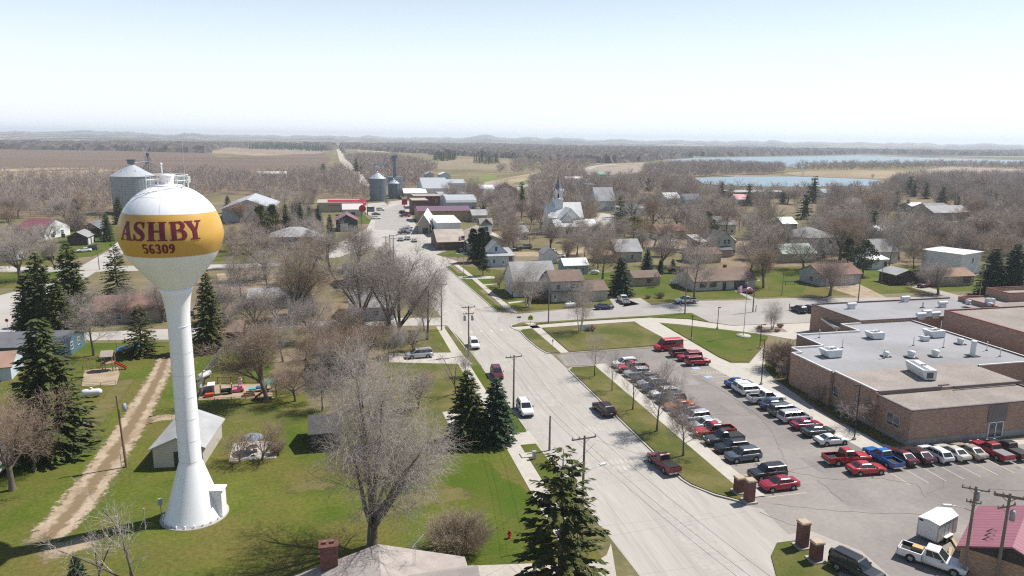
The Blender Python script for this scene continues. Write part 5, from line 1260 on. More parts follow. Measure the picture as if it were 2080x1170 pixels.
def vent(px, py, r_, h, z, label, kind=0):
    p = at(px, py, z); t = thing('roof_vent', label, 'roof vent', (p.x, p.y, z), 0, 'vents on the school roof')
    mb = MB()
    if kind == 0: mb.lathe([(r_ * 1.3, 0), (r_, .25), (r_ * .7, h * .45), (r_ * 1.05, h * .5), (r_ * 1.1, h * .9), (.02, h)], 16, cap=False); mb.build('hood', m_rtu, t); b_ = MB(); b_.box(-r_ * 1.5, r_ * 1.5, -r_ * 1.5, r_ * 1.5, 0, .12); b_.build('kerb_frame', m_trim, t)
    elif kind == 1: mb.tube((0, 0, 0), (0, 0, h), r_, n=12); mb.build('stack', m_rtu, t); b_ = MB(); b_.box(-r_ * 2, r_ * 2, -r_ * 2, r_ * 2, 0, .1); b_.build('kerb_frame', m_trim, t)
    else:
        mb.box(-r_ * .8, r_ * .8, -r_ * .6, r_ * .6, 0, h * .5); mb.build('duct', m_rtu, t); b_ = MB(); b_.tube((-r_ * 1.4, 0, h * .75), (r_ * 1.4, 0, h * .75), h * .28, n=10); b_.build('hood', m_rtu, t)
    return t
for q in ((1799, 724, .45, .9, 5.29, 'smallest white vent, westernmost of three mushroom vents on grey school roof'), (1850, 726, .55, 1.2, 5.29, 'middle one of the three white mushroom vents on grey school roof'), (1899, 724, .55, 1.2, 5.29, 'white mushroom vent nearest the tall metal stack on school roof'), (1950, 699, .5, 1.1, 5.29, 'white mushroom vent behind the tall metal stack')): vent(*q)
vent(1975, 723, .42, 2.6, 5.29, 'tall thick white metal stack on the grey school roof', 1)
for px, py, lb in ((1711, 706, 'thin vent pipe behind the square white air unit'), (1664, 686, 'thin vent pipe near the stepped edge of the school roof'), (1855, 702, 'thin vent pipe in the middle of the grey school roof'), (1916, 706, 'thin vent pipe in front of the wedge air unit'), (2004, 712, 'thin pale vent pipe east of the tall metal stack'), (2031, 724, 'pale vent pipe nearest the courtyard edge of school roof'), (1911, 668, 'short pipe at the east edge of the grey roof'), (1795, 728, 'thin pipe against the smallest mushroom vent')):
    vent(px, py, .07, 1.6, 5.29, lb, 1)
for px, py, lb in ((1729, 627, 'grey hooded fan alone near the west end of the rear roof'), (1838, 613, 'grey hooded fan nearest the cross street on the rear roof'), (1914, 624, 'grey hooded fan at the east of the rear school roof'), (1882, 642, 'hooded fan in the middle of the rear roof cluster'), (1870, 648, 'front hooded fan of the rear roof cluster'), (1899, 646, 'hooded fan nearest the high brick wing')): vent(px, py, .75, 1.3, 5.66, lb, 2)
vent(1874, 625, .18, 1.3, 5.66, 'small gooseneck vent on the rear school roof', 1); vent(2011, 624 - 2, .5, .8, 6.27, 'white mushroom vent beside the condenser on gravel roof', 0); vent(1966, 618, .5, 1.0, 6.27, 'silver mushroom vent near the red parapet', 0)

# ---------------------------------------------------------------- the church
church = thing('church', 'white church with grey spire rising above the bare trees', 'church', (93, 290, 0.02))
CW = WALL['white']; m_lroof = ROOF['lightgrey']; m_paleroof = shing('church', (.62, .63, .61)); m_spire = mat('spire_slate', (.16, .20, .215), (.13, .165, .18), scale=1, rough=.6, kind='obj')
wing(church, -5.6, 9.5, 6, 15, 7.6, 'gx', 5.6, CW, m_paleroof, .5); wing(church, -2.8, 7.4, 1.2, 10.5, 6.6, 'gy', 5.0, CW, m_paleroof, .5); wing(church, -5.5, 12.5, -3.5, 1.0, 4.3, 'shed', 2.6, CW, m_paleroof, .3)
wing(church, -1.4, 3.0, -.6, 1.15, 6.7, 'gy', 2.3, CW, m_paleroof, .3)
for i in range(5): opening(church, 'S', 5.5, 3.5, 1.5 + 2 * i, 1.4, .9, 1.7, 'w', m_wfr)
st = MB(); st.box(-2.4, 1.2, 8.5, 12.1, 7, 14.6); st.box(-2.6, 1.4, 8.3, 12.3, 14.6, 14.9); st.build('tower', CW, church)
st = MB()
for sx in (-1.9, .4):
    for sy in (8.9, 11.3): st.box(sx, sx + .7, sy, sy + .7, 14.9, 18.2)
st.box(-2.0, 1.2, 8.8, 12.1, 17.6, 18.5); st.build('belfry', CW, church)
bl = MB(); bl.lathe([(.75, 15.3), (.55, 16.2), (.3, 16.7), (.02, 16.8)], 14, cx=-.5, cy=10.4, cap=False); bl.build('bell', m_wfd, church)
sp = MB(); sp.lathe([(2.3, 18.4), (1.55, 19.2), (.02, 24.2)], 8, cx=-.45, cy=10.4, smooth=False, cap=False); sp.tube((-.45, 10.4, 24), (-.45, 10.4, 25), .06, n=5); sp.build('spire', m_spire, church)
for sx in (-2.1, 1.2):
    for sy in (8.7, 12.1):
        g = MB(); g.lathe([(.35, 18.2), (.02, 19.6)], 6, cx=sx, cy=sy, cap=False); g.build('pinnacle', CW, church)
for q in church.children:
    if q.name.split('.')[0] == 'window': q.location = (3.5, 0, 0)
LM.append((93, 290, 'white church')); FOOT.append((94, 296, 12, 11, 0))

# ---------------------------------------------------------------- houses and sheds
g = bld('garage', 'low beige garage with grey gable roof just behind the water tower', 'garage by the water tower', 'garage', -22.4, -16.6, 90.4, 99.4, 2.5, 'gy', 1.25, 'beige', 'lightgrey', -6, .45, S=[(2.9, 0, 1.0, 2.0, 'o')], trim=m_wfd)
hs = bld('house', 'house with broad pinkish roof and dark brick chimney at the bottom edge', 'pink roofed house', 'house', -4.6, 9.4, 38, 57.2, 3.75, 'gy', 2.05, 'cream', 'pinkish', 0, .5)
rf = next(c for c in hs.children if c.name.startswith('roof'))
mb = MB(); mb.box(-4.75, -3.35, 8.9, 10.0, 3.0, 6.7); mb.box(-4.85, -3.25, 8.8, 10.1, 6.7, 6.85); 
for k in (-4.4, -3.75): mb.box(k - .15, k + .15, 9.3, 9.6, 6.85, 7.05)
mb.build('chimney', BRICKD, rf)
mb = MB(); gable_roof(mb, 2.0, 7.6, 3.5, 8.0, 3.9, 1.3, 'x', .4); mb.build('dormer_roof', ROOF['pinkish'], rf)
ant = thing('tv_antenna', 'thin lattice television mast on the pinkish house roof', 'antenna', (at(842, 1160, 4.7).x, at(842, 1160, 4.7).y, 4.7)); mb = MB()
for s in ((-.14, 0), (.14, 0), (0, .2)): mb.tube((s[0], s[1], 0), (s[0] * .6, s[1] * .6, 2.6), .015, n=4)
for k in range(8): mb.tube((-.14, 0, k * .32), (.14, 0, k * .32 + .3), .01, n=3)
mb.build('mast', m_chrome, ant); mb = MB(); mb.tube((-.2, -.7, 2.6), (.9, .9, 2.75), .02, n=4)
for k in range(9):
    t = k / 8; c_ = Vector((-.2 + 1.1 * t, -.7 + 1.6 * t, 2.6 + .15 * t)); L_ = .75 - .45 * t; mb.tube(c_ + Vector((-.82, .57, 0)) * L_, c_ - Vector((-.82, .57, 0)) * L_, .012, n=3)
mb.build('aerial_array', m_chrome, ant)
th = R(35); nx, ny = math.sin(th), -math.cos(th); mx, my = 60.2 + nx * 3.9, 53.6 + ny * 3.9
mb_ = bld('shed_building', 'brown brick building with ribbed maroon metal roof behind two power poles', 'maroon roofed building', 'building', mx - 4.9, mx + 4.9, my - 3.9, my + 3.9, 2.75, 'gx', 1.45, BRICKO, waved('metal_maroonroof', (.31, .115, .145), (.22, .07, .095), 'X', .45, rough=.45, spec=.4), 35, .3)
mb = MB()
for s_, w_, mats in ((-1, 3.9, 0),):
    mb.add([(-4.92, -3.9, 2.7), (-4.92, 3.9, 2.7), (-4.92, 0, 4.15)], [(0, 1, 2)])
mb.build('gable_board', m_doord, mb_)
sn = MB()
for k in range(3): sn.tube((-3.6 + 1.0 * k, 2.6, 3.3), (-3.6 + 1.0 * k, 2.0, 3.9), .05, n=5); sn.tube((-3.6 + 1.0 * k, 2.0, 3.9), (-3.6 + 1.0 * k, 1.2, 3.6), .03, n=4); sn.tube((-3.6 + 1.0 * k, 2.6, 3.3), (-3.6 + 1.0 * k, 1.0, 3.8), .04, n=4)
sn.build('snow_guard', m_copd, mb_)

pb('long_building', 'long low tan building with dusty red shingle roof behind the spruces', 'long red roofed building', 'building', (120, 660), (345, 656), 12, 3.0, 'gx', 2.0, 'tan', 'redbrown', S=win(6, 29, 1, 1.0, 1.1), ov=.6)
b1 = at(147, 720); bld('house', 'teal blue house with white gable windows behind the big spruce', 'teal gabled house', 'house', b1.x - 16, b1.x, b1.y - 2, b1.y + 7, 2.5, 'gx', 1.5, 'teal', 'slate', -4, .5, E=[(3.0, 1.0, 1.0, 1.2, 'w'), (6.2, 1.0, .9, 1.3, 'w')])
b1 = at(20, 775); bld('house', 'small house with peach brown roof at the picture edge behind the spruce', 'peach roofed house', 'house', b1.x - 12, b1.x - .5, b1.y, b1.y + 8, 2.3, 'gx', 1.5, 'lightblue', 'rust', 8, .4, E=[(4, 1, 1, 1.2, 'w')])
pb('house', 'white house under a long maroon metal roof beyond the north street', 'maroon roofed white house', 'house', (28, 492), (118, 482), 16, 4.0, 'gx', 3.2, 'white', 'm:maroon', rot=-14, S=win(5, 20, 1, 1.4, 1.4), E=[(6, 1, 1.6, 1.5, 'w'), (11, 1, 1.6, 1.5, 'w')])
pb('garage', 'dark maroon sided garage with grey roof and white doors facing east', 'dark small garage', 'garage', (138, 499), (178, 498), 9, 3.0, 'gy', 1.8, 'darkbrown', 'grey', S=[], E=[(2.5, 0, 2.6, 2.3, 'g'), (6.4, 0, 2.6, 2.3, 'g')])
pb('house', 'dark sided house with grey gable behind the dark maroon garage', 'dark gabled house', 'house', (166, 484), (206, 482), 11, 3.4, 'gy', 2.4, 'darkbrown', 'slate', E=[(3, .2, 2.6, 2.3, 'g'), (7, 1, 1.2, 1.2, 'w')])
pb('house', 'white house behind the big bare tree at the west edge', 'white house at the west edge', 'house', (-30, 532), (28, 530), 9, 3.2, 'gx', 2.0, 'white', 'grey', S=win(3, 12, 1, 1, 1.2))
pb('barn', 'large pale grey metal barn with broad low gable', 'grey metal barn', 'barn', (452, 452), (556, 450), 40, 6.2, 'gy', 4.2, 'greymetal', 'm:grey', ov=.6, S=[(12, 0, 3.5, 3.8, 'g')])
pb('greenhouse', 'long white low shed out on the ploughed field edge', 'white field shed', 'shed', (521, 362), (582, 361), 10, 4.0, 'gx', 2.0, 'white', 'm:white')
pb('house', 'slate blue house with grey hip roof beside the green pines', 'slate hip roofed house', 'house', (549, 508), (648, 505), 13, 4.4, 'hip', 3.0, 'slate', 'lightgrey', S=win(3, 21, 1.4, 1.2, 1.3))
pb('garage', 'dark green gabled garage with maroon roof and big white door', 'maroon roofed green garage', 'garage', (683, 470), (727, 470), 14, 4.6, 'gy', 2.4, 'dark', 'm:maroon', S=[(3.4, 0, 3.2, 3.4, 'g'), (6.2, 1.4, 1.1, 1.2, 'w'), (8.0, 0, 1.0, 2.2, 'd')], ov=.6)
s_ = pb('store', 'tan flat roofed filling station store with bright red awning', 'red awning store', 'shop', (645, 432), (733, 430), 22, 5.0, 'flat', 0, 'tan', 'tan', S=[(20, 0, 6, 2.6, 'w'), (28, 0, 4, 2.6, 'w')])
aw = MB(); aw.add([(-6, -11.2, 3.6), (14.5, -11.2, 3.6), (14.5, -8, 6.4), (-6, -8, 6.4), (-6, -11.2, 3.5), (14.5, -11.2, 3.5)], [(0, 1, 2, 3), (4, 5, 1, 0)]); aw.build('awning', METAL['red']['X'], s_)
pb('shop', 'low shop with pinkish white metal roof beside the red awning store', 'pinkish roofed shop', 'shop', (697, 440), (737, 439), 11, 3.4, 'shed', 2.0, 'palegreen', 'm:pinkwhite', S=[(5, 0, 2, 2.2, 'o')])
pb('barn', 'white gambrel barn standing behind the spreading willow', 'small white barn', 'barn', (588, 650), (632, 648), 7, 4.6, 'gy', 3.0, 'white', 'm:white', 12, .3, S=[(2.6, 3.2, .8, 1.2, 'w')], E=[(3, .6, 1.2, 1.2, 'w')])
pb('garage', 'long low garage with pale grey roof beside the white barn', 'pale roofed garage', 'garage', (505, 628), (585, 626), 9, 2.6, 'gx', 1.3, 'tan', 'lightgrey', S=win(2, 10, .2, 2.4, 2.1, 'g'))
pb('shed', 'barn red shed in shade beneath the tall dark spruce', 'barn red shed', 'shed', (432, 704), (492, 700), 7, 2.7, 'gx', 1.4, 'barnred', 'brown', S=[(3, 0, 2.2, 2.0, 'o')])
pb('house', 'brick house with dark grey roof hidden behind tall bare elms', 'brick elm house', 'house', (700, 586), (790, 580), 12, 3.2, 'gx', 2.2, BRICKO, 'dark', S=win(4, 19, 1, 1.2, 1.2))
pb('house', 'pale grey roofed house showing through the elms beside main street', 'pale roofed elm house', 'house', (712, 655), (800, 648), 13, 3.0, 'gx', 2.6, 'lightblue', 'grey', S=win(4, 15, 1, 1, 1.2))
pb('house', 'brown house with grey roof behind the great bare tree crown', 'house behind the great bare tree', 'house', (650, 770), (745, 765), 9, 2.8, 'gx', 1.8, 'brown', 'dark')
pb('garage', 'small black sided garage in the shade of the great bare tree', 'black garage', 'garage', (632, 915), (692, 912), 6, 2.4, 'gx', 1.2, 'dark', 'dark')
# town centre
pb('shop', 'white roofed drive in shop with slanting pale awning', 'awning drive in', 'shop', (862, 475), (886, 475), 30, 4.4, 'gy', 3.6, 'tan', 'm:white', -10, 1.0, S=[(3, 0, 2.4, 2.6, 'o')])
pb('warehouse', 'white boxy warehouse with plain flat white roof', 'white box warehouse', 'warehouse', (889, 481), (935, 480), 20, 5.6, 'shed', 1.0, 'white', 'm:white')
c3 = pb('fire_hall', 'broad cream hall with brown roof and square cupola tower', 'hall with cupola', 'hall', (962, 520), (1034, 513), 30, 3.6, 'gy', 3.0, 'cream', 'tan', 0, .8, S=[(8.5, 0, 4.0, 3.2, 'g'), (13, 0, 3.0, 2.8, 'g')])
wing(c3, -17.5, -7.2, -3, 15, 3.2, 'gx', 3.2, WALL['brown'], ROOF['tan'], .8)
tw = MB(); tw.box(-2.1, 1.9, -6, -2, 4, 9.4); tw.build('cupola', WALL['white'], c3)
tr = MB(); gable_roof(tr, -2.3, 2.1, -6.2, -1.8, 9.4, 2.0, 'y', .4); gable_roof(tr, -2.3, 2.1, -6.2, -1.8, 9.41, 2.0, 'x', .4); tr.build('cupola_roof', ROOF['pinkish'], c3)
tp = MB(); tp.box(-.8, .6, -6.06, -6.0, 7.0, 8.6); tp.build('window', m_win, c3)
c4 = pb('house', 'small white gabled house beside the dark columnar evergreens', 'small white gabled house', 'house', (990, 543), (1044, 541), 9, 3.4, 'shed', 1.2, 'lightblue', 'lightgrey', S=[(2.2, 1.2, .8, 1.2, 'w'), (7.8, 1.4, .9, .9, 'w'), (5.2, 0, 1.0, 2.1, 'd')])
wing(c4, -4.2, 2.6, -1.6, 8, 4.2, 'gy', 3.2, WALL['lightblue'], ROOF['lightgrey'], .4); tp = MB(); tp.box(-1.3, -.5, -1.68, -1.6, 4.6, 6.0); tp.build('window', m_win, c4)
c5 = pb('house', 'white house with steep grey roof behind the white barked tree', 'steep roofed white house', 'house', (1045, 605), (1128, 600), 11, 4.2, 'gx', 4.0, 'white', 'lightgrey', 0, .5, S=win(4, 15, 1, 1, 1.3), chimney=(-5, 1.5, 9.5))
wing(c5, 2.5, 8.4, -9, -5.6, 3.4, 'gy', 2.0, WALL['grey'], ROOF['lightgrey'], .4)
pb('shed', 'little white shed with grey gable beside the steep roofed house', 'little white shed', 'shed', (1105, 535), (1131, 533), 6, 3.0, 'gy', 1.7, 'white', 'grey')
pb('shed', 'small pale blue cottage shed with white metal roof', 'pale blue cottage', 'cottage', (1146, 559), (1194, 557), 6, 2.9, 'gx', 1.6, 'blue', 'm:white', S=[(1.4, 0, .9, 2.1, 'd'), (3.8, 1.1, .9, 1.0, 'w'), (6.0, 1.1, .9, 1.0, 'w')], W=[])
c7 = pb('house', 'two storey beige house with brown roof on the corner', 'brown roofed corner house', 'house', (1119, 614), (1185, 612), 8, 5.4, 'gx', 1.9, 'beige', 'brown', 0, .5, S=[(1.8, 3.2, 1.1, 1.3, 'w'), (5.5, 3.2, 1.1, 1.3, 'w'), (1.0, 0, 1, 2, 'd')])
wing(c7, 3.9, 10.5, -4.5, 3.5, 2.8, 'gx', 1.7, WALL['beige'], ROOF['brown'], .5); mb = MB(); mb.box(-5.0, 3.8, -5.3, -4.05, 2.6, 2.75); mb.build('porch_roof', ROOF['dark'], c7)
c10 = pb('house', 'grey house with pale roof and white door near the dark spruce', 'grey pale roofed house', 'house', (1255, 535), (1299, 530), 10, 3.6, 'gx', 3.4, 'grey', 'lightgrey', 0, .4, S=[(2.4, 0, 1.0, 2.2, 'd'), (5.6, 1, 1, 1.4, 'w')])
wing(c10, -9.5, -4.5, -5.5, 0, 2.6, 'gx', 1.2, WALL['grey'], ROOF['rust'], .4)
pb('shed', 'tan garden shed with brown shingle roof by a propane tank', 'tan garden shed', 'shed', (1289, 583), (1338, 579), 6, 2.5, 'gx', 1.3, 'tan', 'brown', S=[(4.5, 1.0, .9, .9, 'w')], trim=m_wfd)
rn = pb('house', 'long cream ranch house with brown shingle roof facing the cross street', 'cream ranch house', 'house', (1408, 592), (1530, 586), 10, 2.9, 'gx', 2.2, 'cream', 'brown', 0, .8, S=[(3, 1.0, 1.8, 1.2, 'w'), (6, 1.0, 1.8, 1.2, 'w'), (9.4, 0, 1.0, 2.1, 'd'), (14, .2, 3.0, 2.0, 'w')], trim=m_wfd, chimney=(3.0, .4, 5.9))
w2 = pb('house', 'two storey white farmhouse with dark gable and small porch', 'white farmhouse', 'house', (1449, 521), (1493, 520), 12, 5.2, 'gy', 3.2, 'palegreen', 'slate', 0, .5, S=[(1.6, 4.4, .8, 1.1, 'w'), (4.0, 4.4, 1.0, 1.5, 'w'), (5.6, 4.4, 1.0, 1.5, 'w'), (8.0, 4.4, .8, 1.1, 'w'), (7.8, 1.0, .9, 1.2, 'w')], chimney=(-1.5, 2, 10))
wing(w2, -8.5, -5.0, -2, 6, 4.6, 'shed', 1.6, WALL['palegreen'], METAL['white']['X'], .3); wing(w2, 5.0, 7.5, 0, 6, 4.6, 'shed', 1.6, WALL['palegreen'], METAL['white']['X'], .3); wing(w2, -3, 1.6, -8.5, -6.1, 2.5, 'shed', 1.0, WALL['tan'], ROOF['slate'], .3)
pb('shed', 'dull grey outbuilding in front of the white farmhouse', 'grey outbuilding', 'shed', (1408, 536), (1462, 533), 8, 3.0, 'gx', 1.6, 'tan', 'redbrown')
pb('garage', 'wide three door garage with grey brown roof behind a spreading tree', 'wide three door garage', 'garage', (1665, 582), (1744, 577), 9, 3.3, 'gx', 2.0, 'greymetal', 'redbrown', 4, .7, S=[(3.2, 0, 3.2, 2.5, 'g'), (7.2, 0, 3.2, 2.5, 'g'), (10.5, 0, 1.6, 2.4, 'g')], W=[(5, 1, 1, 1, 'w')], trim=m_wfd)
pb('shed', 'dark brown open shed with pale roof beside the red pickup', 'dark brown shed', 'shed', (1822, 580), (1862, 577), 7, 3.0, 'gy', 1.2, 'darkbrown', 'lightgrey', 0, .6, S=[(4.2, 0, 2.4, 2.3, 'o')])
pb('house', 'tall white house with flat glaring white roof behind bare trees', 'flat white roofed house', 'house', (1930, 560), (1990, 556), 12, 6.6, 'hip', .8, 'white', 'm:white', 20, .5, S=[(7, 3.6, .9, 1.4, 'w')])
pb('house', 'low tan house in the shade of two dark spruces', 'shaded tan house', 'house', (1905, 583), (1975, 579), 8, 2.9, 'gx', 1.5, 'tan', 'rust', 0, .5, S=[(10, .8, 2.2, 1.5, 'w')], trim=m_wfd)
pb('house', 'brown walled house with pale green metal roof', 'green roofed house', 'house', (1590, 535), (1655, 532), 10, 3.2, 'gx', 2.4, 'tan', 'm:green', 0, .5, S=[(7, 1, 1.6, 1.2, 'w')])
pb('house', 'second green roofed building with gable behind the green roofed house', 'rear green roofed building', 'building', (1600, 515), (1632, 513), 18, 4.0, 'gy', 3.0, 'brown', 'm:green', 0, .6)
wh = pb('house', 'large white house with grey hip roof behind the blue spruce', 'large white hip roofed house', 'house', (1628, 520), (1695, 516), 14, 6.2, 'hip', 3.2, 'white', 'grey', 0, .5, S=[(4, 4.2, 1, 1.4, 'w'), (12, 4.0, 1.4, 1.4, 'w')])
pb('shed', 'white shed with pale metal hip roof near dark pines', 'white hip shed', 'shed', (1770, 548), (1802, 547), 8, 3.2, 'hip', 2.0, 'white', 'm:white', S=[(5, 1, 1, 1.6, 'o')])
pb('house', 'white gabled house half hidden behind the white hip shed', 'half hidden white house', 'house', (1778, 536), (1822, 534), 12, 4.0, 'gx', 3.4, 'white', 'grey')
far = [((1448, 478), (1492, 476), 12, 4.4, 'gx', 3.0, 'white', 'grey', 'house', 'white house with pale grey roof behind the farmhouse', 'pale house behind the farmhouse'),
 ((1338, 487), (1392, 484), 10, 3.4, 'gx', 2.0, 'tan', 'redbrown', 'house', 'low house with dull red roof beside the yellow budding tree', 'low dull red roofed house'),
 ((1353, 420), (1380, 419), 12, 5.0, 'gx', 3.0, 'white', 'm:white', 'house', 'white roofed house among trees far behind the big spruce', 'far white roofed house'),
 ((1394, 421), (1424, 420), 12, 4.5, 'gx', 3.0, 'lightblue', 'slate', 'house', 'pale blue house beside the far white roofed house', 'far pale blue house'),
 ((1213, 430), (1246, 428), 12, 6.0, 'gx', 7.0, 'lightblue', 'lightgrey', 'house', 'tall pale house with steep grey roof behind the church', 'tall steep pale house'),
 ((1268, 440), (1310, 438), 12, 4.0, 'hip', 3.0, 'white', 'lightgrey', 'house', 'white hip roofed house behind the tall dark spruce', 'hip roofed house by the spruce'),
 ((1196, 402), (1209, 401), 10, 9, 'flat', 0, 'blue', 'grey', 'silo_building', 'narrow blue grey block beyond the church', 'blue grey block'),
 ((1218, 364), (1232, 363), 16, 4.5, 'gx', 2.5, 'tan', 'm:green', 'shed', 'green roofed shed by the curving highway', 'green roofed highway shed'),
 ((1152, 372), (1184, 371), 10, 4, 'gx', 1.5, 'white', 'm:white', 'shed', 'row of white sheds near the curving highway', 'white highway sheds'),
 ((1395, 441), (1425, 440), 10, 3.4, 'gx', 2.2, 'brown', 'redbrown', 'house', 'brown house with white gable trim in the middle distance', 'brown gabled house'),
 ((1498, 417), (1522, 416), 10, 3.6, 'gx', 2.8, 'white', 'm:red', 'house', 'house with bright red roof beneath a ragged conifer', 'bright red roofed house'),
 ((1503, 406), (1592, 402), 22, 4.6, 'flat', 0, 'brown', 'lightgrey', 'hall', 'long flat roofed brown hall near the lake', 'long hall by the lake'),
 ((1590, 470), (1617, 469), 10, 3.4, 'gx', 2.4, 'slate', 'm:white', 'house', 'dark house with worn white roof in the trees', 'worn white roofed house'),
 ((1852, 432), (1878, 431), 10, 3.6, 'gx', 1.6, 'tan', 'm:white', 'house', 'small house with white roof beside the tall dark pines', 'small house by the tall pines'),
 ((1892, 437), (1925, 435), 12, 3.6, 'gx', 2.4, 'beige', 'grey', 'house', 'beige house with grey roof on the eastern rise', 'beige house on the rise'),
 ((1898, 449), (1968, 447), 14, 4.2, 'gx', 3.0, 'tan', 'lightgrey', 'house', 'long tan house with pale roof in front of the beige house', 'long tan house'),
 ((1925, 507), (1968, 505), 12, 3.4, 'gx', 2.4, 'lightblue', 'grey', 'house', 'pale blue house behind the flat white roofed house', 'pale blue house in the trees'),
 ((1790, 490), (1826, 488), 10, 3.2, 'gx', 2.4, 'white', 'm:white', 'house', 'white cottage glimpsed behind dense grey trees', 'white glimpsed cottage'),
 ((2005, 430), (2040, 428), 10, 3.6, 'gx', 2.6, 'lightblue', 'grey', 'house', 'pale house at the far eastern edge of town', 'far eastern pale house'),
 ((1985, 468), (2030, 466), 10, 3.2, 'gx', 2.2, 'tan', 'rust', 'house', 'low tan house at the eastern edge among grey trees', 'low eastern tan house'),
 ((1675, 402), (1700, 401), 10, 3.6, 'gx', 2.4, 'white', 'lightgrey', 'house', 'white house among trees below the lake', 'white house below the lake'),
 ((1720, 424), (1752, 423), 10, 3.2, 'gx', 2.2, 'beige', 'grey', 'house', 'beige roofline buried in trees below the lake', 'buried beige house'),
 ((960, 452), (990, 451), 10, 3.4, 'gx', 2.2, 'beige', 'lightgrey', 'house', 'pale house behind the hall with the cupola', 'pale house behind the hall'),
 ((1035, 488), (1072, 486), 10, 3.0, 'gx', 2.2, 'tan', 'grey', 'house', 'tan house among trees between hall and church', 'tan house before the church')]
for a in far: pb(a[8], a[9], a[10], 'house' if a[8] == 'house' else a[8].split('_')[0], a[0], a[1], *a[2:8], S=win(3, abs(at(*a[1]).x - at(*a[0]).x), 1.0, 1.0, 1.2) if a[8] == 'house' else [])
# shops and sheds at the far end of main street
dt = [((850, 452), (955, 449), 16, 5.2, 'gx', 1.6, BRICKO, 'm:plum', 'shop', 'long brick shop with plum metal roof facing main street', 'plum roofed shop'),
 ((838, 437), (870, 436), 16, 7.5, 'flat', 0, BRICKD, 'tan', 'shop', 'dark brick two storey shop front on main street', 'dark brick shop'),
 ((842, 425), (912, 422), 16, 7.0, 'flat', 0, BRICKD, 'pinkish', 'shop', 'brown two storey shop with flat pale roof', 'brown two storey shop'),
 ((908, 440), (966, 437), 22, 7.0, 'barrel', 3.2, 'greymetal', METAL['grey']['X'], 'shop', 'grey arched roof hall behind the main street shops', 'grey arched hall'),
 ((893, 413), (960, 411), 18, 5.5, 'flat', 0, 'slate', 'lightgrey', 'shop', 'blue grey flat roofed shop farther up main street', 'blue grey flat shop'),
 ((822, 406), (866, 404), 20, 4.0, 'gx', 2.4, BRICKO, 'm:white', 'warehouse', 'orange brick warehouse with white metal roof by the elevator', 'orange brick warehouse'),
 ((862, 404), (910, 401), 40, 6.5, 'gx', 6.0, 'white', 'm:grey', 'barn', 'big white barn with grey metal roof near the railway', 'big white barn'),
 ((912, 396), (943, 394), 18, 8.0, 'gx', 2.2, 'greymetal', 'm:grey', 'shed', 'tall grey metal shed beside the big white barn', 'tall grey metal shed'),
 ((978, 400), (1004, 399), 18, 5.0, 'gx', 2.5, 'white', 'm:white', 'shed', 'bright white metal shed behind the town shops', 'bright white shed'),
 ((1002, 400), (1046, 397), 26, 5.0, 'gy', 4.0, 'brown', 'tan', 'barn', 'brown barn with broad tan roof behind the shops', 'tan roofed barn'),
 ((985, 412), (1012, 411), 14, 4.0, 'gx', 3.0, 'white', 'lightgrey', 'house', 'white gabled house behind the grey arched hall', 'white house behind the arched hall'),
 ((895, 366), (914, 365), 16, 5.0, 'gy', 2.0, 'lightblue', 'm:white', 'shed', 'small white roofed shed by the green field', 'shed by the green field'),
 ((866, 364), (880, 363), 14, 4.5, 'gy', 2.0, 'greymetal', 'm:grey', 'shed', 'small grey shed just west of the green field', 'small grey field shed'),
 ((955, 448), (975, 447), 10, 4.0, 'flat', 0, 'brown', 'grey', 'shop', 'small brown shop behind the plum roofed shop', 'small brown shop')]
for a in dt: pb(a[8], a[9], a[10], a[8], a[0], a[1], *a[2:8], S=win(4, abs(at(*a[1]).x - at(*a[0]).x), 3.6 if a[3] > 6 else 1.0, 1.1, 1.4) if a[8] == 'shop' else [])
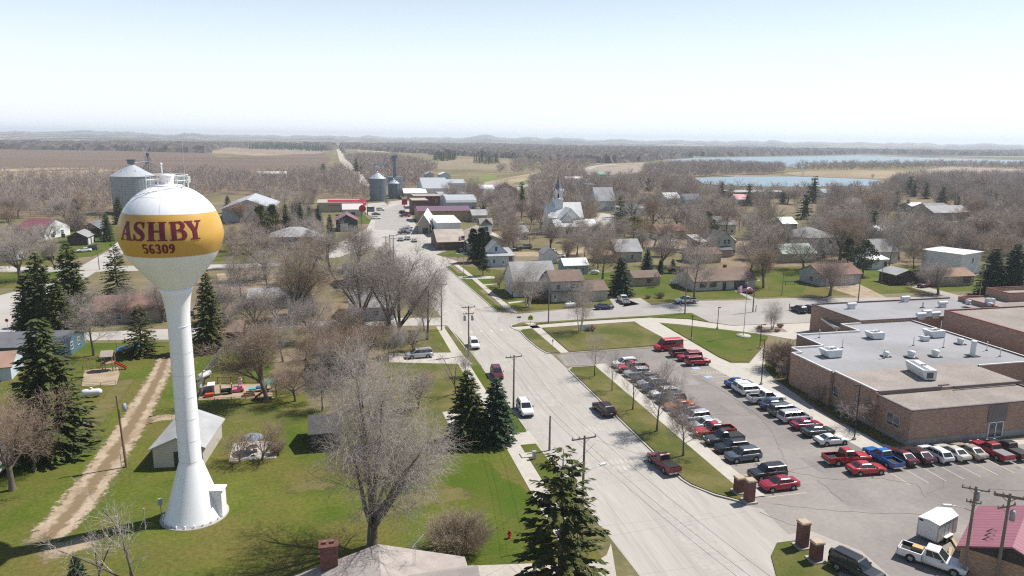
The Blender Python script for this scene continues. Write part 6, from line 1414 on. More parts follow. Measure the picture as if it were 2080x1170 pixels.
# ---------------------------------------------------------------- poles, wires, lamps, signs
m_pole = mat('weathered_wood', (.235, .195, .165), (.165, .135, .115), scale=1.0, rough=.9, kind='obj', stretch=(4, 4, .4), fine=.15, fscale=8)
m_pole2 = mat('newer_wood', (.26, .165, .115), (.20, .13, .09), scale=1.0, rough=.9, kind='obj', stretch=(4, 4, .4))
m_ins = mat('porcelain', (.30, .27, .26), rough=.4, kind='obj'); m_wire = mat('cable_black', (.045, .045, .048), rough=.6, kind='obj')
m_galv = mat('galvanised', (.40, .41, .42), rough=.45, metal=.4, kind='obj'); m_blk = mat('black_pole', (.030, .026, .024), rough=.5, kind='obj')
m_trans = mat('transformer_grey', (.36, .38, .40), rough=.5, kind='obj')
POLE = {}
def pole(key, px, py, top, label, arms=((0, 2.6, 0),), trans=(), lamp=None, m=None, h=None, lean=(0, 0), r=.16, name='utility_pole', cat='utility pole'):
    p = at(px, py); h = h or hgt(px, py, top); t = thing(name, label, cat, (p.x, p.y, 0), 0, 'utility poles along the streets')
    a = MB(); L = Vector((lean[0], lean[1], h)); a.tube((0, 0, -.1), L, r, r * .66, n=10); a.build('shaft', m or m_pole, t)
    ends = []
    for dz, w_, ang in arms:
        c_ = L * ((h - .35 - dz) / h); d = Vector((math.cos(R(ang)), math.sin(R(ang)), 0)); n_ = Vector((-d.y, d.x, 0)) * .14
        M_ = Matrix.Translation(c_ + n_) @ Matrix.Rotation(R(ang), 4, 'Z'); b_ = MB(); b_.obox(M_, w_, .10, .13)
        for s in (-1, 1): b_.tube(c_ + n_ + d * s * w_ * .28, c_ + Vector((0, 0, -.55)) + n_, .02, n=4)
        ca_ = b_.build('crossarm', m or m_pole, t)
        i_ = MB()
        for k in (-.47, -.2, .47):
            q = c_ + n_ + d * w_ * k; i_.lathe([(.02, q.z + .06), (.07, q.z + .10), (.05, q.z + .26), (.01, q.z + .28)], 8, cx=q.x, cy=q.y, cap=False)
            ends.append(Vector((p.x, p.y, 0)) + q + Vector((0, 0, .28)))
        i_.build('insulator', m_ins, ca_)
    for dx, dy, z in trans:
        b_ = MB(); b_.lathe([(.02, z - .5), (.24, z - .48), (.24, z + .42), (.12, z + .5), (.02, z + .52)], 12, cx=dx, cy=dy, cap=False); b_.tube((dx, dy, z + .5), (dx, dy, z + .7), .05, n=6); b_.build('transformer', m_trans, t)
    if lamp:
        dx, dy, z = lamp; b_ = MB(); q = Vector((0, 0, z - .5))
        for k in range(5):
            n2 = Vector((dx * (k + 1) / 5, dy * (k + 1) / 5, z - .5 + .5 * math.sin((k + 1) / 5 * 1.57))); b_.tube(q, n2, .035, n=6); q = n2
        b_.build('lamp_arm', m_galv, t); hd = MB(); dd = Vector((dx, dy, 0)).normalized(); M_ = Matrix.Translation(q + dd * .3) @ Matrix.Rotation(math.atan2(dy, dx), 4, 'Z'); hd.obox(M_, .75, .28, .16); hd.build('lamp_head', m_rtu, t)
    POLE[key] = ends or [Vector((p.x, p.y, 0)) + L]
    return t
pole('a', 1181, 1089, 885, 'street lamp pole beside the ragged spruce at the street edge', arms=((0, 2.7, 8),), lamp=(2.1, .8, 7.3))
pole('b', 1043, 830, 721, 'utility pole beside the parked white suv', arms=((0, 2.6, 8),))
pole('c', 952, 722, 632, 'utility pole with two transformers beside the white parked suv', arms=((0, 2.6, 8), (1.2, 2.2, 8)), trans=((-.7, .2, 0), (.75, .2, 0)), h=9.6)
for ch in [c for c in COL.objects if c.name.startswith('transformer') and c.parent and abs(c.parent.location.x - at(952, 722).x) < .01]: ch.location.z = 7.2
pole('d', 897, 671, 575, 'utility pole standing by the tall bare elms at the crossing', arms=((0, 2.5, 8),))
pole('e', 800, 545, 462, 'utility pole seen behind the elm tops near the town centre', arms=((0, 2.5, 8), (.9, 2.2, 8)), h=10.5)
pole('f', 793, 540, 468, 'bare topped pole beside the pole behind the elm tops', arms=(), h=10)
pole('g', 257, 949, 803, 'leaning brown utility pole beside the gravel track', arms=(), trans=((.42, 0, 7.7),), lean=(-.35, .1), m=m_pole2)
pole('h', 1114, 656, 574, 'dark pole on the corner lawn south of the brown roofed house', arms=(), r=.15)
pole('i', 1391, 638, 545, 'pole beside the silver pickup on the cross street', arms=())
pole('j', 1529, 634, 560, 'lamp pole standing before the cream ranch house', arms=(), lamp=(.9, .3, 7.6))
pole('k', 1743, 612, 562, 'pole in front of the wide three door garage', arms=())
pole('l', 1989, 607, 540, 'lamp pole with transformer in front of the shaded tan house', arms=(), trans=((.4, 0, 8.3),), lamp=(-1.4, 0, 6.6))
pole('m', 1955, 1176, 988, 'power pole carrying a street lamp by the white pickup', arms=((0, 2.2, -38), (1.3, 1.2, -38)), trans=((.5, .25, 8.3),), lamp=(-1.9, .6, 7.4), r=.17)
pole('n', 2021, 1196, 1002, 'power pole with crossed arms in front of the maroon roof', arms=((0, 2.4, -38), (-.9 + .9, 2.3, -37.5), (1.0, 2.2, 6), (.1, 2.3, -36)), trans=((.75, .1, 7.2),), r=.17)
pole('o', 521, 521, 473, 'thin pole on the grass west of the slate house', arms=(), r=.11)
pole('p', 202, 548, 491, 'leaning pole behind the spruce group at the back street', arms=((.4, 1.4, 20),), r=.13)
pole('q', 19, 545, 512, 'slim pole in front of the white house at the west edge', arms=(), r=.11)
pole('r', 942, 563, 508, 'slim street light pole on the boulevard by the columnar evergreens', arms=(), lamp=(-1.5, .2, 7.0), r=.09, m=m_galv, h=7.6)
pole('s', 735, 461, 415, 'dark street light pole outside the maroon roofed green garage', arms=(), lamp=(1.2, 0, 11), r=.10, m=m_blk)
pole('t', 747, 437, 410, 'street light pole outside the red awning store', arms=(), lamp=(1.2, 0, 9), r=.10, m=m_blk)
pole('u', 1789, 577, 530, 'thin pole standing west of the dark brown shed', arms=(), r=.12)
pole('v', 1588, 600, 545, 'thin pole on the lawn west of the three door garage', arms=(), r=.10)
pole('w', 1116, 915, 877, 'short wooden pole behind the ragged spruce', arms=(), h=4.8)
pole('x', 785, 540, 475, 'far pole beside the town centre road', arms=((0, 2.2, 8),), h=9.5)
def wire(a, b, sag, label, r=.012):
    a, b = Vector(a), Vector(b); o = a.copy(); mb = MB(); pr = None
    for i in range(13):
        t = i / 12; q = a.lerp(b, t); q.z -= sag * 4 * t * (1 - t); q = q - o
        if pr is not None: mb.tube(pr, q, r, n=4, cap=False)
        pr = q
    w_ = mb.build('power_line', m_wire, None, o); tag(w_, label, 'power line', 'wires between the utility poles')
far0 = Vector((31.5, 26, 9.8))
SP = [('a', None, 'from the street lamp pole toward the camera'), ('a', 'b', 'between the street lamp pole and the pole by the white suv'), ('b', 'c', 'between the white suv pole and the transformer pole'), ('c', 'd', 'between the transformer pole and the pole by the elms'), ('d', 'e', 'between the pole by the elms and the town centre pole')]
for a, b, lb in SP:
    for k, w_ in ((0, 'western'), (1, 'middle'), (2, 'eastern')):
        A = POLE[a][k]; B = POLE[b][k] if b else far0 + Vector((k * 1.0 - 1, 0, 0)); wire(A, B, .9, w_ + ' overhead wire ' + lb)
def top(k): return POLE[k][-1]
for a, b, lb in (('h', 'i', 'between the corner lawn pole and the silver pickup pole'), ('i', 'j', 'between the silver pickup pole and the ranch house lamp'), ('j', 'k', 'between the ranch house lamp and the three door garage pole'), ('k', 'l', 'between the garage pole and the shaded house pole')):
    for dz, w_ in ((0, 'upper'), (1.5, 'lower')): wire(top(a) - Vector((0, 0, dz + .2)), top(b) - Vector((0, 0, dz + .2)), .5, w_ + ' overhead wire ' + lb)
wire(top('a') - Vector((0, 0, 1)), Vector((9, 57.0, 4.2)), .6, 'service wire from street lamp pole to the pinkish house roof', .014)
wire(top('g') - Vector((0, 0, 1.5)), Vector((-46, 96, 8)), .8, 'service wire running west from the leaning brown pole', .014)
wire(top('a') - Vector((0, 0, .6)), Vector((44.5, 66, 2.6)), .3, 'long wire crossing the street to the brick gate pillars', .012)
wire(POLE['m'][0], POLE['n'][0], .3, 'short wire between the two power poles by the maroon roof', .014)
wire(POLE['m'][2], Vector((80, 44, 9.5)), .5, 'wire leaving the lamp carrying power pole over the maroon roof', .014)

def lamp(px, py, topy, label, side=-1, w_=.9):
    p = at(px, py); h = hgt(px, py, topy); t = thing('street_lamp', label, 'street lamp', (p.x, p.y, .1), 0, 'black lamp posts round the school')
    a = MB(); a.tube((0, 0, 0), (0, 0, h), .085, .065, n=8); a.tube((0, 0, h - .08), (side * w_, 0, h - .05), .04, n=6); a.build('post', m_blk, t)
    b_ = MB(); b_.box(min(side * w_, side * (w_ - .6)), max(side * w_, side * (w_ - .6)), -.16, .16, h - .16, h - .02); b_.build('lamp_head', m_blk, t)
    c_ = MB(); c_.tube((0, 0, -.06), (0, 0, .28), .24, n=14); c_.build('footing', m_conc, t)
lamp(1404, 690, 642, 'black lamp post on the walk by the red passenger van', 1, .3); lamp(1457, 668, 625, 'black lamp post between the front lawn and the street lot', 1, .5)
lamp(1543, 708, 660, 'black lamp post on the green lawn near the round shrub', 1); lamp(1546, 781, 690, 'tall black lamp post by the blue sedan at the sidewalk'); lamp(1735, 893, 782, 'tall black lamp post by the white coupe near the brick wall')
def signpost(px, py, topy, label, shape, m, name='road_sign', w_=.75, back=False):
    p = at(px, py); h = hgt(px, py, topy); t = thing(name, label, 'road sign', (p.x, p.y, .08), 0); a = MB(); a.tube((0, 0, 0), (0, 0, h), .035, n=6); a.build('post', m_galv, t)
    s = MB(); hw = w_ / 2; zc = h - hw
    pts = {'pent': [(-hw, -hw), (hw, -hw), (hw, .1), (0, hw), (-hw, .1)], 'rect': [(-hw, -hw * .4), (hw, -hw * .4), (hw, hw * .4), (-hw, hw * .4)], 'oct': [(hw * math.cos(R(22.5 + 45 * i)), hw * math.sin(R(22.5 + 45 * i))) for i in range(8)], 'sq': [(-hw * .6, -hw), (hw * .6, -hw), (hw * .6, hw), (-hw * .6, hw)], 'dia': [(-hw, 0), (0, -hw), (hw, 0), (0, hw)]}[shape]
    n = len(pts); vs = [(x, y, zc + z) for y in (-.055, -.035) for x, z in pts]
    s.add(vs, [tuple(range(n)), tuple(range(2 * n - 1, n - 1, -1))] + [(i, (i + 1) % n, n + (i + 1) % n, n + i) for i in range(n)]); sg = s.build('sign_plate', m, t); return t, sg, zc
m_lime = mat('sign_lime', (.50, .62, .02), rough=.5, kind='obj'); m_sgreen = mat('sign_green', (.03, .16, .07), rough=.5, kind='obj'); m_sgrey = mat('sign_back', (.42, .43, .44), rough=.4, metal=.3, kind='obj'); m_sred = mat('sign_red', (.45, .02, .025), rough=.5, kind='obj'); m_white = mat('plain_white', (.72, .72, .71), rough=.5, kind='obj')
t, sg, zc = signpost(1077, 672, 640, 'bright lime school crossing sign on the corner boulevard', 'pent', m_lime, w_=1.15)
f = MB()
for x in (-.16, .14):      # the two walking figures of the crossing emblem
    f.tube((x, -.060, zc + .20), (x, -.066, zc + .20), .075, n=10); f.obox(Matrix.Translation((x, -.064, zc - .0)), .15, .008, .24); 
    for s in (-1, 1): f.obox(Matrix.Translation((x + s * .055, -.064, zc - .26)) @ Matrix.Rotation(s * -.25, 4, 'Y'), .06, .008, .30); f.obox(Matrix.Translation((x + s * .12, -.064, zc + .02)) @ Matrix.Rotation(s * .6, 4, 'Y'), .045, .008, .22)
f.build('emblem', m_trim, sg)
signpost(1054, 661, 641, 'green street name sign on the corner island', 'rect', m_sgreen, w_=.9); signpost(1122, 718, 690, 'grey backed sign post at the end of the boulevard', 'sq', m_sgrey, w_=.5)
signpost(930, 537, 520, 'grey backed stop sign by the hall driveway', 'oct', m_sgrey, w_=.8); signpost(884, 628, 604, 'grey backed octagonal sign by the bare elm at the kerb', 'oct', m_sgrey, w_=.8)
signpost(34, 672, 638, 'dark sign on a post at the back street corner', 'rect', m_trim, w_=1.1); signpost(17, 676, 648, 'small red stop sign at the back street corner', 'oct', m_sred, w_=.7)
signpost(1381, 637, 618, 'small red sign beside the silver pickup', 'sq', m_sred, w_=.35); signpost(2068, 1190, 1148, 'small white sign by the maroon roofed brick building', 'sq', m_white, w_=.5)
for px, py, lb in ((1535, 633, 'short dark post beside the ranch house lamp'), (1603, 630, 'short dark post near the two dark suvs')):
    p = at(px, py); a = MB(); a.tube((0, 0, 0), (0, 0, 1.6), .09, n=8); tag(a.build('bollard', m_blk, None, (p.x, p.y, .02)), lb, 'bollard')
# town sign by the road
t = thing('shop_sign', 'tall red and white roadside sign on a steel post', 'sign', (at(822, 428).x, at(822, 428).y, 0)); h = hgt(822, 428, 401); a = MB(); a.tube((0, 0, 0), (0, 0, h - .5), .18, n=8); a.build('post', m_galv, t); a = MB(); a.box(-1.5, 1.5, -.25, .25, h - 4, h - 1); a.build('sign_box', m_sred, t); a = MB(); a.box(-1.5, 1.5, -.25, .25, h - 1, h + .3); a.build('sign_cap', m_white, t)
t = thing('shop_sign', 'round red sign on a post by the pinkish roofed shop', 'sign', (at(737, 452).x, at(737, 452).y, 0)); h = hgt(737, 452, 422); a = MB(); a.tube((0, 0, 0), (0, 0, h), .14, n=8); a.build('post', m_galv, t); a = MB(); a.tube((0, -.15, h - .4), (0, .15, h - .4), 1.7, n=20); a.build('sign_disc', m_sred, t)
# the brick gate pillars
def pillar(px, py, topy, label):
    p = at(px, py); h = hgt(px, py, topy); t = thing('brick_pillar', label, 'gate pillar', (p.x, p.y + .3, .1), 0, 'brick gate pillars at the lot entrance'); a = MB(); a.box(-.46, .46, -.46, .46, 0, h - .2); a.build('shaft', BRICKD, t)
    a = MB(); a.box(-.54, .54, -.54, .54, h - .2, h - .06); a.box(-.48, .48, -.48, .48, h - .06, h); a.build('cap', mat('cap_stone', (.46, .36, .25), (.38, .30, .21), scale=2, rough=.8, kind='obj'), t); a = MB(); a.box(-.72, .72, -.72, .72, -.1, .14); a.build('plinth', m_conc, t)
pillar(1503, 1003, 972, 'shorter brick gate pillar beside the red sedan at the island tip'); pillar(1524, 1022, 977, 'taller brick gate pillar at the corner of the island tip'); pillar(1632, 1115, 1063, 'tall brick gate pillar on the round corner lawn'); pillar(1660, 1143, 1103, 'short brick gate pillar nearest the black jeep')
# flags
m_fr = mat('flag_red', (.40, .05, .08), rough=.8, kind='obj'); m_fw = mat('flag_white', (.66, .62, .64), rough=.8, kind='obj'); m_fb = mat('flag_blue', (.03, .04, .16), rough=.8, kind='obj')
def flag(px, py, topy, label, w_, hh, ang):
    p = at(px, py); h = hgt(px, py, topy); t = thing('flagpole', label, 'flagpole', (p.x, p.y, .1)); a = MB(); a.tube((0, 0, 0), (0, 0, h), .07, .045, n=8); a.ball((0, 0, h + .08), .10, 8, 6); a.build('pole', m_galv, t)
    a = MB(); a.lathe([(1.5, -.08), (1.5, .12), (.02, .13)], 24, cap=False); a.build('base', m_conc, t)
    a = MB(); d = Vector((math.cos(R(ang)), math.sin(R(ang)), 0)); n_ = Vector((-d.y, d.x, 0)); N = 16
    for j in range(13):
        for i in range(N):
            def P(i_, j_):
                u = i_ / N; return d * (.06 + w_ * u) + n_ * (.16 * math.sin(u * 9 + j_ * .12) * (0.2 + u)) + Vector((0, 0, h - .25 - hh * j_ / 13 - .28 * u * u))
            mi = 2 if (j < 7 and i < N * .4) else (0 if j % 2 == 0 else 1)
            a.add([P(i, j), P(i + 1, j), P(i + 1, j + 1), P(i, j + 1)], [(0, 1, 2, 3)], mi, True)
    a.build('flag', [m_fr, m_fw, m_fb], t)
flag(1510, 683, 576, 'tall flagpole flying a striped flag on the school lawn', 2.7, 1.5, 197); flag(944, 515, 478, 'flagpole with striped flag in front of the hall with cupola', 2.4, 1.5, 200)
# hydrant, tanks, boxes
t = thing('fire_hydrant', 'red fire hydrant on the green lawn beside the ragged spruce', 'fire hydrant', (at(1035, 1093).x, at(1035, 1093).y, .02)); a = MB(); a.lathe([(.19, 0), (.19, .06), (.13, .08), (.13, .62), (.17, .64), (.16, .72), (.09, .84), (.02, .87)], 16, cap=False); a.build('barrel', m_sred, t); a = MB(); a.tube((-.26, 0, .48), (.26, 0, .48), .07, n=10); a.tube((0, -.24, .45), (0, 0, .45), .09, n=10); a.build('nozzle', m_sred, t)
for px, py, lb in ((1035, 1093, 'x'),):
    a = MB(); a.tube((0, 0, .85), (.03, 0, 1.35), .012, n=4); a.build('marker_rod', m_sred, t)
def ptank(px, py, ang, label, L=3.0, r=.5):
    p = at(px, py); t = thing('propane_tank', label, 'propane tank', (p.x, p.y, .02), R(ang), 'propane tanks in the yards'); a = MB(); n = 16; rings = [(-L / 2, .02), (-L / 2 + .08, r * .55), (-L / 2 + .28, r * .9), (-L / 2 + .5, r), (L / 2 - .5, r), (L / 2 - .28, r * .9), (L / 2 - .08, r * .55), (L / 2, .02)]
    vs = [(x, q * math.cos(6.283 * k / n), .25 + r + q * math.sin(6.283 * k / n)) for x, q in rings for k in range(n)]; a.add(vs, [(i * n + k, i * n + (k + 1) % n, (i + 1) * n + (k + 1) % n, (i + 1) * n + k) for i in range(len(rings) - 1) for k in range(n)], 0, True); a.build('vessel', m_white, t)
    a = MB(); a.tube((0, 0, .2 + 2 * r), (0, 0, .5 + 2 * r), .18, n=12); a.build('valve_dome', m_white, t)
    for s in (-1, 1): a = MB(); a.box(s * L * .3 - .1, s * L * .3 + .1, -r * .7, r * .7, 0, .4); a.build('leg', m_fnd, t)
ptank(187, 806, 3, 'white propane tank on the lawn east of the big spruce'); ptank(416, 770, 60, 'white propane tank by the chain link fence behind the tower'); ptank(1158, 625, 4, 'white propane tank in front of the brown roofed corner house'); ptank(1208, 557, -50, 'white propane tank behind the pale blue cottage'); ptank(1370, 578, -55, 'white propane tank between garden shed and ranch house'); ptank(1047, 490, -30, 'white propane tank behind the hall with cupola')
for px, py, sx, sy, h, m, lb, nm in ((1156, 1080, 1.3, 1.0, 1.1, m_sgreen, 'dark green utility box behind the ragged spruce', 'utility_box'), (1085, 933, .45, .35, 1.1, m_sgrey, 'grey utility pedestal beside the short wooden pole', 'utility_box'), (1070, 926, 1.6, 1.3, .14, m_walk, 'pale concrete pad beside the sidewalk', 'concrete_pad')):
    p = at(px, py); t = thing(nm, lb, nm.replace('_', ' '), (p.x, p.y, .04)); a = MB(); a.box(-sx / 2, sx / 2, -sy / 2, sy / 2, 0, h * .86); a.build('cabinet' if h > .3 else 'slab', m, t)
    if h > .3: a = MB(); a.box(-sx / 2 - .04, sx / 2 + .04, -sy / 2 - .04, sy / 2 + .04, h * .86, h); a.build('lid', m, t)
for px, py, lb in ((248, 960, 'slim white post beside the leaning brown pole'), (296, 1078, 'slim white post below the water tower base')):
    p = at(px, py); a = MB(); a.tube((0, 0, 0), (0, 0, 2.4), .05, n=8); a.ball((0, 0, 2.45), .10, 8, 6); tag(a.build('marker_post', m_sgrey, None, (p.x, p.y, 0)), lb, 'post')
p = at(328, 1048); t = thing('meter_box', 'grey meter box on a post at the foot of the tower', 'meter box', (p.x, p.y, 0)); a = MB(); a.tube((0, 0, 0), (0, 0, 1.6), .05, n=6); a.build('post', m_galv, t); a = MB(); a.box(-.2, .2, -.12, .12, 1.3, 2.0); a.build('box', m_trans, t)
# the yards west of the street
t = thing('trampoline', 'blue rimmed trampoline with net under the open spruce', 'trampoline', (at(262, 716).x, at(262, 716).y, .02)); a = MB(); n = 28; a.lathe([(1.75, .82), (2.15, .80), (2.15, .88), (1.75, .86)], n, cap=False); a.build('rim_pad', mat('pad_blue', (.05, .22, .52), rough=.6, kind='obj'), t); a = MB(); a.lathe([(.02, .83), (1.76, .84)], n, cap=False); a.build('mat', m_trim, t)
for k in range(6): a = MB(); q = 6.283 * k / 6; a.tube((2.05 * math.cos(q), 2.05 * math.sin(q), 0), (2.05 * math.cos(q), 2.05 * math.sin(q), 2.5 if k in (2, 3) else .8), .035, n=6); a.build('leg', m_trim, t)
WOODY = mat('play_timber', (.34, .23, .15), (.27, .18, .12), scale=2, rough=.8, kind='obj')
def playset(px, py, label, roofc, s=1.0, ang=0):
    p = at(px, py); t = thing('climbing_frame', label, 'climbing frame', (p.x, p.y, .02), R(ang)); t.scale = (s,) * 3
    for x in (-.8, .8):
        for y in (-.8, .8): a = MB(); a.box(x - .07, x + .07, y - .07, y + .07, 0, 2.9); a.build('post', WOODY, t)
    a = MB(); a.box(-.9, .9, -.9, .9, 1.3, 1.42); a.build('platform', WOODY, t); a = MB(); gable_roof(a, -.9, .9, -.9, .9, 2.8, .7, 'x', .2, .06, .1); a.build('roof', roofc, t)
    a = MB(); 
    for i in range(6): 
        u = i / 6; a.box(.9 + 1.9 * u, .9 + 1.9 * (u + 1 / 6), -.3, .3, 1.3 - 1.2 * (u + .08), 1.38 - 1.2 * (u + .08))
    for sy in (-.33, .33): a.add([(.9, sy, 1.3), (2.8, sy, .1), (2.8, sy, .35), (.9, sy, 1.6)], [(0, 1, 2, 3)])
    a.build('slide', mat('slide_red', (.50, .05, .04), rough=.4, kind='obj'), t); a = MB(); a.box(-3.6, -.8, -.05, .05, 2.3, 2.42)
    for sy in (-.8, .8): a.tube((-3.6, 0, 2.36), (-3.6, sy, 0), .05, n=6)
    a.build('swing_beam', WOODY, t)
    for x in (-1.7, -2.8):
        a = MB()
        for sy in (-.2, .2): a.tube((x + sy, 0, 2.3), (x + sy, 0, .55), .012, n=3)
        a.box(x - .24, x + .24, -.1, .1, .5, .55); a.build('swing', m_trim, t)
sheet('sandpit', P2((171, 752), (240, 746), (243, 760), (236, 782), (166, 784)), .018, m_sand)
playset(222, 752, 'wooden climbing frame with pale roof and slide on the west lawn', ROOF['tan'], 1.0); playset(552, 808, 'wooden climbing frame with teal roof at the fenced play yard', METAL['green']['X'], .9, 180)
sheet('sandpit', P2((402, 813), (416, 781), (548, 779), (556, 808)), .020, m_sand)
m_iron = mat('fence_iron', (.10, .075, .06), rough=.7, kind='obj')
def fence(pts, h, label, m, step=1.8, rails=(.15, .95), picket=None, name='fence', mesh=None):
    p0 = at(*pts[0]); t = thing(name, label, 'fence', (p0.x, p0.y, 0)); ln = [at(*q) - p0 for q in pts]; ps, rl = MB(), MB()
    for a, b in zip(ln, ln[1:]):
        n = max(1, int((b - a).length / step))
        for i in range(n + 1): q = a.lerp(b, i / n); pp = MB(); pp.tube(q, q + Vector((0, 0, h)), .045, n=6); pp.build('post', m, t)
        for z in rails: rl.tube(a + Vector((0, 0, h * z)), b + Vector((0, 0, h * z)), .03, n=5)
        if picket:
            k = int((b - a).length / picket)
            for i in range(k): q = a.lerp(b, (i + .5) / k); rl.tube(q + Vector((0, 0, .05)), q + Vector((0, 0, h * .95)), .012, n=3, cap=False)
        if mesh:
            k = int((b - a).length / .12)
            for i in range(k):
                q = a.lerp(b, i / k); r_ = a.lerp(b, min(1, (i + 8) / k)); rl.tube(q + Vector((0, 0, .05)), r_ + Vector((0, 0, h)), .006, n=3, cap=False); rl.tube(q + Vector((0, 0, h)), r_ + Vector((0, 0, .05)), .006, n=3, cap=False)
    rl.build('railing', m, t)
fence([(402, 814), (416, 781), (549, 778)], 1.2, 'thin iron fence along the back of the play yard', m_iron, picket=.16); fence([(402, 815), (470, 812), (556, 806)], .5, 'low timber edging fence along the front of the play yard', WOODY, rails=(.3, .8))
fence([(402, 790), (417, 768), (440, 735), (458, 712)], 1.5, 'silvery chain link fence by the propane tank', m_galv, rails=(.05, .98), mesh=1)
fence([(168, 752), (205, 748), (240, 745)], .9, 'low wire fence round the western sandpit', m_pole, rails=(.5, .95)); fence([(166, 785), (205, 788), (235, 783)], .9, 'low wire fence south of the western sandpit', m_pole, rails=(.5, .95))
def toy(px, py, label, cat, boxes):
    p = at(px, py); t = thing(cat.replace(' ', '_'), label, cat, (p.x, p.y, .02), .1)
    for nm, m, (x0, x1, y0, y1, z0, z1) in boxes: a = MB(); a.box(x0, x1, y0, y1, z0, z1); a.build(nm, m, t)
m_pg = mat('toy_grey', (.30, .30, .31), rough=.5, kind='obj'); m_pk = mat('toy_pink', (.60, .16, .28), rough=.5, kind='obj'); m_tq = mat('toy_teal', (.10, .40, .42), rough=.5, kind='obj'); m_or = mat('toy_orange', (.60, .08, .03), rough=.5, kind='obj'); m_bl = mat('toy_blue', (.05, .12, .30), rough=.5, kind='obj')
toy(424, 800, 'grey plastic playhouse on the sandy play yard', 'playhouse', [('wall', m_pg, (-1.2, -.9, -.8, .8, 0, 1.4)), ('wall', m_pg, (.6, .9, -.8, .8, 0, 1.5)), ('wall', m_pg, (-.9, .6, .5, .75, 0, 1.0)), ('roof', m_white, (-.1, 1.0, -.9, .9, 1.5, 1.62))])
toy(426, 806, 'orange plastic ride on toy before the grey playhouse', 'toy car', [('body', m_or, (-.6, .6, -.4, .3, .1, .55)), ('hood', m_or, (-.8, -.55, -.3, .2, .1, .35))])
toy(460, 800, 'dark wooden toy kitchen frame in the play yard', 'play bench', [('post', WOODY, (-.9, -.75, -.5, .5, 0, 1.7)), ('post', WOODY, (.75, .9, -.5, .5, 0, 1.7)), ('beam', WOODY, (-.9, .9, .4, .5, 1.55, 1.7)), ('counter', m_trim, (-.75, .75, -.4, .4, .6, .8)), ('panel', m_trim, (-.75, .75, .3, .4, .1, .6))])
toy(482, 796, 'bright pink plastic toy car in the play yard', 'toy car', [('body', m_pk, (-1.0, 1.0, -.5, .5, .15, .6)), ('seat', m_pk, (.3, .8, -.4, .4, .6, 1.0)), ('wheel', m_trim, (-.8, -.5, -.55, -.45, 0, .3)), ('wheel', m_trim, (.5, .8, -.55, -.45, 0, .3))])
toy(488, 785, 'cream toy tower behind the bright pink toy car', 'toy tower', [('body', mat('toy_cream', (.65, .58, .42), rough=.5, kind='obj'), (-.3, .3, -.3, .3, 0, 1.2)), ('cap', m_pk, (-.2, .2, -.2, .2, 1.2, 1.5))])
toy(520, 795, 'teal and blue plastic water table in the play yard', 'water table', [('basin', m_tq, (-1.1, .1, -.5, .5, .4, .6)), ('basin', m_bl, (.1, 1.2, -.5, .5, .5, .75)), ('leg', m_pg, (-.9, -.7, -.1, .1, 0, .4)), ('leg', m_pg, (.7, .9, -.1, .1, 0, .5))])
toy(506, 804, 'low timber box beside the tree in the play yard', 'timber box', [('side', WOODY, (-.9, .9, -.5, -.4, 0, .4)), ('side', WOODY, (-.9, .9, .4, .5, 0, .4)), ('end', WOODY, (-.9, -.8, -.4, .4, 0, .4)), ('end', WOODY, (.8, .9, -.4, .4, 0, .4))])
sheet('patio', P2((465, 938), (473, 902), (492, 896), (548, 896), (563, 903), (562, 930)), .03, m_conc)
t = thing('patio_table', 'patio table under a faded blue umbrella', 'table', (at(515, 918).x, at(515, 918).y, .03)); a = MB(); a.lathe([(1.35, 1.95), (.9, 2.25), (.02, 2.45)], 8, cap=False, smooth=False); a.build('umbrella', mat('umbrella_blue', (.26, .34, .44), (.22, .29, .38), scale=2, rough=.8, kind='obj'), t); a = MB(); a.tube((0, 0, 0), (0, 0, 2.4), .03, n=6); a.build('pole', m_trim, t); a = MB(); a.tube((0, 0, .70), (0, 0, .74), .65, n=20); a.build('table_top', m_copd, t)
for px, py, lb in ((519, 925, 'dark patio chair in front of the umbrella table'), (505, 920, 'dark patio chair west of the umbrella table')):
    p = at(px, py); c_ = thing('patio_chair', lb, 'chair', (p.x, p.y, .03)); a = MB(); a.box(-.25, .25, -.25, .25, .42, .46); a.build('seat', m_copd, c_); a = MB(); a.box(-.25, .25, -.27, -.23, .46, .95); a.build('backrest', m_copd, c_)
    for x in (-.22, .22):
        for y in (-.22, .22): a = MB(); a.tube((x, y, 0), (x, y, .43), .02, n=5); a.build('leg', m_copd, c_)
t = thing('camper_trailer', 'white camper trailer at the west edge behind a brown tree', 'camper', (at(-12, 965).x, at(-12, 965).y, .02), R(85)); a = MB(); a.prism([(-3.5, -1.2), (3.5, -1.2), (3.5, 1.2), (-3.5, 1.2)], .7, 3.0); a.build('body', m_white, t); a = MB(); a.box(-3.2, 3.2, -1.22, -1.2, 1.1, 1.5); a.build('stripe', m_sgreen, t); a = MB(); a.box(-2.5, -1.2, -1.23, -1.2, 1.7, 2.4); a.build('window', m_win, t)
for x in (-.5, .5): a = MB(); a.tube((x, -1.2, .36), (x, -.95, .36), .36, n=14); a.build('wheel', m_tyre, t)
p = at(1184, 672); a = MB(); a.box(-.8, .8, -.12, .12, .2, 1.3); t = thing('name_board', 'low pale board at the foot of the white birch', 'sign board', (p.x, p.y, .1)); a.build('board', m_white, t)
for s in (-.7, .7): a = MB(); a.box(s - .06, s + .06, -.06, .06, 0, .3); a.build('post', m_white, t)
p = at(1605, 578); t = thing('timber_bar', 'horizontal timber bar on two posts across the lawn', 'rail', (p.x, p.y, 0)); a = MB(); a.box(-1.9, 1.9, -.1, .1, .9, 1.15); a.build('rail', m_pole, t)
for s in (-1.5, 1.5): a = MB(); a.tube((s, 0, 0), (s, 0, .95), .09, n=6); a.build('post', m_pole, t)
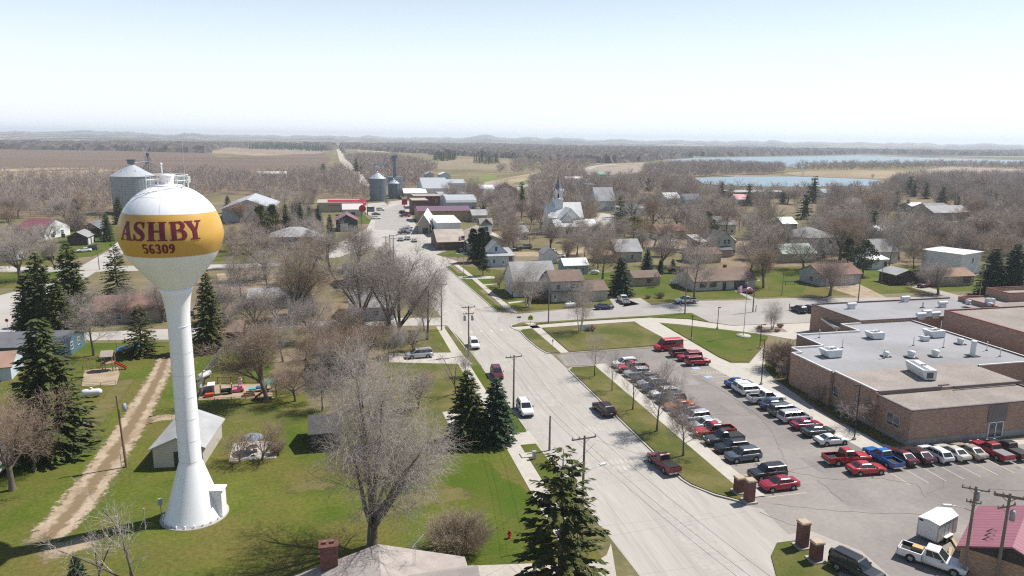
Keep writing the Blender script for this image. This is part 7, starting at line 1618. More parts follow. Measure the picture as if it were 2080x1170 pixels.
for px, py, a0, lb in ((1940, 1108, 62, 'yellow wooden sleeper beside the maroon roofed building'), (1928, 1128, 40, 'second yellow sleeper lying by the white pickup')):
    p = at(px, py); a = MB(); a.box(-1.4, 1.4, -.14, .14, 0, .22); tag(a.build('timber_beam', mat('sleeper_wood', (.46, .36, .20), (.38, .29, .16), scale=1, rough=.8, kind='obj'), None, (p.x, p.y, .03), R(a0)), lb, 'timber')
# ---------------------------------------------------------------- vehicles in their places
G1 = 'cars in the west row of the school lot'; G2 = 'cars in the sidewalk row of the school lot'; G3 = 'cars facing the brick school wall'; G4 = 'cars on the streets'
def wrow(kind, col, px, py, lb, dx=0, **k):      # pixel of the tyres' contact near the middle of the car
    p = at(px, py); car(kind, col, 49.3 + dx, p.y, 180, lb, G1, **k)
yy = [69.6 + 2.82 * i for i in range(18)]
row = [('sedan', 'crimson', 'crimson sedan nearest the brick gate pillars'), ('boxsuv', 'black', 'boxy black suv between the crimson sedan and an empty bay'), None,
 ('suv', 'slate', 'blue grey suv beside the empty bay of the tree lined row'), ('wagon', 'black', 'black wagon between the blue grey suv and the black pickup'), ('pickup', 'charcoal', 'black pickup beside the bright red pickup in the tree lined row'), ('crew', 'red', 'bright red pickup under the bare trees beside the black pickup'),
 ('sedan', 'silver', 'silver sedan tucked between the red pickup and a white suv'), ('suv', 'silver', 'silver white suv beside the dark maroon sedan under the trees'), ('sedan', 'maroon', 'dark maroon sedan beside the orange car'), ('coupe', 'orange', 'bright orange coupe under the bare trees'), ('suv', 'charcoal', 'dark charcoal suv beside the orange coupe'),
 ('wagon', 'white', 'white wagon half hidden by the bare trees'), ('suv', 'navy', 'navy blue suv behind the bare tree trunks'), ('sedan', 'silver', 'pale silver sedan beside the navy suv'), ('sedan', 'charcoal', 'charcoal sedan beside the silver wagon at the far lot end'), ('wagon', 'silver', 'silver wagon beside the red pickup at the far lot end'), ('pickup', 'red', 'red pickup next to the last white suv of the row'), ('suv', 'white', 'white suv at the far north end of the tree lined row')]
for i, q in enumerate(row):
    if not q: continue
    y = 69.7 + (117.2 - 69.7) * i / 18.0
    car(q[0], q[1], 49.5 + rnd.uniform(-.25, .25), y + rnd.uniform(-.1, .1), 180 + rnd.uniform(-1.5, 1.5), q[2], G1)
tl = MB(); tl.box(-2.5, -.45, -.84, .84, 1.145, 1.19); pk = next(o for o in COL.objects if o.get('label', '').startswith('black pickup beside')); tl.build('bed_cover', m_trim, pk)
erow = [('sedan', 'royal', 1500, 786, 'blue sedan nearest the tall lamp post'), ('suv', 'white', 1506, 796, 'white suv beside the blue sedan'), ('boxsuv', 'white', 1522, 803, 'white boxy suv between a white suv and white pickup'), ('crew', 'white', 1538, 819, 'big white pickup with dark bed in the sidewalk row'), ('sedan', 'navy', 1566, 832, 'dark navy sedan beside the big white pickup'), ('minivan', 'grey', 1590, 844, 'grey minivan beside the silver minivan'), ('minivan', 'silver', 1608, 857, 'silver minivan beside the magenta coupe'), ('coupe', 'magenta', 1626, 872, 'magenta red coupe in the sidewalk row'), ('sedan', 'charcoal', 1650, 886, 'dark grey sedan between magenta and white coupes'), ('coupe', 'white', 1673, 904, 'white coupe by the tall lamp post near the brick wall')]
for k, c, px, py, lb in erow:
    p = at(px, py); car(k, c, 64.0 + (.3 if k == 'crew' else 0), p.y + .2, rnd.uniform(-2, 2), lb, G2)
car('crew', 'red', 62.0, 74.1, -4, 'large red crew pickup beside the blue pickup in the lot', G3); car('sedan', 'red', 62.4, 71.0, -4, 'small red sedan parked alone before the red crew pickup', G3)
c = at(1795, 938)
srow = [('crew', 'blue', 'bright blue pickup with open bed facing the brick wall'), ('sedan', 'maroon', 'maroon sedan between the blue pickup and a dark sedan'), ('sedan', 'brownred', 'dark brown red sedan beside the white crossover'), ('wagon', 'white', 'white crossover facing the brick school wall'), ('sedan', 'cream', 'cream sedan beside the white crossover'), ('sedan', 'tan', 'tan silver sedan next to the red pickup with covered bed'), ('crew', 'crimson', 'dark red pickup with grey bed cover facing the school door'), ('crew', 'black', 'black pickup at the picture edge by the school door')]
for i, (k, c, lb) in enumerate(srow):
    o = car(k, c, 66.7 + 2.54 * i + (.4 if i > 5 else 0), 73.3 - .12 * i - (.5 if i > 5 else 0), 91 + rnd.uniform(-1.5, 1.5), lb, G3, scale=.94 if k == 'crew' else 1.0)
    if i >= 6: tl = MB(); tl.box(-2.85, -.82, -.86, .86, 1.145, 1.19); tl.build('bed_cover', mat('tonneau_grey', (.20, .20, .21), rough=.6, kind='obj') if i == 6 else m_trim, o)
pcar('van', 'van_red', 1357, 711, 183, 'bright red passenger van at the head of the lot', G2)
for i, (px, py) in enumerate(((1384, 724), (1400, 732), (1416, 741))): pcar('boxsuv', 'crimson' if i else 'maroon', px, py, 180 if i == 1 else 0, ['maroon suv next to the red passenger van', 'crimson suv between two other red suvs', 'crimson suv last of three beside the accessible bays'][i], G2)
pcar('suv', 'white', 1066, 838, 268, 'white suv parked by the pole beside the blue spruces', G4, scale=1.05); pcar('suv', 'maroon', 1009, 765, 266, 'maroon suv coming along the west side of the street', G4); pcar('suv', 'white', 963, 705, 266, 'white suv near the transformer pole', G4)
pcar('wagon', 'brownred', 1226, 838, 96, 'dark maroon crossover parked against the island kerb', G4, scale=1.06); pcar('pickup', 'fadedred', 1347, 950, 97, 'old faded red pickup parked against the island kerb', G4)
pcar('crew', 'white', 1266, 614, 84, 'white pickup standing in the corner house driveway', G4); pcar('sedan', 'navy', 1227, 628, 2, 'dark navy sedan at the cross street kerb', G4); pcar('crew', 'silver', 1393, 616, 180, 'silver pickup parked on the cross street', G4)
pcar('suv', 'black', 1622, 634, 92, 'black suv west of the other in the rear school lot', G4); pcar('suv', 'slate', 1643, 633, 92, 'dark suv half hidden by the school rear wing', G4); pcar('crew', 'maroon', 1880, 583, 195, 'maroon pickup on the drive by the dark brown shed', G4); pcar('sedan', 'crimson', 1515, 594, 100, 'red car in the ranch house drive behind the flag', G4)
o = pcar('crew', 'white', 1893, 1148, 305, 'white crew pickup with lumber in its bed at the lot corner', G4)
lb = MB(); lb.box(-1.9, -.95, .1, .85, .8, 1.2); bx = lb.build('lumber_stack', mat('fresh_lumber', (.55, .38, .18), (.48, .33, .15), scale=2, rough=.7, kind='obj'), None, o.location, o.rotation_euler.z); tag(bx, 'stack of yellow lumber in the bed of the white pickup', 'lumber')
j = pcar('boxsuv', 'black', 1738, 1168, 292, 'black jeep like suv on the corner lawn edge', G4, scale=1.05)
sr = MB(); sr.tube((-2.35, .1, 1.0), (-2.58, .1, 1.0), .38, n=16); sr.build('spare_wheel', m_tyre, j)
# enclosed trailer
p = at(1888, 1103); t = thing('cargo_trailer', 'white enclosed cargo trailer beside the white pickup', 'trailer', (59.2, 56.6, .03), R(-70)); hw, L, h = 1.05, 1.9, 2.35
a = MB(); b0 = [(-hw, -L), (hw, -L), (hw, L), (0, L + .7), (-hw, L)]; a.prism(b0, .45, h); a.build('body', m_white, t)
a = MB(); a.add([(-hw - .03, -L - .03, h), (0, -L - .03, h + .16), (0, L + .7, h + .16), (-hw - .03, L, h), (hw + .03, -L - .03, h), (hw + .03, L, h)], [(0, 1, 2, 3), (1, 4, 5, 2), (0, 4, 1), (3, 2, 5)]); a.build('roof', m_white, t)
a = MB()
for x0, x1, z0, z1 in ((-hw, -hw + .08, .4, h), (hw - .08, hw, .4, h), (-hw, hw, h - .08, h), (-hw, hw, .4, .5)): a.box(x0, x1, -L - .02, -L, z0, z1)
a.build('door_frame', m_galv, t); a = MB(); a.box(-hw + .1, hw - .1, -L - .03, -L - .001, .52, h - .32); a.build('ramp_door', m_white, t); a = MB(); a.box(-hw + .15, -hw + .5, -L - .034, -L - .028, h - .28, h - .12); a.build('label_plate', m_trim, t)
for s in (-1, 1):
    a = MB(); a.box(s * (hw + .02) - .16 + s * .12, s * (hw + .02) + .16 + s * .12, -.75, .75, .66, .74); a.build('fender', m_white, t)
    for y in (-.36, .36): a = MB(); a.tube((s * (hw + .02), y, .33), (s * (hw + .24), y, .33), .33, n=16); w_ = a.build('wheel', m_tyre, t); a = MB(); a.tube((s * (hw + .235), y, .33), (s * (hw + .255), y, .33), .19, n=12); a.build('rim', m_rim, w_)
for y in (-.6, .2, 1.0): a = MB(); a.box(hw, hw + .012, y - .02, y + .02, .5, h - .05); a.build('side_seam', m_galv, t)
a = MB(); a.box(-.06, .06, L + .5, L + 1.8, .42, .52); a.build('drawbar', m_trim, t)
# yards and the town centre
pcar('minivan', 'silver', 852, 726, 183, 'silver minivan in the drive behind bare branches', 'cars in yards'); pcar('sedan', 'slate', 733, 925, 80, 'blue grey car beneath the great bare tree', 'cars in yards'); pcar('sedan', 'white', 171, 512, 200, 'white car beside the dark maroon garage', 'cars in yards'); pcar('suv', 'charcoal', 185, 508, 190, 'dark suv beside the white car at the garage', 'cars in yards')
pcar('sedan', 'silver', 1124, 513, 60, 'silver car behind the little white shed', 'cars in yards'); pcar('sedan', 'white', 1135, 524, 170, 'white car beyond the little white shed', 'cars in yards'); pcar('crew', 'black', 1045, 510, 200, 'black pickup behind the cupola hall', 'cars in yards'); pcar('suv', 'grey', 1068, 505, 190, 'grey suv beside the black pickup behind the hall', 'cars in yards'); pcar('sedan', 'silver', 1366, 492, 20, 'silver car before the low dull red roofed house', 'cars in yards')
G5 = 'cars in the town centre'
for k, c, px, py, hd, lb in (('sedan', 'slate', 764, 437, 10, 'slate sedan outside the red awning store'), ('wagon', 'white', 764, 445, 15, 'white wagon turning by the red awning store'), ('suv', 'silver', 773, 428, 20, 'silver suv beyond the slate sedan'), ('suv', 'black', 819, 434, 5, 'black suv parked by the brick shops'), ('crew', 'red', 823, 441, 5, 'red pickup parked by the brick shops'), ('sedan', 'white', 829, 464, 0, 'white sedan behind a dark pickup by the drive in'), ('crew', 'silver', 825, 470, 0, 'silver pickup in the drive in row'), ('pickup', 'charcoal', 821, 476, 0, 'dark pickup nearest the street in the drive in row'), ('sedan', 'silver', 814, 489, 95, 'silver car on main street behind the elm tops'), ('suv', 'white', 828, 487, 95, 'white suv on main street beside the silver car'), ('sedan', 'cream', 842, 491, 92, 'cream sedan on main street nearest the hall'), ('crew', 'charcoal', 901, 491, 0, 'dark pickup before the white box warehouse'), ('suv', 'slate', 905, 484, 0, 'blue grey suv beside the white box warehouse'), ('sedan', 'black', 935, 512, 100, 'black car parked beneath the hall wall')):
    pcar(k, c, px, py, hd, lb, G5)
# the two people outside the store
m_skin = mat('skin', (.42, .25, .17), rough=.6, kind='obj'); m_coat = mat('dark_clothes', (.04, .042, .05), (.03, .03, .035), scale=3, rough=.9, kind='obj'); m_hair = mat('brown_hair', (.06, .04, .03), rough=.8, kind='obj')
def person(px, py, label, ang):
    p = at(px, py); o = thing('person', label, 'person', (p.x, p.y, .03), R(ang), 'people outside the store')
    J = {'hip': (0, 0, .95, .15), 'waist': (0, 0, 1.12, .14), 'chest': (0, .02, 1.36, .17), 'neck': (0, 0, 1.50, .06), 'head': (0, .02, 1.66, .10), 'crown': (0, .0, 1.75, .07), 'ls': (-.19, 0, 1.43, .065), 'le': (-.24, -.02, 1.15, .048), 'lh': (-.23, .06, .90, .035), 'rs': (.19, 0, 1.43, .065), 're': (.24, -.02, 1.15, .048), 'rh': (.23, .06, .90, .035), 'lk': (-.10, .06, .50, .075), 'lf': (-.11, 0, .08, .05), 'lt': (-.12, .16, .04, .04), 'rk': (.10, -.02, .50, .075), 'rf': (.11, -.12, .08, .05), 'rt': (.12, .04, .04, .04)}
    E_ = [('hip', 'waist'), ('waist', 'chest'), ('chest', 'neck'), ('neck', 'head'), ('head', 'crown'), ('chest', 'ls'), ('ls', 'le'), ('le', 'lh'), ('chest', 'rs'), ('rs', 're'), ('re', 'rh'), ('hip', 'lk'), ('lk', 'lf'), ('lf', 'lt'), ('hip', 'rk'), ('rk', 'rf'), ('rf', 'rt')]
    ks = list(J); me = bpy.data.meshes.new('body'); me.from_pydata([J[k][:3] for k in ks], [(ks.index(a), ks.index(b_)) for a, b_ in E_], []); b_ = link(bpy.data.objects.new('body', me), o); me.materials.append(m_coat)
    s = b_.modifiers.new('skin', 'SKIN'); 
    for i, k in enumerate(ks): me.skin_vertices[0].data[i].radius = (J[k][3],) * 2
    me.skin_vertices[0].data[0].use_root = True; b_.modifiers.new('sub', 'SUBSURF').render_levels = 1
    f = MB(); f.ball((0, .045, 1.655), .088, 12, 10, 0, 1.2); f.box(-.015, .015, .12, .155, 1.64, 1.67); f.build('face', m_skin, o); f = MB(); f.ball((0, .0, 1.70), .102, 12, 8); f.build('hair', m_hair, o)
person(742, 437, 'person in dark clothes walking nearest the red awning store', 20); person(746, 437, 'second person in dark clothes beside the store, nearer the cars', -20)
# ---------------------------------------------------------------- conifers with places of their own
for a in [('spruce', 112, 922, 638, 'largest dark spruce, beside the white propane tank on the west lawn', m_spr, 1.05), ('spruce', 92, 700, 508, 'tall spruce behind the largest dark spruce at the back street', m_spr, .95), ('spruce', 152, 655, 490, 'spruce at the back street with a leaning pole behind', m_spr, 1.0), ('spruce', 62, 700, 556, 'shorter olive spruce at the west side of the back street', m_spro, .9), ('spruce', 128, 705, 560, 'olive green spruce in front of the back street spruces', m_spro, .9),
          ('spruce_open', 240, 600, 492, 'loose branched spruce just beside the tower tank', m_spr, .9), ('spruce_open', 289, 722, 614, 'open olive spruce shading the trampoline', m_spro, 1.15), ('spruce', 428, 712, 545, 'tall dark spruce beside the barn red shed', m_spro, .78), ('spruce', 158, 468, 402, 'solitary dark spruce before the brown woods, by the dark garages', m_spr, 1.1), ('spruce', 219, 490, 432, 'dark spruce in front of the dark gabled house', m_spr, 1.0), ('spruce', 243, 455, 398, 'dark spruce at the foot of the huge grain bin', m_spr, .9),
          ('pine', 532, 495, 420, 'larger yellow green pine west of the slate house', m_ypine, 1.1), ('pine', 556, 492, 418, 'yellow green pine closer to the slate house', m_ypine, .9), ('spruce', 464, 433, 396, 'dark spruce in front of the grey metal barn', m_spr, 1.1),
          ('spruce', 583, 478, 412, 'westernmost of the row of narrow dark spruces', m_sprb, .75), ('spruce', 597, 478, 414, 'second narrow dark spruce of the row from the pines', m_sprb, .75), ('spruce', 612, 474, 408, 'tallest narrow spruce in the dark row', m_sprb, .7), ('spruce', 630, 478, 418, 'fourth narrow spruce of the dark row', m_sprb, .8), ('spruce', 648, 474, 416, 'last narrow spruce of the row before the store', m_sprb, .85), ('spruce', 671, 482, 434, 'olive spruce beside the maroon roofed green garage', m_spro, .9),
          ('spruce', 950, 897, 748, 'dark blue spruce by the street, western of the pair', m_spr, 1.12), ('spruce', 1008, 898, 764, 'dark blue spruce by the street, eastern of the pair', m_sprb, 1.12), ('spruce_open', 1136, 1225, 899, 'ragged tall spruce in front of the street lamp pole', m_spro, 1.0), ('spruce', 162, 1215, 1126, 'small dark spruce top at the bottom edge', m_sprb, 1.0),
          ('arborvitae', 962, 533, 470, 'dark columnar evergreen next to the hall', m_arb, 1.5), ('arborvitae', 977, 533, 468, 'middle dark columnar evergreen beside the hall', m_arb, 1.5), ('arborvitae', 989, 531, 476, 'shorter columnar evergreen against the hall gable', m_arb, 1.4), ('pine', 981, 561, 505, 'round dark evergreen by the sidewalk and white gabled house', m_sprb, .85),
          ('spruce', 1260, 600, 520, 'dark spruce behind the white pickup in the driveway', m_sprb, 1.3), ('spruce', 1314, 554, 504, 'blue spruce east of the grey pale roofed house', m_sprb, 1.15), ('spruce', 1341, 556, 525, 'small spruce behind the tan garden shed', m_sprb, 1.1), ('spruce', 1366, 555, 525, 'small round spruce nearest the ranch house', m_sprb, 1.3),
          ('spruce_open', 1258, 478, 392, 'very tall ragged spruce east of the church', m_spr, .75), ('budding', 1287, 487, 442, 'bright yellow green budding tree beside the ragged spruce', m_bud, 1.35), ('pine', 983, 448, 418, 'dark round pine behind the hall cupola', m_spr, 1.0), ('budding', 1432, 478, 432, 'olive budding tree behind the white farmhouse', m_ypine, 1.35), ('spruce', 1545, 492, 455, 'spruce partly hidden by the brown tree near the farmhouse', m_spr, 1.0),
          ('spruce_open', 1665, 528, 480, 'light branched spruce in front of the large white house', m_sprb, 1.0), ('pine', 1722, 535, 486, 'western dark pine beside the white hip shed', m_spr, 1.1), ('pine', 1752, 560, 490, 'dark pine nearest the white hip shed', m_spr, 1.1), ('spruce', 2012, 600, 500, 'large dark spruce beside the flat white roofed house', m_sprb, 1.25), ('spruce', 2054, 600, 490, 'larger dark spruce nearest the picture edge', m_sprb, 1.25), ('spruce', 2072, 440, 408, 'dark spruce at the far eastern edge of town', m_sprb, 1.2), ('spruce', 2055, 445, 424, 'small dark spruce at the far eastern edge of town', m_sprb, 1.2)]:
    ptree(a[0], a[1], a[2], a[3], a[4], a[5], wide=a[6])
KEEPC = []
G7 = 'dark conifers among the far houses'
for px, py, tp, lb, m in ((1651, 412, 358, 'tallest dark spruce standing before the lake', m_spr), (1635, 445, 392, 'dark spruce in front of the tallest lakeside spruce', m_spr), (1520, 418, 375, 'ragged conifer over the bright red roofed house', m_spro), (1590, 414, 388, 'round dark pine at the end of the long hall', m_sprb), (1465, 400, 370, 'dark spruce west of the ragged conifer', m_spr), (1545, 392, 377, 'small blue spruce by the lake shore', m_sprb), (1484, 402, 374, 'thin dark spruce beside the ragged conifer', m_spr), (1300, 382, 360, 'dark spruce on the skyline beyond the church', m_spr), (1317, 388, 362, 'thin spruce beside the skyline spruce', m_spr),
                              (1847, 396, 357, 'tallest thin spruce on the eastern rise', m_spr), (1856, 400, 368, 'thin spruce leaning on the tallest eastern spruce', m_spr), (1880, 404, 370, 'thin spruce between two eastern spruces', m_spro), (1913, 418, 378, 'narrow solitary spruce on the eastern rise', m_spr), (1945, 424, 398, 'olive conifer by the beige house', m_spro), (1818, 428, 388, 'broad dark pine west of the small white roofed house', m_sprb), (1842, 430, 404, 'dark pine touching the small white roofed house', m_sprb), (1725, 395, 376, 'small dark spruce below the lake', m_sprb), (1772, 480, 425, 'dark olive pine above the large white house', m_spro), (2022, 414, 392, 'dark spruce near the far eastern pale house', m_sprb),
                              (1060, 408, 370, 'solitary dark pine beside the tan roofed barn', m_spr), (1062, 428, 396, 'dark pine below the solitary barn pine', m_spr), (657, 358, 333, 'dark spruce by the field road in the brown woods', m_spr), (724, 350, 322, 'dark spruce behind the grain elevators', m_spr), (735, 354, 336, 'smaller spruce behind the grain elevators', m_spr), (799, 345, 318, 'dark spruce above the elevator house', m_spr), (787, 350, 332, 'small spruce beside the elevator house', m_spr)):
    ptree('spruce_far', px, py, tp - 2, lb, m, group=G7, parts=True, wide=1.35); KEEPC.append((px - 3, px + 3, py))
# ---------------------------------------------------------------- bare trees with places of their own
TWm = TW
for a in [('giant', 757, 1110, 640, 'great bare grey tree filling the lawn in front of the street', 'pale', .95), ('spread', 541, 816, 625, 'brown bare tree with thick trunk beside the play yard', 'brown', 1.0), ('oval', 191, 722, 568, 'bare tree on the lawn in front of the long red roofed building', 'grey', 1.0), ('vase', 600, 648, 478, 'spreading brown willow like tree before the small white barn', 'tan', 1.15), ('vase', 790, 668, 478, 'tall bare elm in front of the pale roofed elm house', 'grey', 1.1), ('vase', 735, 662, 485, 'wide bare elm west of the tallest street elms', 'grey', 1.1), ('vase', 810, 690, 492, 'bare elm with dark stems nearest the side road', 'grey', .9), ('oval', 868, 690, 520, 'slim bare elm beside the sidewalk and crossing', 'grey', 1.0), ('oval', 862, 672, 552, 'crooked bare elm behind the sidewalk elm', 'brown', .9),
          ('oval', 490, 605, 500, 'bare tree by the north street east of the tower', 'grey', 1.0), ('oval', 475, 545, 470, 'dark bare tree at the kerb of the north street', 'brown', .9), ('spread', 330, 655, 560, 'bare tree standing just behind the tower column', 'grey', .9), ('oval', 262, 655, 568, 'bare tree in front of the red roofed building roof', 'grey', .9), ('spread', 40, 572, 455, 'big round bare tree on the green verge at the west edge', 'grey', 1.15), ('spread', 112, 548, 470, 'pale twisted bare tree beside the big west edge tree', 'grey', 1.0), ('spread', 26, 995, 795, 'brown tangled tree beside the white camper', 'brown', 1.1), ('spread', 70, 955, 850, 'low brown tree against the largest spruce', 'brown', 1.3),
          ('sparse', 285, 1212, 985, 'nearly bare white limbed tree at the bottom in front of the tower', 'pale', 1.2), ('sparse', 205, 1205, 1030, 'dying white limbed tree beside the bottom spruce top', 'pale', 1.0), ('crab', 532, 936, 850, 'bare ornamental tree with seed heads by the patio', 'brown', 1.0), ('crab', 487, 940, 868, 'smaller bare ornamental tree west of the patio table', 'brown', 1.0), ('sparse', 925, 800, 690, 'sparse white limbed tree behind the blue spruces', 'pale', 1.0), ('birch', 948, 765, 700, 'pale thin tree beside the sidewalk driveway', 'pale', .9),
          ('young', 1208, 765, 665, 'young bare tree nearest the lot entrance drive', 'grey', 1.0), ('young', 1243, 795, 705, 'second young bare tree from the lot entrance drive', 'grey', .9), ('young', 1285, 833, 715, 'young bare tree beside the parked maroon crossover', 'grey', 1.0), ('oval', 1334, 877, 722, 'fuller bare island tree in front of the orange coupe', 'grey', .85), ('oval', 1388, 927, 772, 'bare island tree beside the faded red pickup', 'grey', .9), ('birch', 1178, 673, 562, 'white stemmed birch clump on the school lawn', 'pale', 1.0), ('birch', 1072, 624, 515, 'big white barked tree on the corner by the crossing', 'pale', 1.35),
          ('crab', 1040, 604, 555, 'small brown ornamental tree by the sidewalk', 'red', 1.0), ('crab', 1014, 585, 548, 'small bare ornamental tree near the white gabled house', 'brown', 1.0), ('birch', 1190, 618, 560, 'reddish bare tree before the brown roofed corner house', 'red', 1.2), ('birch', 1568, 670, 604, 'pale wispy multi stemmed tree by the school entrance', 'pale', 1.25), ('crab', 1597, 776, 730, 'bare crab tree at the corner of the brick wall', 'red', 1.1), ('crab', 1665, 816, 775, 'bare crab tree in the middle of the brick wall', 'red', 1.2), ('crab', 1730, 864, 798, 'bare crab tree near the white coupe and brick wall', 'red', 1.2),
          ('oval', 1410, 612, 468, 'tall dark bare tree before the cream ranch house', 'grey', 1.05), ('spread', 1550, 585, 486, 'wide brown tree with twin trunks east of the ranch house', 'tan', 1.05), ('spread', 1686, 601, 514, 'spreading bare tree before the three door garage', 'red', 1.5), ('spread', 1905, 598, 520, 'round bare tree by the maroon pickup', 'grey', 1.35), ('oval', 1856, 547, 470, 'tall thin bare tree behind the dark brown shed', 'red', 1.0), ('oval', 1806, 541, 465, 'tall bare tree behind the white hip shed', 'grey', 1.1), ('spread', 1720, 505, 405, 'enormous grey tree rising behind the large white house', 'grey', 1.25),
          ('vase', 1118, 505, 430, 'big round bare tree in front of the white church', 'grey', 1.1), ('vase', 1152, 533, 470, 'dark stemmed bare tree behind the pale blue cottage', 'brown', 1.0), ('oval', 1188, 528, 455, 'slim bare tree behind the pale blue cottage', 'grey', .9), ('oval', 1215, 545, 460, 'leaning bare tree west of the grey pale roofed house', 'grey', 1.0), ('oval', 1205, 540, 470, 'reddish bare tree beside the leaning bare tree', 'red', .9), ('spread', 1302, 520, 455, 'bare tree by the road east of the yellow budding tree', 'grey', 1.0), ('vase', 1348, 520, 462, 'bare vase shaped tree before the low dull red roofed house', 'grey', 1.0), ('oval', 640, 505, 450, 'purple grey bare tree hiding the slate house', 'grey', 1.3), ('spread', 755, 382, 350, 'pale tall bare tree west of the dark grain bin', 'grey', 1.0),
          ('crab', 788, 418, 403, 'small bare tree alone on the paved triangle before the dark bin', 'brown', 1.0), ('oval', 1333, 583, 548, 'small bare tree beside the tan garden shed', 'grey', .8), ('spread', 1600, 414, 366, 'tall round bare tree standing against the near lake', 'red', 1.2), ('vase', 1554, 416, 374, 'bare tree before the near lake, closest to the long hall', 'grey', 1.2), ('spread', 1692, 412, 362, 'spreading bare tree before the near lake beside the tallest spruce', 'grey', 1.3), ('oval', 1484, 410, 368, 'bare tree before the western end of the near lake', 'grey', 1.2), ('crab', 1850, 585, 570, 'small round reddish bush tree before the brown shed', 'red', 1.2)]:
    ptree(a[0], a[1], a[2], a[3], a[4], a[5], wide=a[6])
ptree('shrub', 930, 1122, 1035, 'big round twiggy shrub on the lawn behind the pinkish roof', 'tan', parts=False, cat='shrub', wide=1.05)
ptree('shrub', 1590, 752, 688, 'big round twiggy shrub at the corner of the school', 'brown', parts=False, cat='shrub', wide=1.0)
ptree('shrub', 1094, 612, 585, 'dark bush at the corner of the brown roofed house', 'red', parts=False, cat='shrub', wide=1.3)
for px, py, tp, lb, hu in ((1200, 672, 658, 'small red brown bush beside the birch clump', 'red'), (1543, 668, 660, 'small red brown bush west of the wispy school tree', 'red'), (1585, 665, 656, 'small red brown bush east of the wispy school tree', 'red'), (1578, 674, 666, 'small red brown bush in front of the wispy school tree', 'red'), (1340, 605, 592, 'low bare bush on the lawn by the cross street', 'brown'), (1316, 606, 598, 'lowest bare bush west of the lawn bush', 'brown'), (668, 905, 868, 'dark bush under the great bare tree', 'brown'), (560, 1010 - 90, 895, 'small bush at the edge of the patio', 'brown')):
    ptree('bush', px, py, tp, lb, hu, parts=False, cat='shrub', wide=1.1)
# thicket behind the great tree
TH = [(620, 760, 640), (690, 715, 610), (745, 740, 630), (630, 695, 600), (800, 725, 640), (655, 835, 715), (470, 690, 595), (520, 680, 580), (850, 830, 740), (455, 655, 565), (560, 660, 575), (775, 700, 620), (700, 775, 660), (600, 815, 700), (840, 715, 640), (575, 735, 625), (735, 700, 610), (660, 730, 630), (500, 740, 640)]
for i, (px, py, tp) in enumerate(TH):
    p = at(px, py); LMn = None
    ptree(rnd.choice(['spread', 'oval', 'spread']), px, py, tp + rnd.uniform(-5, 10), '@thicket', rnd.choice(['brown', 'grey', 'red', 'grey', 'grey']), wide=1.1)
# ---------------------------------------------------------------- bare trees among the houses
def inpoly(x, y, P_):
    c = False; n = len(P_)
    for i in range(n):
        (x1, y1), (x2, y2) = P_[i], P_[(i + 1) % n]
        if (y1 > y) != (y2 > y) and x < (x2 - x1) * (y - y1) / (y2 - y1) + x1: c = not c
    return c
KEEP = [(1095, 1210, 485), (1240, 1310, 478), (1410, 1500, 480), (1445, 1500, 522), (1588, 1700, 535), (1240, 1302, 535), (1765, 1805, 550), (1925, 1995, 560), (1335, 1395, 487), (1700, 1765, 560), (1500, 1530, 418), (1635, 1665, 412), (1838, 1862, 400), (1905, 1920, 418), (1575, 1600, 414), (1890, 1970, 449), (1850, 1880, 432), (1590, 1620, 470), (1350, 1425, 420), (1210, 1312, 440), (1138, 1196, 558), (1445, 1500, 400), (1055, 1068, 410)]
KEEP += KEEPC
def hides(x, y):
    px, py = proj(x, y, 0); return any(a - 12 < px < b_ + 12 and c < py < c + 42 for a, b_, c in KEEP)
def clear(x, y):
    for cx, cy, hx, hy, r_ in FOOT:
        dx, dy = x - cx, y - cy; c, s = math.cos(-r_), math.sin(-r_); u, v_ = dx * c - dy * s, dx * s + dy * c
        if abs(u) < hx and abs(v_) < hy: return False
    return True
LANE = [(1040, 521), (1130, 521), (1230, 507), (1330, 502), (1400, 507), (1480, 503), (1562, 494), (1562, 486), (1470, 492), (1330, 489), (1230, 496), (1130, 510), (1040, 512)]
YARD = [(1186, 450), (1215, 432), (1246, 436), (1250, 463), (1205, 463)]
ROADPX = [LANE, YARD, [(760, 412), (840, 405), (845, 440), (905, 478), (945, 500), (1010, 560), (1060, 640), (880, 660), (800, 530), (745, 470)], [(1000, 632), (1120, 605), (1400, 590), (1700, 585), (2100, 575), (2100, 700), (1000, 720)], [(0, 588), (110, 560), (260, 480), (300, 520), (300, 600), (100, 700), (0, 700)], [(0, 535), (650, 522), (650, 552), (0, 560)], [(880, 540), (1010, 535), (1060, 600), (1000, 620)]]
sheet('back_lane', P2(*LANE), .024, m_sand); sheet('church_yard', P2(*YARD), .026, m_conc)
PTS = [(t.location.x, t.location.y) for t in TREES]
FILL = [([(1150, 540), (1150, 430), (1700, 420), (2100, 425), (2100, 565), (1760, 540), (1640, 560), (1420, 560), (1230, 575)], 92, 6.5, 60), ([(1000, 530), (960, 440), (1030, 400), (1330, 395), (1330, 470), (1230, 520), (1060, 520)], 44, 6.5, 55), ([(1100, 410), (1180, 380), (1400, 384), (1440, 412), (1780, 412), (1810, 388), (2100, 375), (2100, 430), (1400, 436)], 66, 8, 45), ([(0, 520), (0, 440), (230, 430), (245, 470), (60, 540)], 10, 7, 55), ([(430, 520), (450, 440), (640, 405), (690, 430), (640, 500), (560, 525)], 15, 7, 60), ([(880, 412), (1000, 405), (1100, 420), (1080, 470), (1000, 470), (990, 430)], 12, 6, 40), ([(430, 640), (450, 560), (560, 560), (690, 540), (800, 560), (800, 640)], 9, 6, 80)]
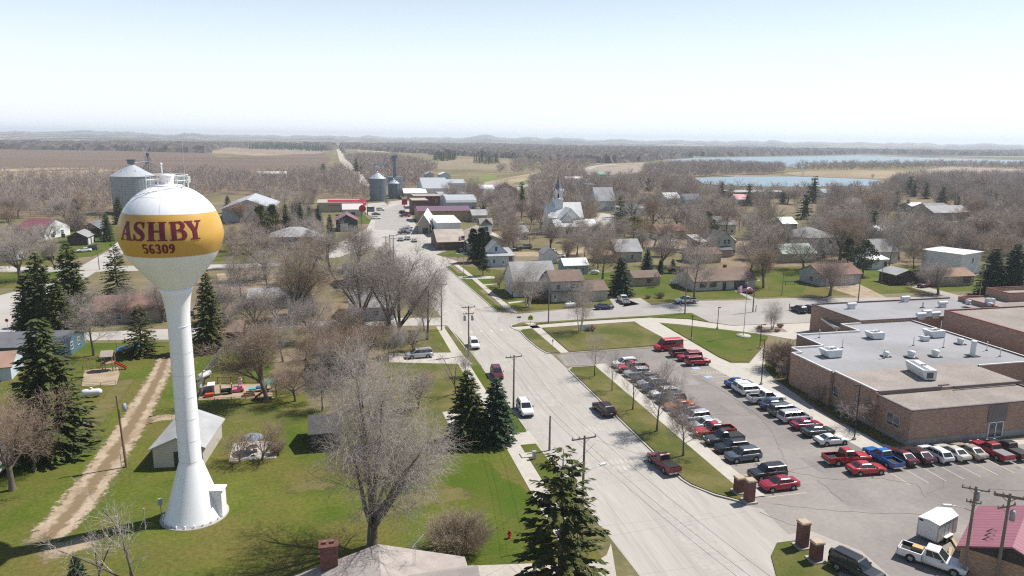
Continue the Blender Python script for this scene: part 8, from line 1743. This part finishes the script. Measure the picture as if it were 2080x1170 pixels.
for poly, n, gap, hp in FILL:
    xs = [p[0] for p in poly]; ys = [p[1] for p in poly]; k = 0; tries = 0
    while k < n and tries < 6000:
        tries += 1; px, py = rnd.uniform(min(xs), max(xs)), rnd.uniform(min(ys), max(ys))
        if not inpoly(px, py, poly) or any(inpoly(px, py, q) for q in ROADPX): continue
        p = at(px, py)
        if not clear(p.x, p.y) or (hides(p.x, p.y) and rnd.random() < .85) or any((p.x - x) ** 2 + (p.y - y) ** 2 < gap * gap for x, y in PTS): continue
        h = rnd.uniform(10, 17); far_ = py < 445
        tree(rnd.choice(['spread', 'oval', 'vase', 'oval']), p.x, p.y, h, '@fill', rnd.choice(['grey', 'grey', 'brown', 'red', 'red', 'pale' if rnd.random() < .25 else 'grey']), wide=rnd.uniform(1.05, 1.45), parts=not far_)
        PTS.append((p.x, p.y)); k += 1
# labels for those: named by the nearest landmark, counted outward from it
EXTRA = [(at(757, 1110).x, at(757, 1110).y, 'great bare tree'), (at(541, 816).x, at(541, 816).y, 'play yard'), (at(1258, 478).x, at(1258, 478).y, 'very tall ragged spruce'), (at(1651, 412).x, at(1651, 412).y, 'tallest lakeside spruce')]
buckets = {}
for t in TREES:
    if t.get('label') in ('@fill', '@thicket'):
        x, y = t.location.x, t.location.y
        near = sorted((math.hypot(x - a, y - b_), l, a, b_) for a, b_, l in LM + EXTRA); d, lm, lx, ly = next((q for q in near if len(buckets.get(q[1:], ())) < 7), near[0])
        buckets.setdefault((lm, lx, ly), []).append((d, t))
ORD = ['nearest', 'second nearest', 'third nearest', 'fourth nearest', 'fifth nearest', 'sixth nearest', 'seventh nearest', 'eighth nearest', 'ninth nearest', 'tenth nearest', 'eleventh nearest', 'twelfth nearest', 'thirteenth nearest', 'fourteenth nearest', 'fifteenth nearest', 'sixteenth nearest']
for (lm, lx, ly), lst in buckets.items():
    seen = {}
    for d, t in sorted(lst, key=lambda q: q[0]):
        vx, vy = at(0, 0, 0).x, 0
        dx, dy = t.location.x - lx, t.location.y - ly
        rel = 'in front of' if dy < -abs(dx) * .8 else 'behind' if dy > abs(dx) * .8 else 'west of' if dx < 0 else 'east of'
        k = seen.get(rel, 0); seen[rel] = k + 1
        o = ('' if k == 0 else ORD[k].replace(' nearest', ' ')) + ' '
        t['label'] = ('bare tree %s the %s' % (rel, lm)) if k == 0 else ('%s bare tree %s the %s, counting outward' % (ORD[k].replace(' nearest', ''), rel, lm))
        t['group'] = 'bare trees among the houses'; t['category'] = 'tree'
# ---------------------------------------------------------------- woods too many to count
def brush(seed, H, Rr, n, wd):
    rg = random.Random(seed); vs, fs = [], []
    def rib(a, b_, w0, w1):
        d = (b_ - a).normalized(); q = d.cross(Vector((rg.gauss(0, 1), rg.gauss(0, 1), rg.gauss(0, .3)))).normalized(); o = len(vs)
        vs.extend([a - q * w0, a + q * w0, b_ + q * w1, b_ - q * w1]); fs.append((o, o + 1, o + 2, o + 3))
    for s in range(2): rib(Vector((0, 0, 0)), Vector((rg.uniform(-.3, .3), rg.uniform(-.3, .3), H * .6)), .13, .06)
    for i in range(n):
        a = rg.uniform(0, 6.283); t = rg.random(); z = H * (.08 + .58 * t); r0 = Rr * .35 * rg.random()
        p = Vector((math.cos(a) * r0, math.sin(a) * r0, z)); out = Rr * rg.uniform(.45, 1.0) * math.sqrt(max(.1, 1 - abs(t - .35)))
        e = Vector((math.cos(a) * out, math.sin(a) * out, min(H, z + H * rg.uniform(.12, .36)))); rib(p, e, wd, wd * .4)
        m_ = p.lerp(e, rg.uniform(.3, .7)); a2 = a + rg.uniform(-1.3, 1.3); rib(m_, m_ + Vector((math.cos(a2), math.sin(a2), rg.uniform(.2, 1.2))) * Rr * .45, wd * .7, wd * .25)
    return np.array(vs, np.float32), np.array(fs, np.int32)
BR = [brush(s, 11, 4.4, 72, .06) for s in (1, 2, 3, 4)]
BRF = [brush(s, 11, 5.0, 34, .13) for s in (5, 6, 7)]
def conif(seed):
    rg = random.Random(seed); vs, fs = [], []
    for i in range(70):
        t = rg.random(); z = 12 * t; r_ = 2.6 * (1 - t) + .2; a = rg.uniform(0, 6.283); p = Vector((0, 0, z + 1.0)); e = Vector((math.cos(a) * r_, math.sin(a) * r_, z - .3)); q = Vector((-math.sin(a), math.cos(a), 0)) * (.35 + .4 * (1 - t)); o = len(vs); vs += [p, e - q, e + q]; fs.append((o, o + 1, o + 2))
    return np.array(vs, np.float32), np.array([f + (f[2],) for f in fs], np.int32)
def scatter_mesh(name, mats, pts, protos, hr=(.75, 1.25), zf=None, mi_fn=None, tri=False):
    V, Fc, MI = [], [], []; o = 0; g = np.random.default_rng(5)
    for x, y in pts:
        k = g.integers(len(protos)); v, f = protos[k]; a = g.uniform(0, 6.283); s = g.uniform(*hr); sw = s * g.uniform(.9, 1.25); c, q = math.cos(a), math.sin(a)
        w_ = np.empty_like(v); w_[:, 0] = (v[:, 0] * c - v[:, 1] * q) * sw + x; w_[:, 1] = (v[:, 0] * q + v[:, 1] * c) * sw + y; w_[:, 2] = v[:, 2] * s + (zf(x, y) if zf else 0)
        V.append(w_); Fc.append(f + o); o += len(v); MI.append(np.full(len(f), g.integers(len(mats)), np.int32))
    V = np.concatenate(V); Fc = np.concatenate(Fc); MI = np.concatenate(MI); n = 3 if tri else 4
    if tri: Fc = Fc[:, :3]
    me = bpy.data.meshes.new(name); me.vertices.add(len(V)); me.vertices.foreach_set('co', V.ravel()); me.loops.add(len(Fc) * n); me.loops.foreach_set('vertex_index', np.ascontiguousarray(Fc).ravel().astype(np.int32))
    me.polygons.add(len(Fc)); me.polygons.foreach_set('loop_start', np.arange(0, len(Fc) * n, n, dtype=np.int32)); me.polygons.foreach_set('material_index', MI)
    for m in mats: me.materials.append(m)
    me.update(calc_edges=True); o_ = link(bpy.data.objects.new(name, me)); o_['kind'] = 'stuff'; return o_
def pts_in(px, gap, keep=1.0):
    P_ = P2(*px); xs = [p[0] for p in P_]; ys = [p[1] for p in P_]; out = []; y = min(ys)
    while y < max(ys):
        x = min(xs)
        while x < max(xs):
            q = (x + rnd.uniform(-.45, .45) * gap, y + rnd.uniform(-.45, .45) * gap)
            if inpoly(q[0], q[1], P_) and rnd.random() < keep and clear(*q): out.append(q)
            x += gap
        y += gap
    return out
WM = [mat('wood_grey', (.46, .385, .34), (.37, .305, .27), scale=.05, rough=.95, spec=.05), mat('wood_brown', (.40, .325, .265), (.32, .26, .21), scale=.05, rough=.95, spec=.05), mat('wood_red', (.41, .335, .30), (.33, .265, .238), scale=.05, rough=.95, spec=.05), mat('wood_dark', (.33, .27, .245), (.26, .215, .195), scale=.05, rough=.95, spec=.05)]
m_under = mat('leaf_litter', (.165, .118, .085), (.115, .088, .066), scale=.15, rough=.95, c3=(.20, .155, .10), scale3=.05, spec=.05)
W1 = [(-60, 440), (-60, 352), (120, 346), (330, 345), (420, 348), (520, 356), (600, 352), (650, 343), (700, 340), (735, 362), (752, 392), (745, 408), (690, 405), (640, 402), (560, 396), (450, 396), (330, 412), (240, 428), (130, 440)]
sheet('woodland_floor', P2(*W1), .05, m_under)
scatter_mesh('bare_woods', WM, pts_in([(-60, 440), (-60, 372), (330, 362), (650, 356), (735, 366), (752, 392), (745, 408), (640, 402), (560, 396), (450, 396), (330, 412), (240, 428), (130, 440)], 8.5, .85), BR, (.45, 1.1))
scatter_mesh('bare_woods', WM, pts_in([(-60, 372), (-60, 356), (120, 352), (330, 348), (420, 348), (520, 356), (600, 352), (650, 343), (700, 340), (735, 366), (650, 356), (330, 362)], 12, .8), BRF, (.45, 1.0))
W2 = [(745, 368), (700, 322), (730, 318), (800, 320), (845, 330), (890, 345), (870, 352), (860, 372), (825, 385), (815, 395), (790, 380), (760, 388)]
sheet('woodland_floor', P2(*W2), .06, m_under); scatter_mesh('bare_woods', WM, pts_in(W2, 11, .9), BRF, (.8, 1.3))
W3 = [(1060, 400), (1080, 375), (1110, 352), (1180, 348), (1190, 362), (1240, 366), (1330, 358), (1400, 374), (1430, 388), (1560, 394), (1680, 396), (1790, 386), (1815, 366), (1900, 358), (2200, 360), (2200, 418), (1900, 402), (1700, 408), (1400, 396), (1200, 392)]
sheet('woodland_floor', P2(*W3), .07, m_under); scatter_mesh('bare_woods', WM, pts_in(W3, 10, .85), BRF, (.7, 1.15))
W4 = [(1300, 358), (1310, 346), (1340, 338), (1420, 335), (1500, 336), (1590, 340), (1595, 350), (1560, 354), (1450, 357), (1400, 361), (1340, 362)]
sheet('woodland_floor', P2(*W4), .46, m_under); scatter_mesh('bare_woods', WM[:1] + WM[3:], pts_in(W4, 11), BRF, (.8, 1.2))
scatter_mesh('bare_woods', WM, pts_in([(1600, 346), (1625, 340), (1720, 338), (1900, 336), (2100, 338), (2200, 340), (2200, 345), (1920, 341), (1780, 345), (1680, 347)], 14), BRF, (.8, 1.3))
scatter_mesh('bare_woods', WM, pts_in([(1600, 356), (1760, 361), (1900, 354), (1900, 356), (1780, 363), (1600, 358)], 26, .5), BRF, (.4, .7))
scatter_mesh('bare_woods', WM, pts_in([(1000, 352), (1060, 330), (1180, 330), (1230, 334), (1190, 340), (1180, 348), (1110, 352)], 15, .85), BRF, (.8, 1.2))
scatter_mesh('pine_belt', [m_spr, m_sprb], pts_in([(878, 326), (890, 318), (925, 318), (928, 325), (900, 328)], 12), [conif(1), conif(2)], (.8, 1.3), tri=True)
scatter_mesh('pine_belt', [m_spr, m_sprb], pts_in([(960, 331), (966, 327), (1012, 327), (1014, 333), (985, 334)], 12), [conif(1), conif(2)], (.7, 1.1), tri=True)
scatter_mesh('pine_belt', [m_spr, m_sprb], pts_in([(505, 303.5), (520, 300), (590, 301), (640, 303), (668, 308), (650, 308), (600, 305)], 20), [conif(3), conif(4)], (.9, 1.5), tri=True)
MID = [(1090, 520), (1010, 440), (1090, 400), (1400, 398), (1440, 410), (1780, 410), (1820, 388), (2200, 385), (2200, 560), (1760, 530), (1500, 520), (1330, 500)]
scatter_mesh('bare_treetops', WM, [q for q in pts_in(MID, 9.5, .62) if not hides(*q) and not any(inpoly(*proj(q[0], q[1], 0), r_) for r_ in ROADPX)], BR, (.8, 1.4))
scatter_mesh('bare_treetops', WM, [q for q in pts_in([(430, 640), (440, 450), (560, 420), (700, 440), (640, 500), (700, 560), (880, 640), (700, 645)], 11, .22) if not any(inpoly(*proj(q[0], q[1], 0), r_) for r_ in ROADPX)], BR, (.45, .8))
# closed canopies far off: a rough sheet with a crown at every node
def canopy(name, px, cell, h, mats):
    P_ = P2(*px); xs = [p[0] for p in P_]; ys = [p[1] for p in P_]; x0, y0 = min(xs), min(ys); nx, ny = int((max(xs) - x0) / cell) + 2, int((max(ys) - y0) / cell) + 2
    vs = []; ins = []
    for j in range(ny):
        for i in range(nx):
            x = x0 + (i + rnd.uniform(-.4, .4)) * cell; y = y0 + (j + rnd.uniform(-.4, .4)) * cell; k = inpoly(x, y, P_) and fbm(x, y, .004) > -.28
            D = math.hypot(x, y); b_ = hill_h(D, math.atan2(x, y)) if D > 2150 else 0
            ins.append(k); vs.append((x, y, max(0, b_) + (h * rnd.uniform(.3, 1.15) if k else -3)))
    fs = []; mi = []
    for j in range(ny - 1):
        for i in range(nx - 1):
            a = j * nx + i; q = (a, a + 1, a + nx + 1, a + nx)
            if any(ins[v] for v in q): fs += [(q[0], q[1], q[2]), (q[0], q[2], q[3])]; mi += [rnd.randrange(len(mats)), rnd.randrange(len(mats))]
    me = bpy.data.meshes.new(name); me.from_pydata(vs, [], fs); [me.materials.append(m) for m in mats]; me.polygons.foreach_set('material_index', mi); me.update(); o = link(bpy.data.objects.new(name, me)); o['kind'] = 'stuff'
CM = [mat('canopy_grey', (.125, .104, .098), (.095, .08, .077), scale=.02, rough=.95, spec=.03), mat('canopy_brown', (.135, .108, .094), (.10, .081, .073), scale=.02, rough=.95, spec=.03), mat('canopy_dark', (.075, .064, .062), rough=.95, spec=.03)]
canopy('far_woods', [(-200, 304), (0, 303.5), (220, 306), (420, 311), (430, 304), (455, 300), (560, 299), (670, 306), (685, 298), (600, 297), (300, 295), (0, 293), (-200, 294)], 10, 14, CM)
canopy('far_woods', [(700, 322), (694, 302), (725, 303), (800, 309), (870, 312), (1000, 312), (1100, 309), (1300, 308), (1350, 313), (1480, 314), (1700, 311), (1850, 314), (2300, 322), (2300, 315), (1700, 307), (1200, 301), (700, 296), (690, 299)], 12, 13, CM)
canopy('far_woods', [(870, 314), (930, 316), (1040, 322), (1060, 330), (1200, 334), (1300, 329), (1350, 324), (1420, 319), (1560, 316.5), (1740, 314), (1350, 312), (1100, 309), (900, 311)], 9, 12, CM)
# the air between here and the hills
mb = MB(); mb.box(-13500, 13500, -300, 17500, -6, 128)
hz = mb.mesh('haze'); hm = bpy.data.materials.new('haze_air'); hm.use_nodes = True; nt = hm.node_tree; nt.nodes.remove(nt.nodes['Principled BSDF'])
pv = nt.nodes.new('ShaderNodeVolumePrincipled'); pv.inputs['Color'].default_value = (.82, .92, 1.0, 1); pv.inputs['Density'].default_value = .000125; pv.inputs['Anisotropy'].default_value = .2
nt.links.new(pv.outputs[0], nt.nodes['Material Output'].inputs['Volume']); hm.cycles.homogeneous_volume = True; hz.materials.append(hm)
ho = link(bpy.data.objects.new('haze', hz)); ho['kind'] = 'stuff'
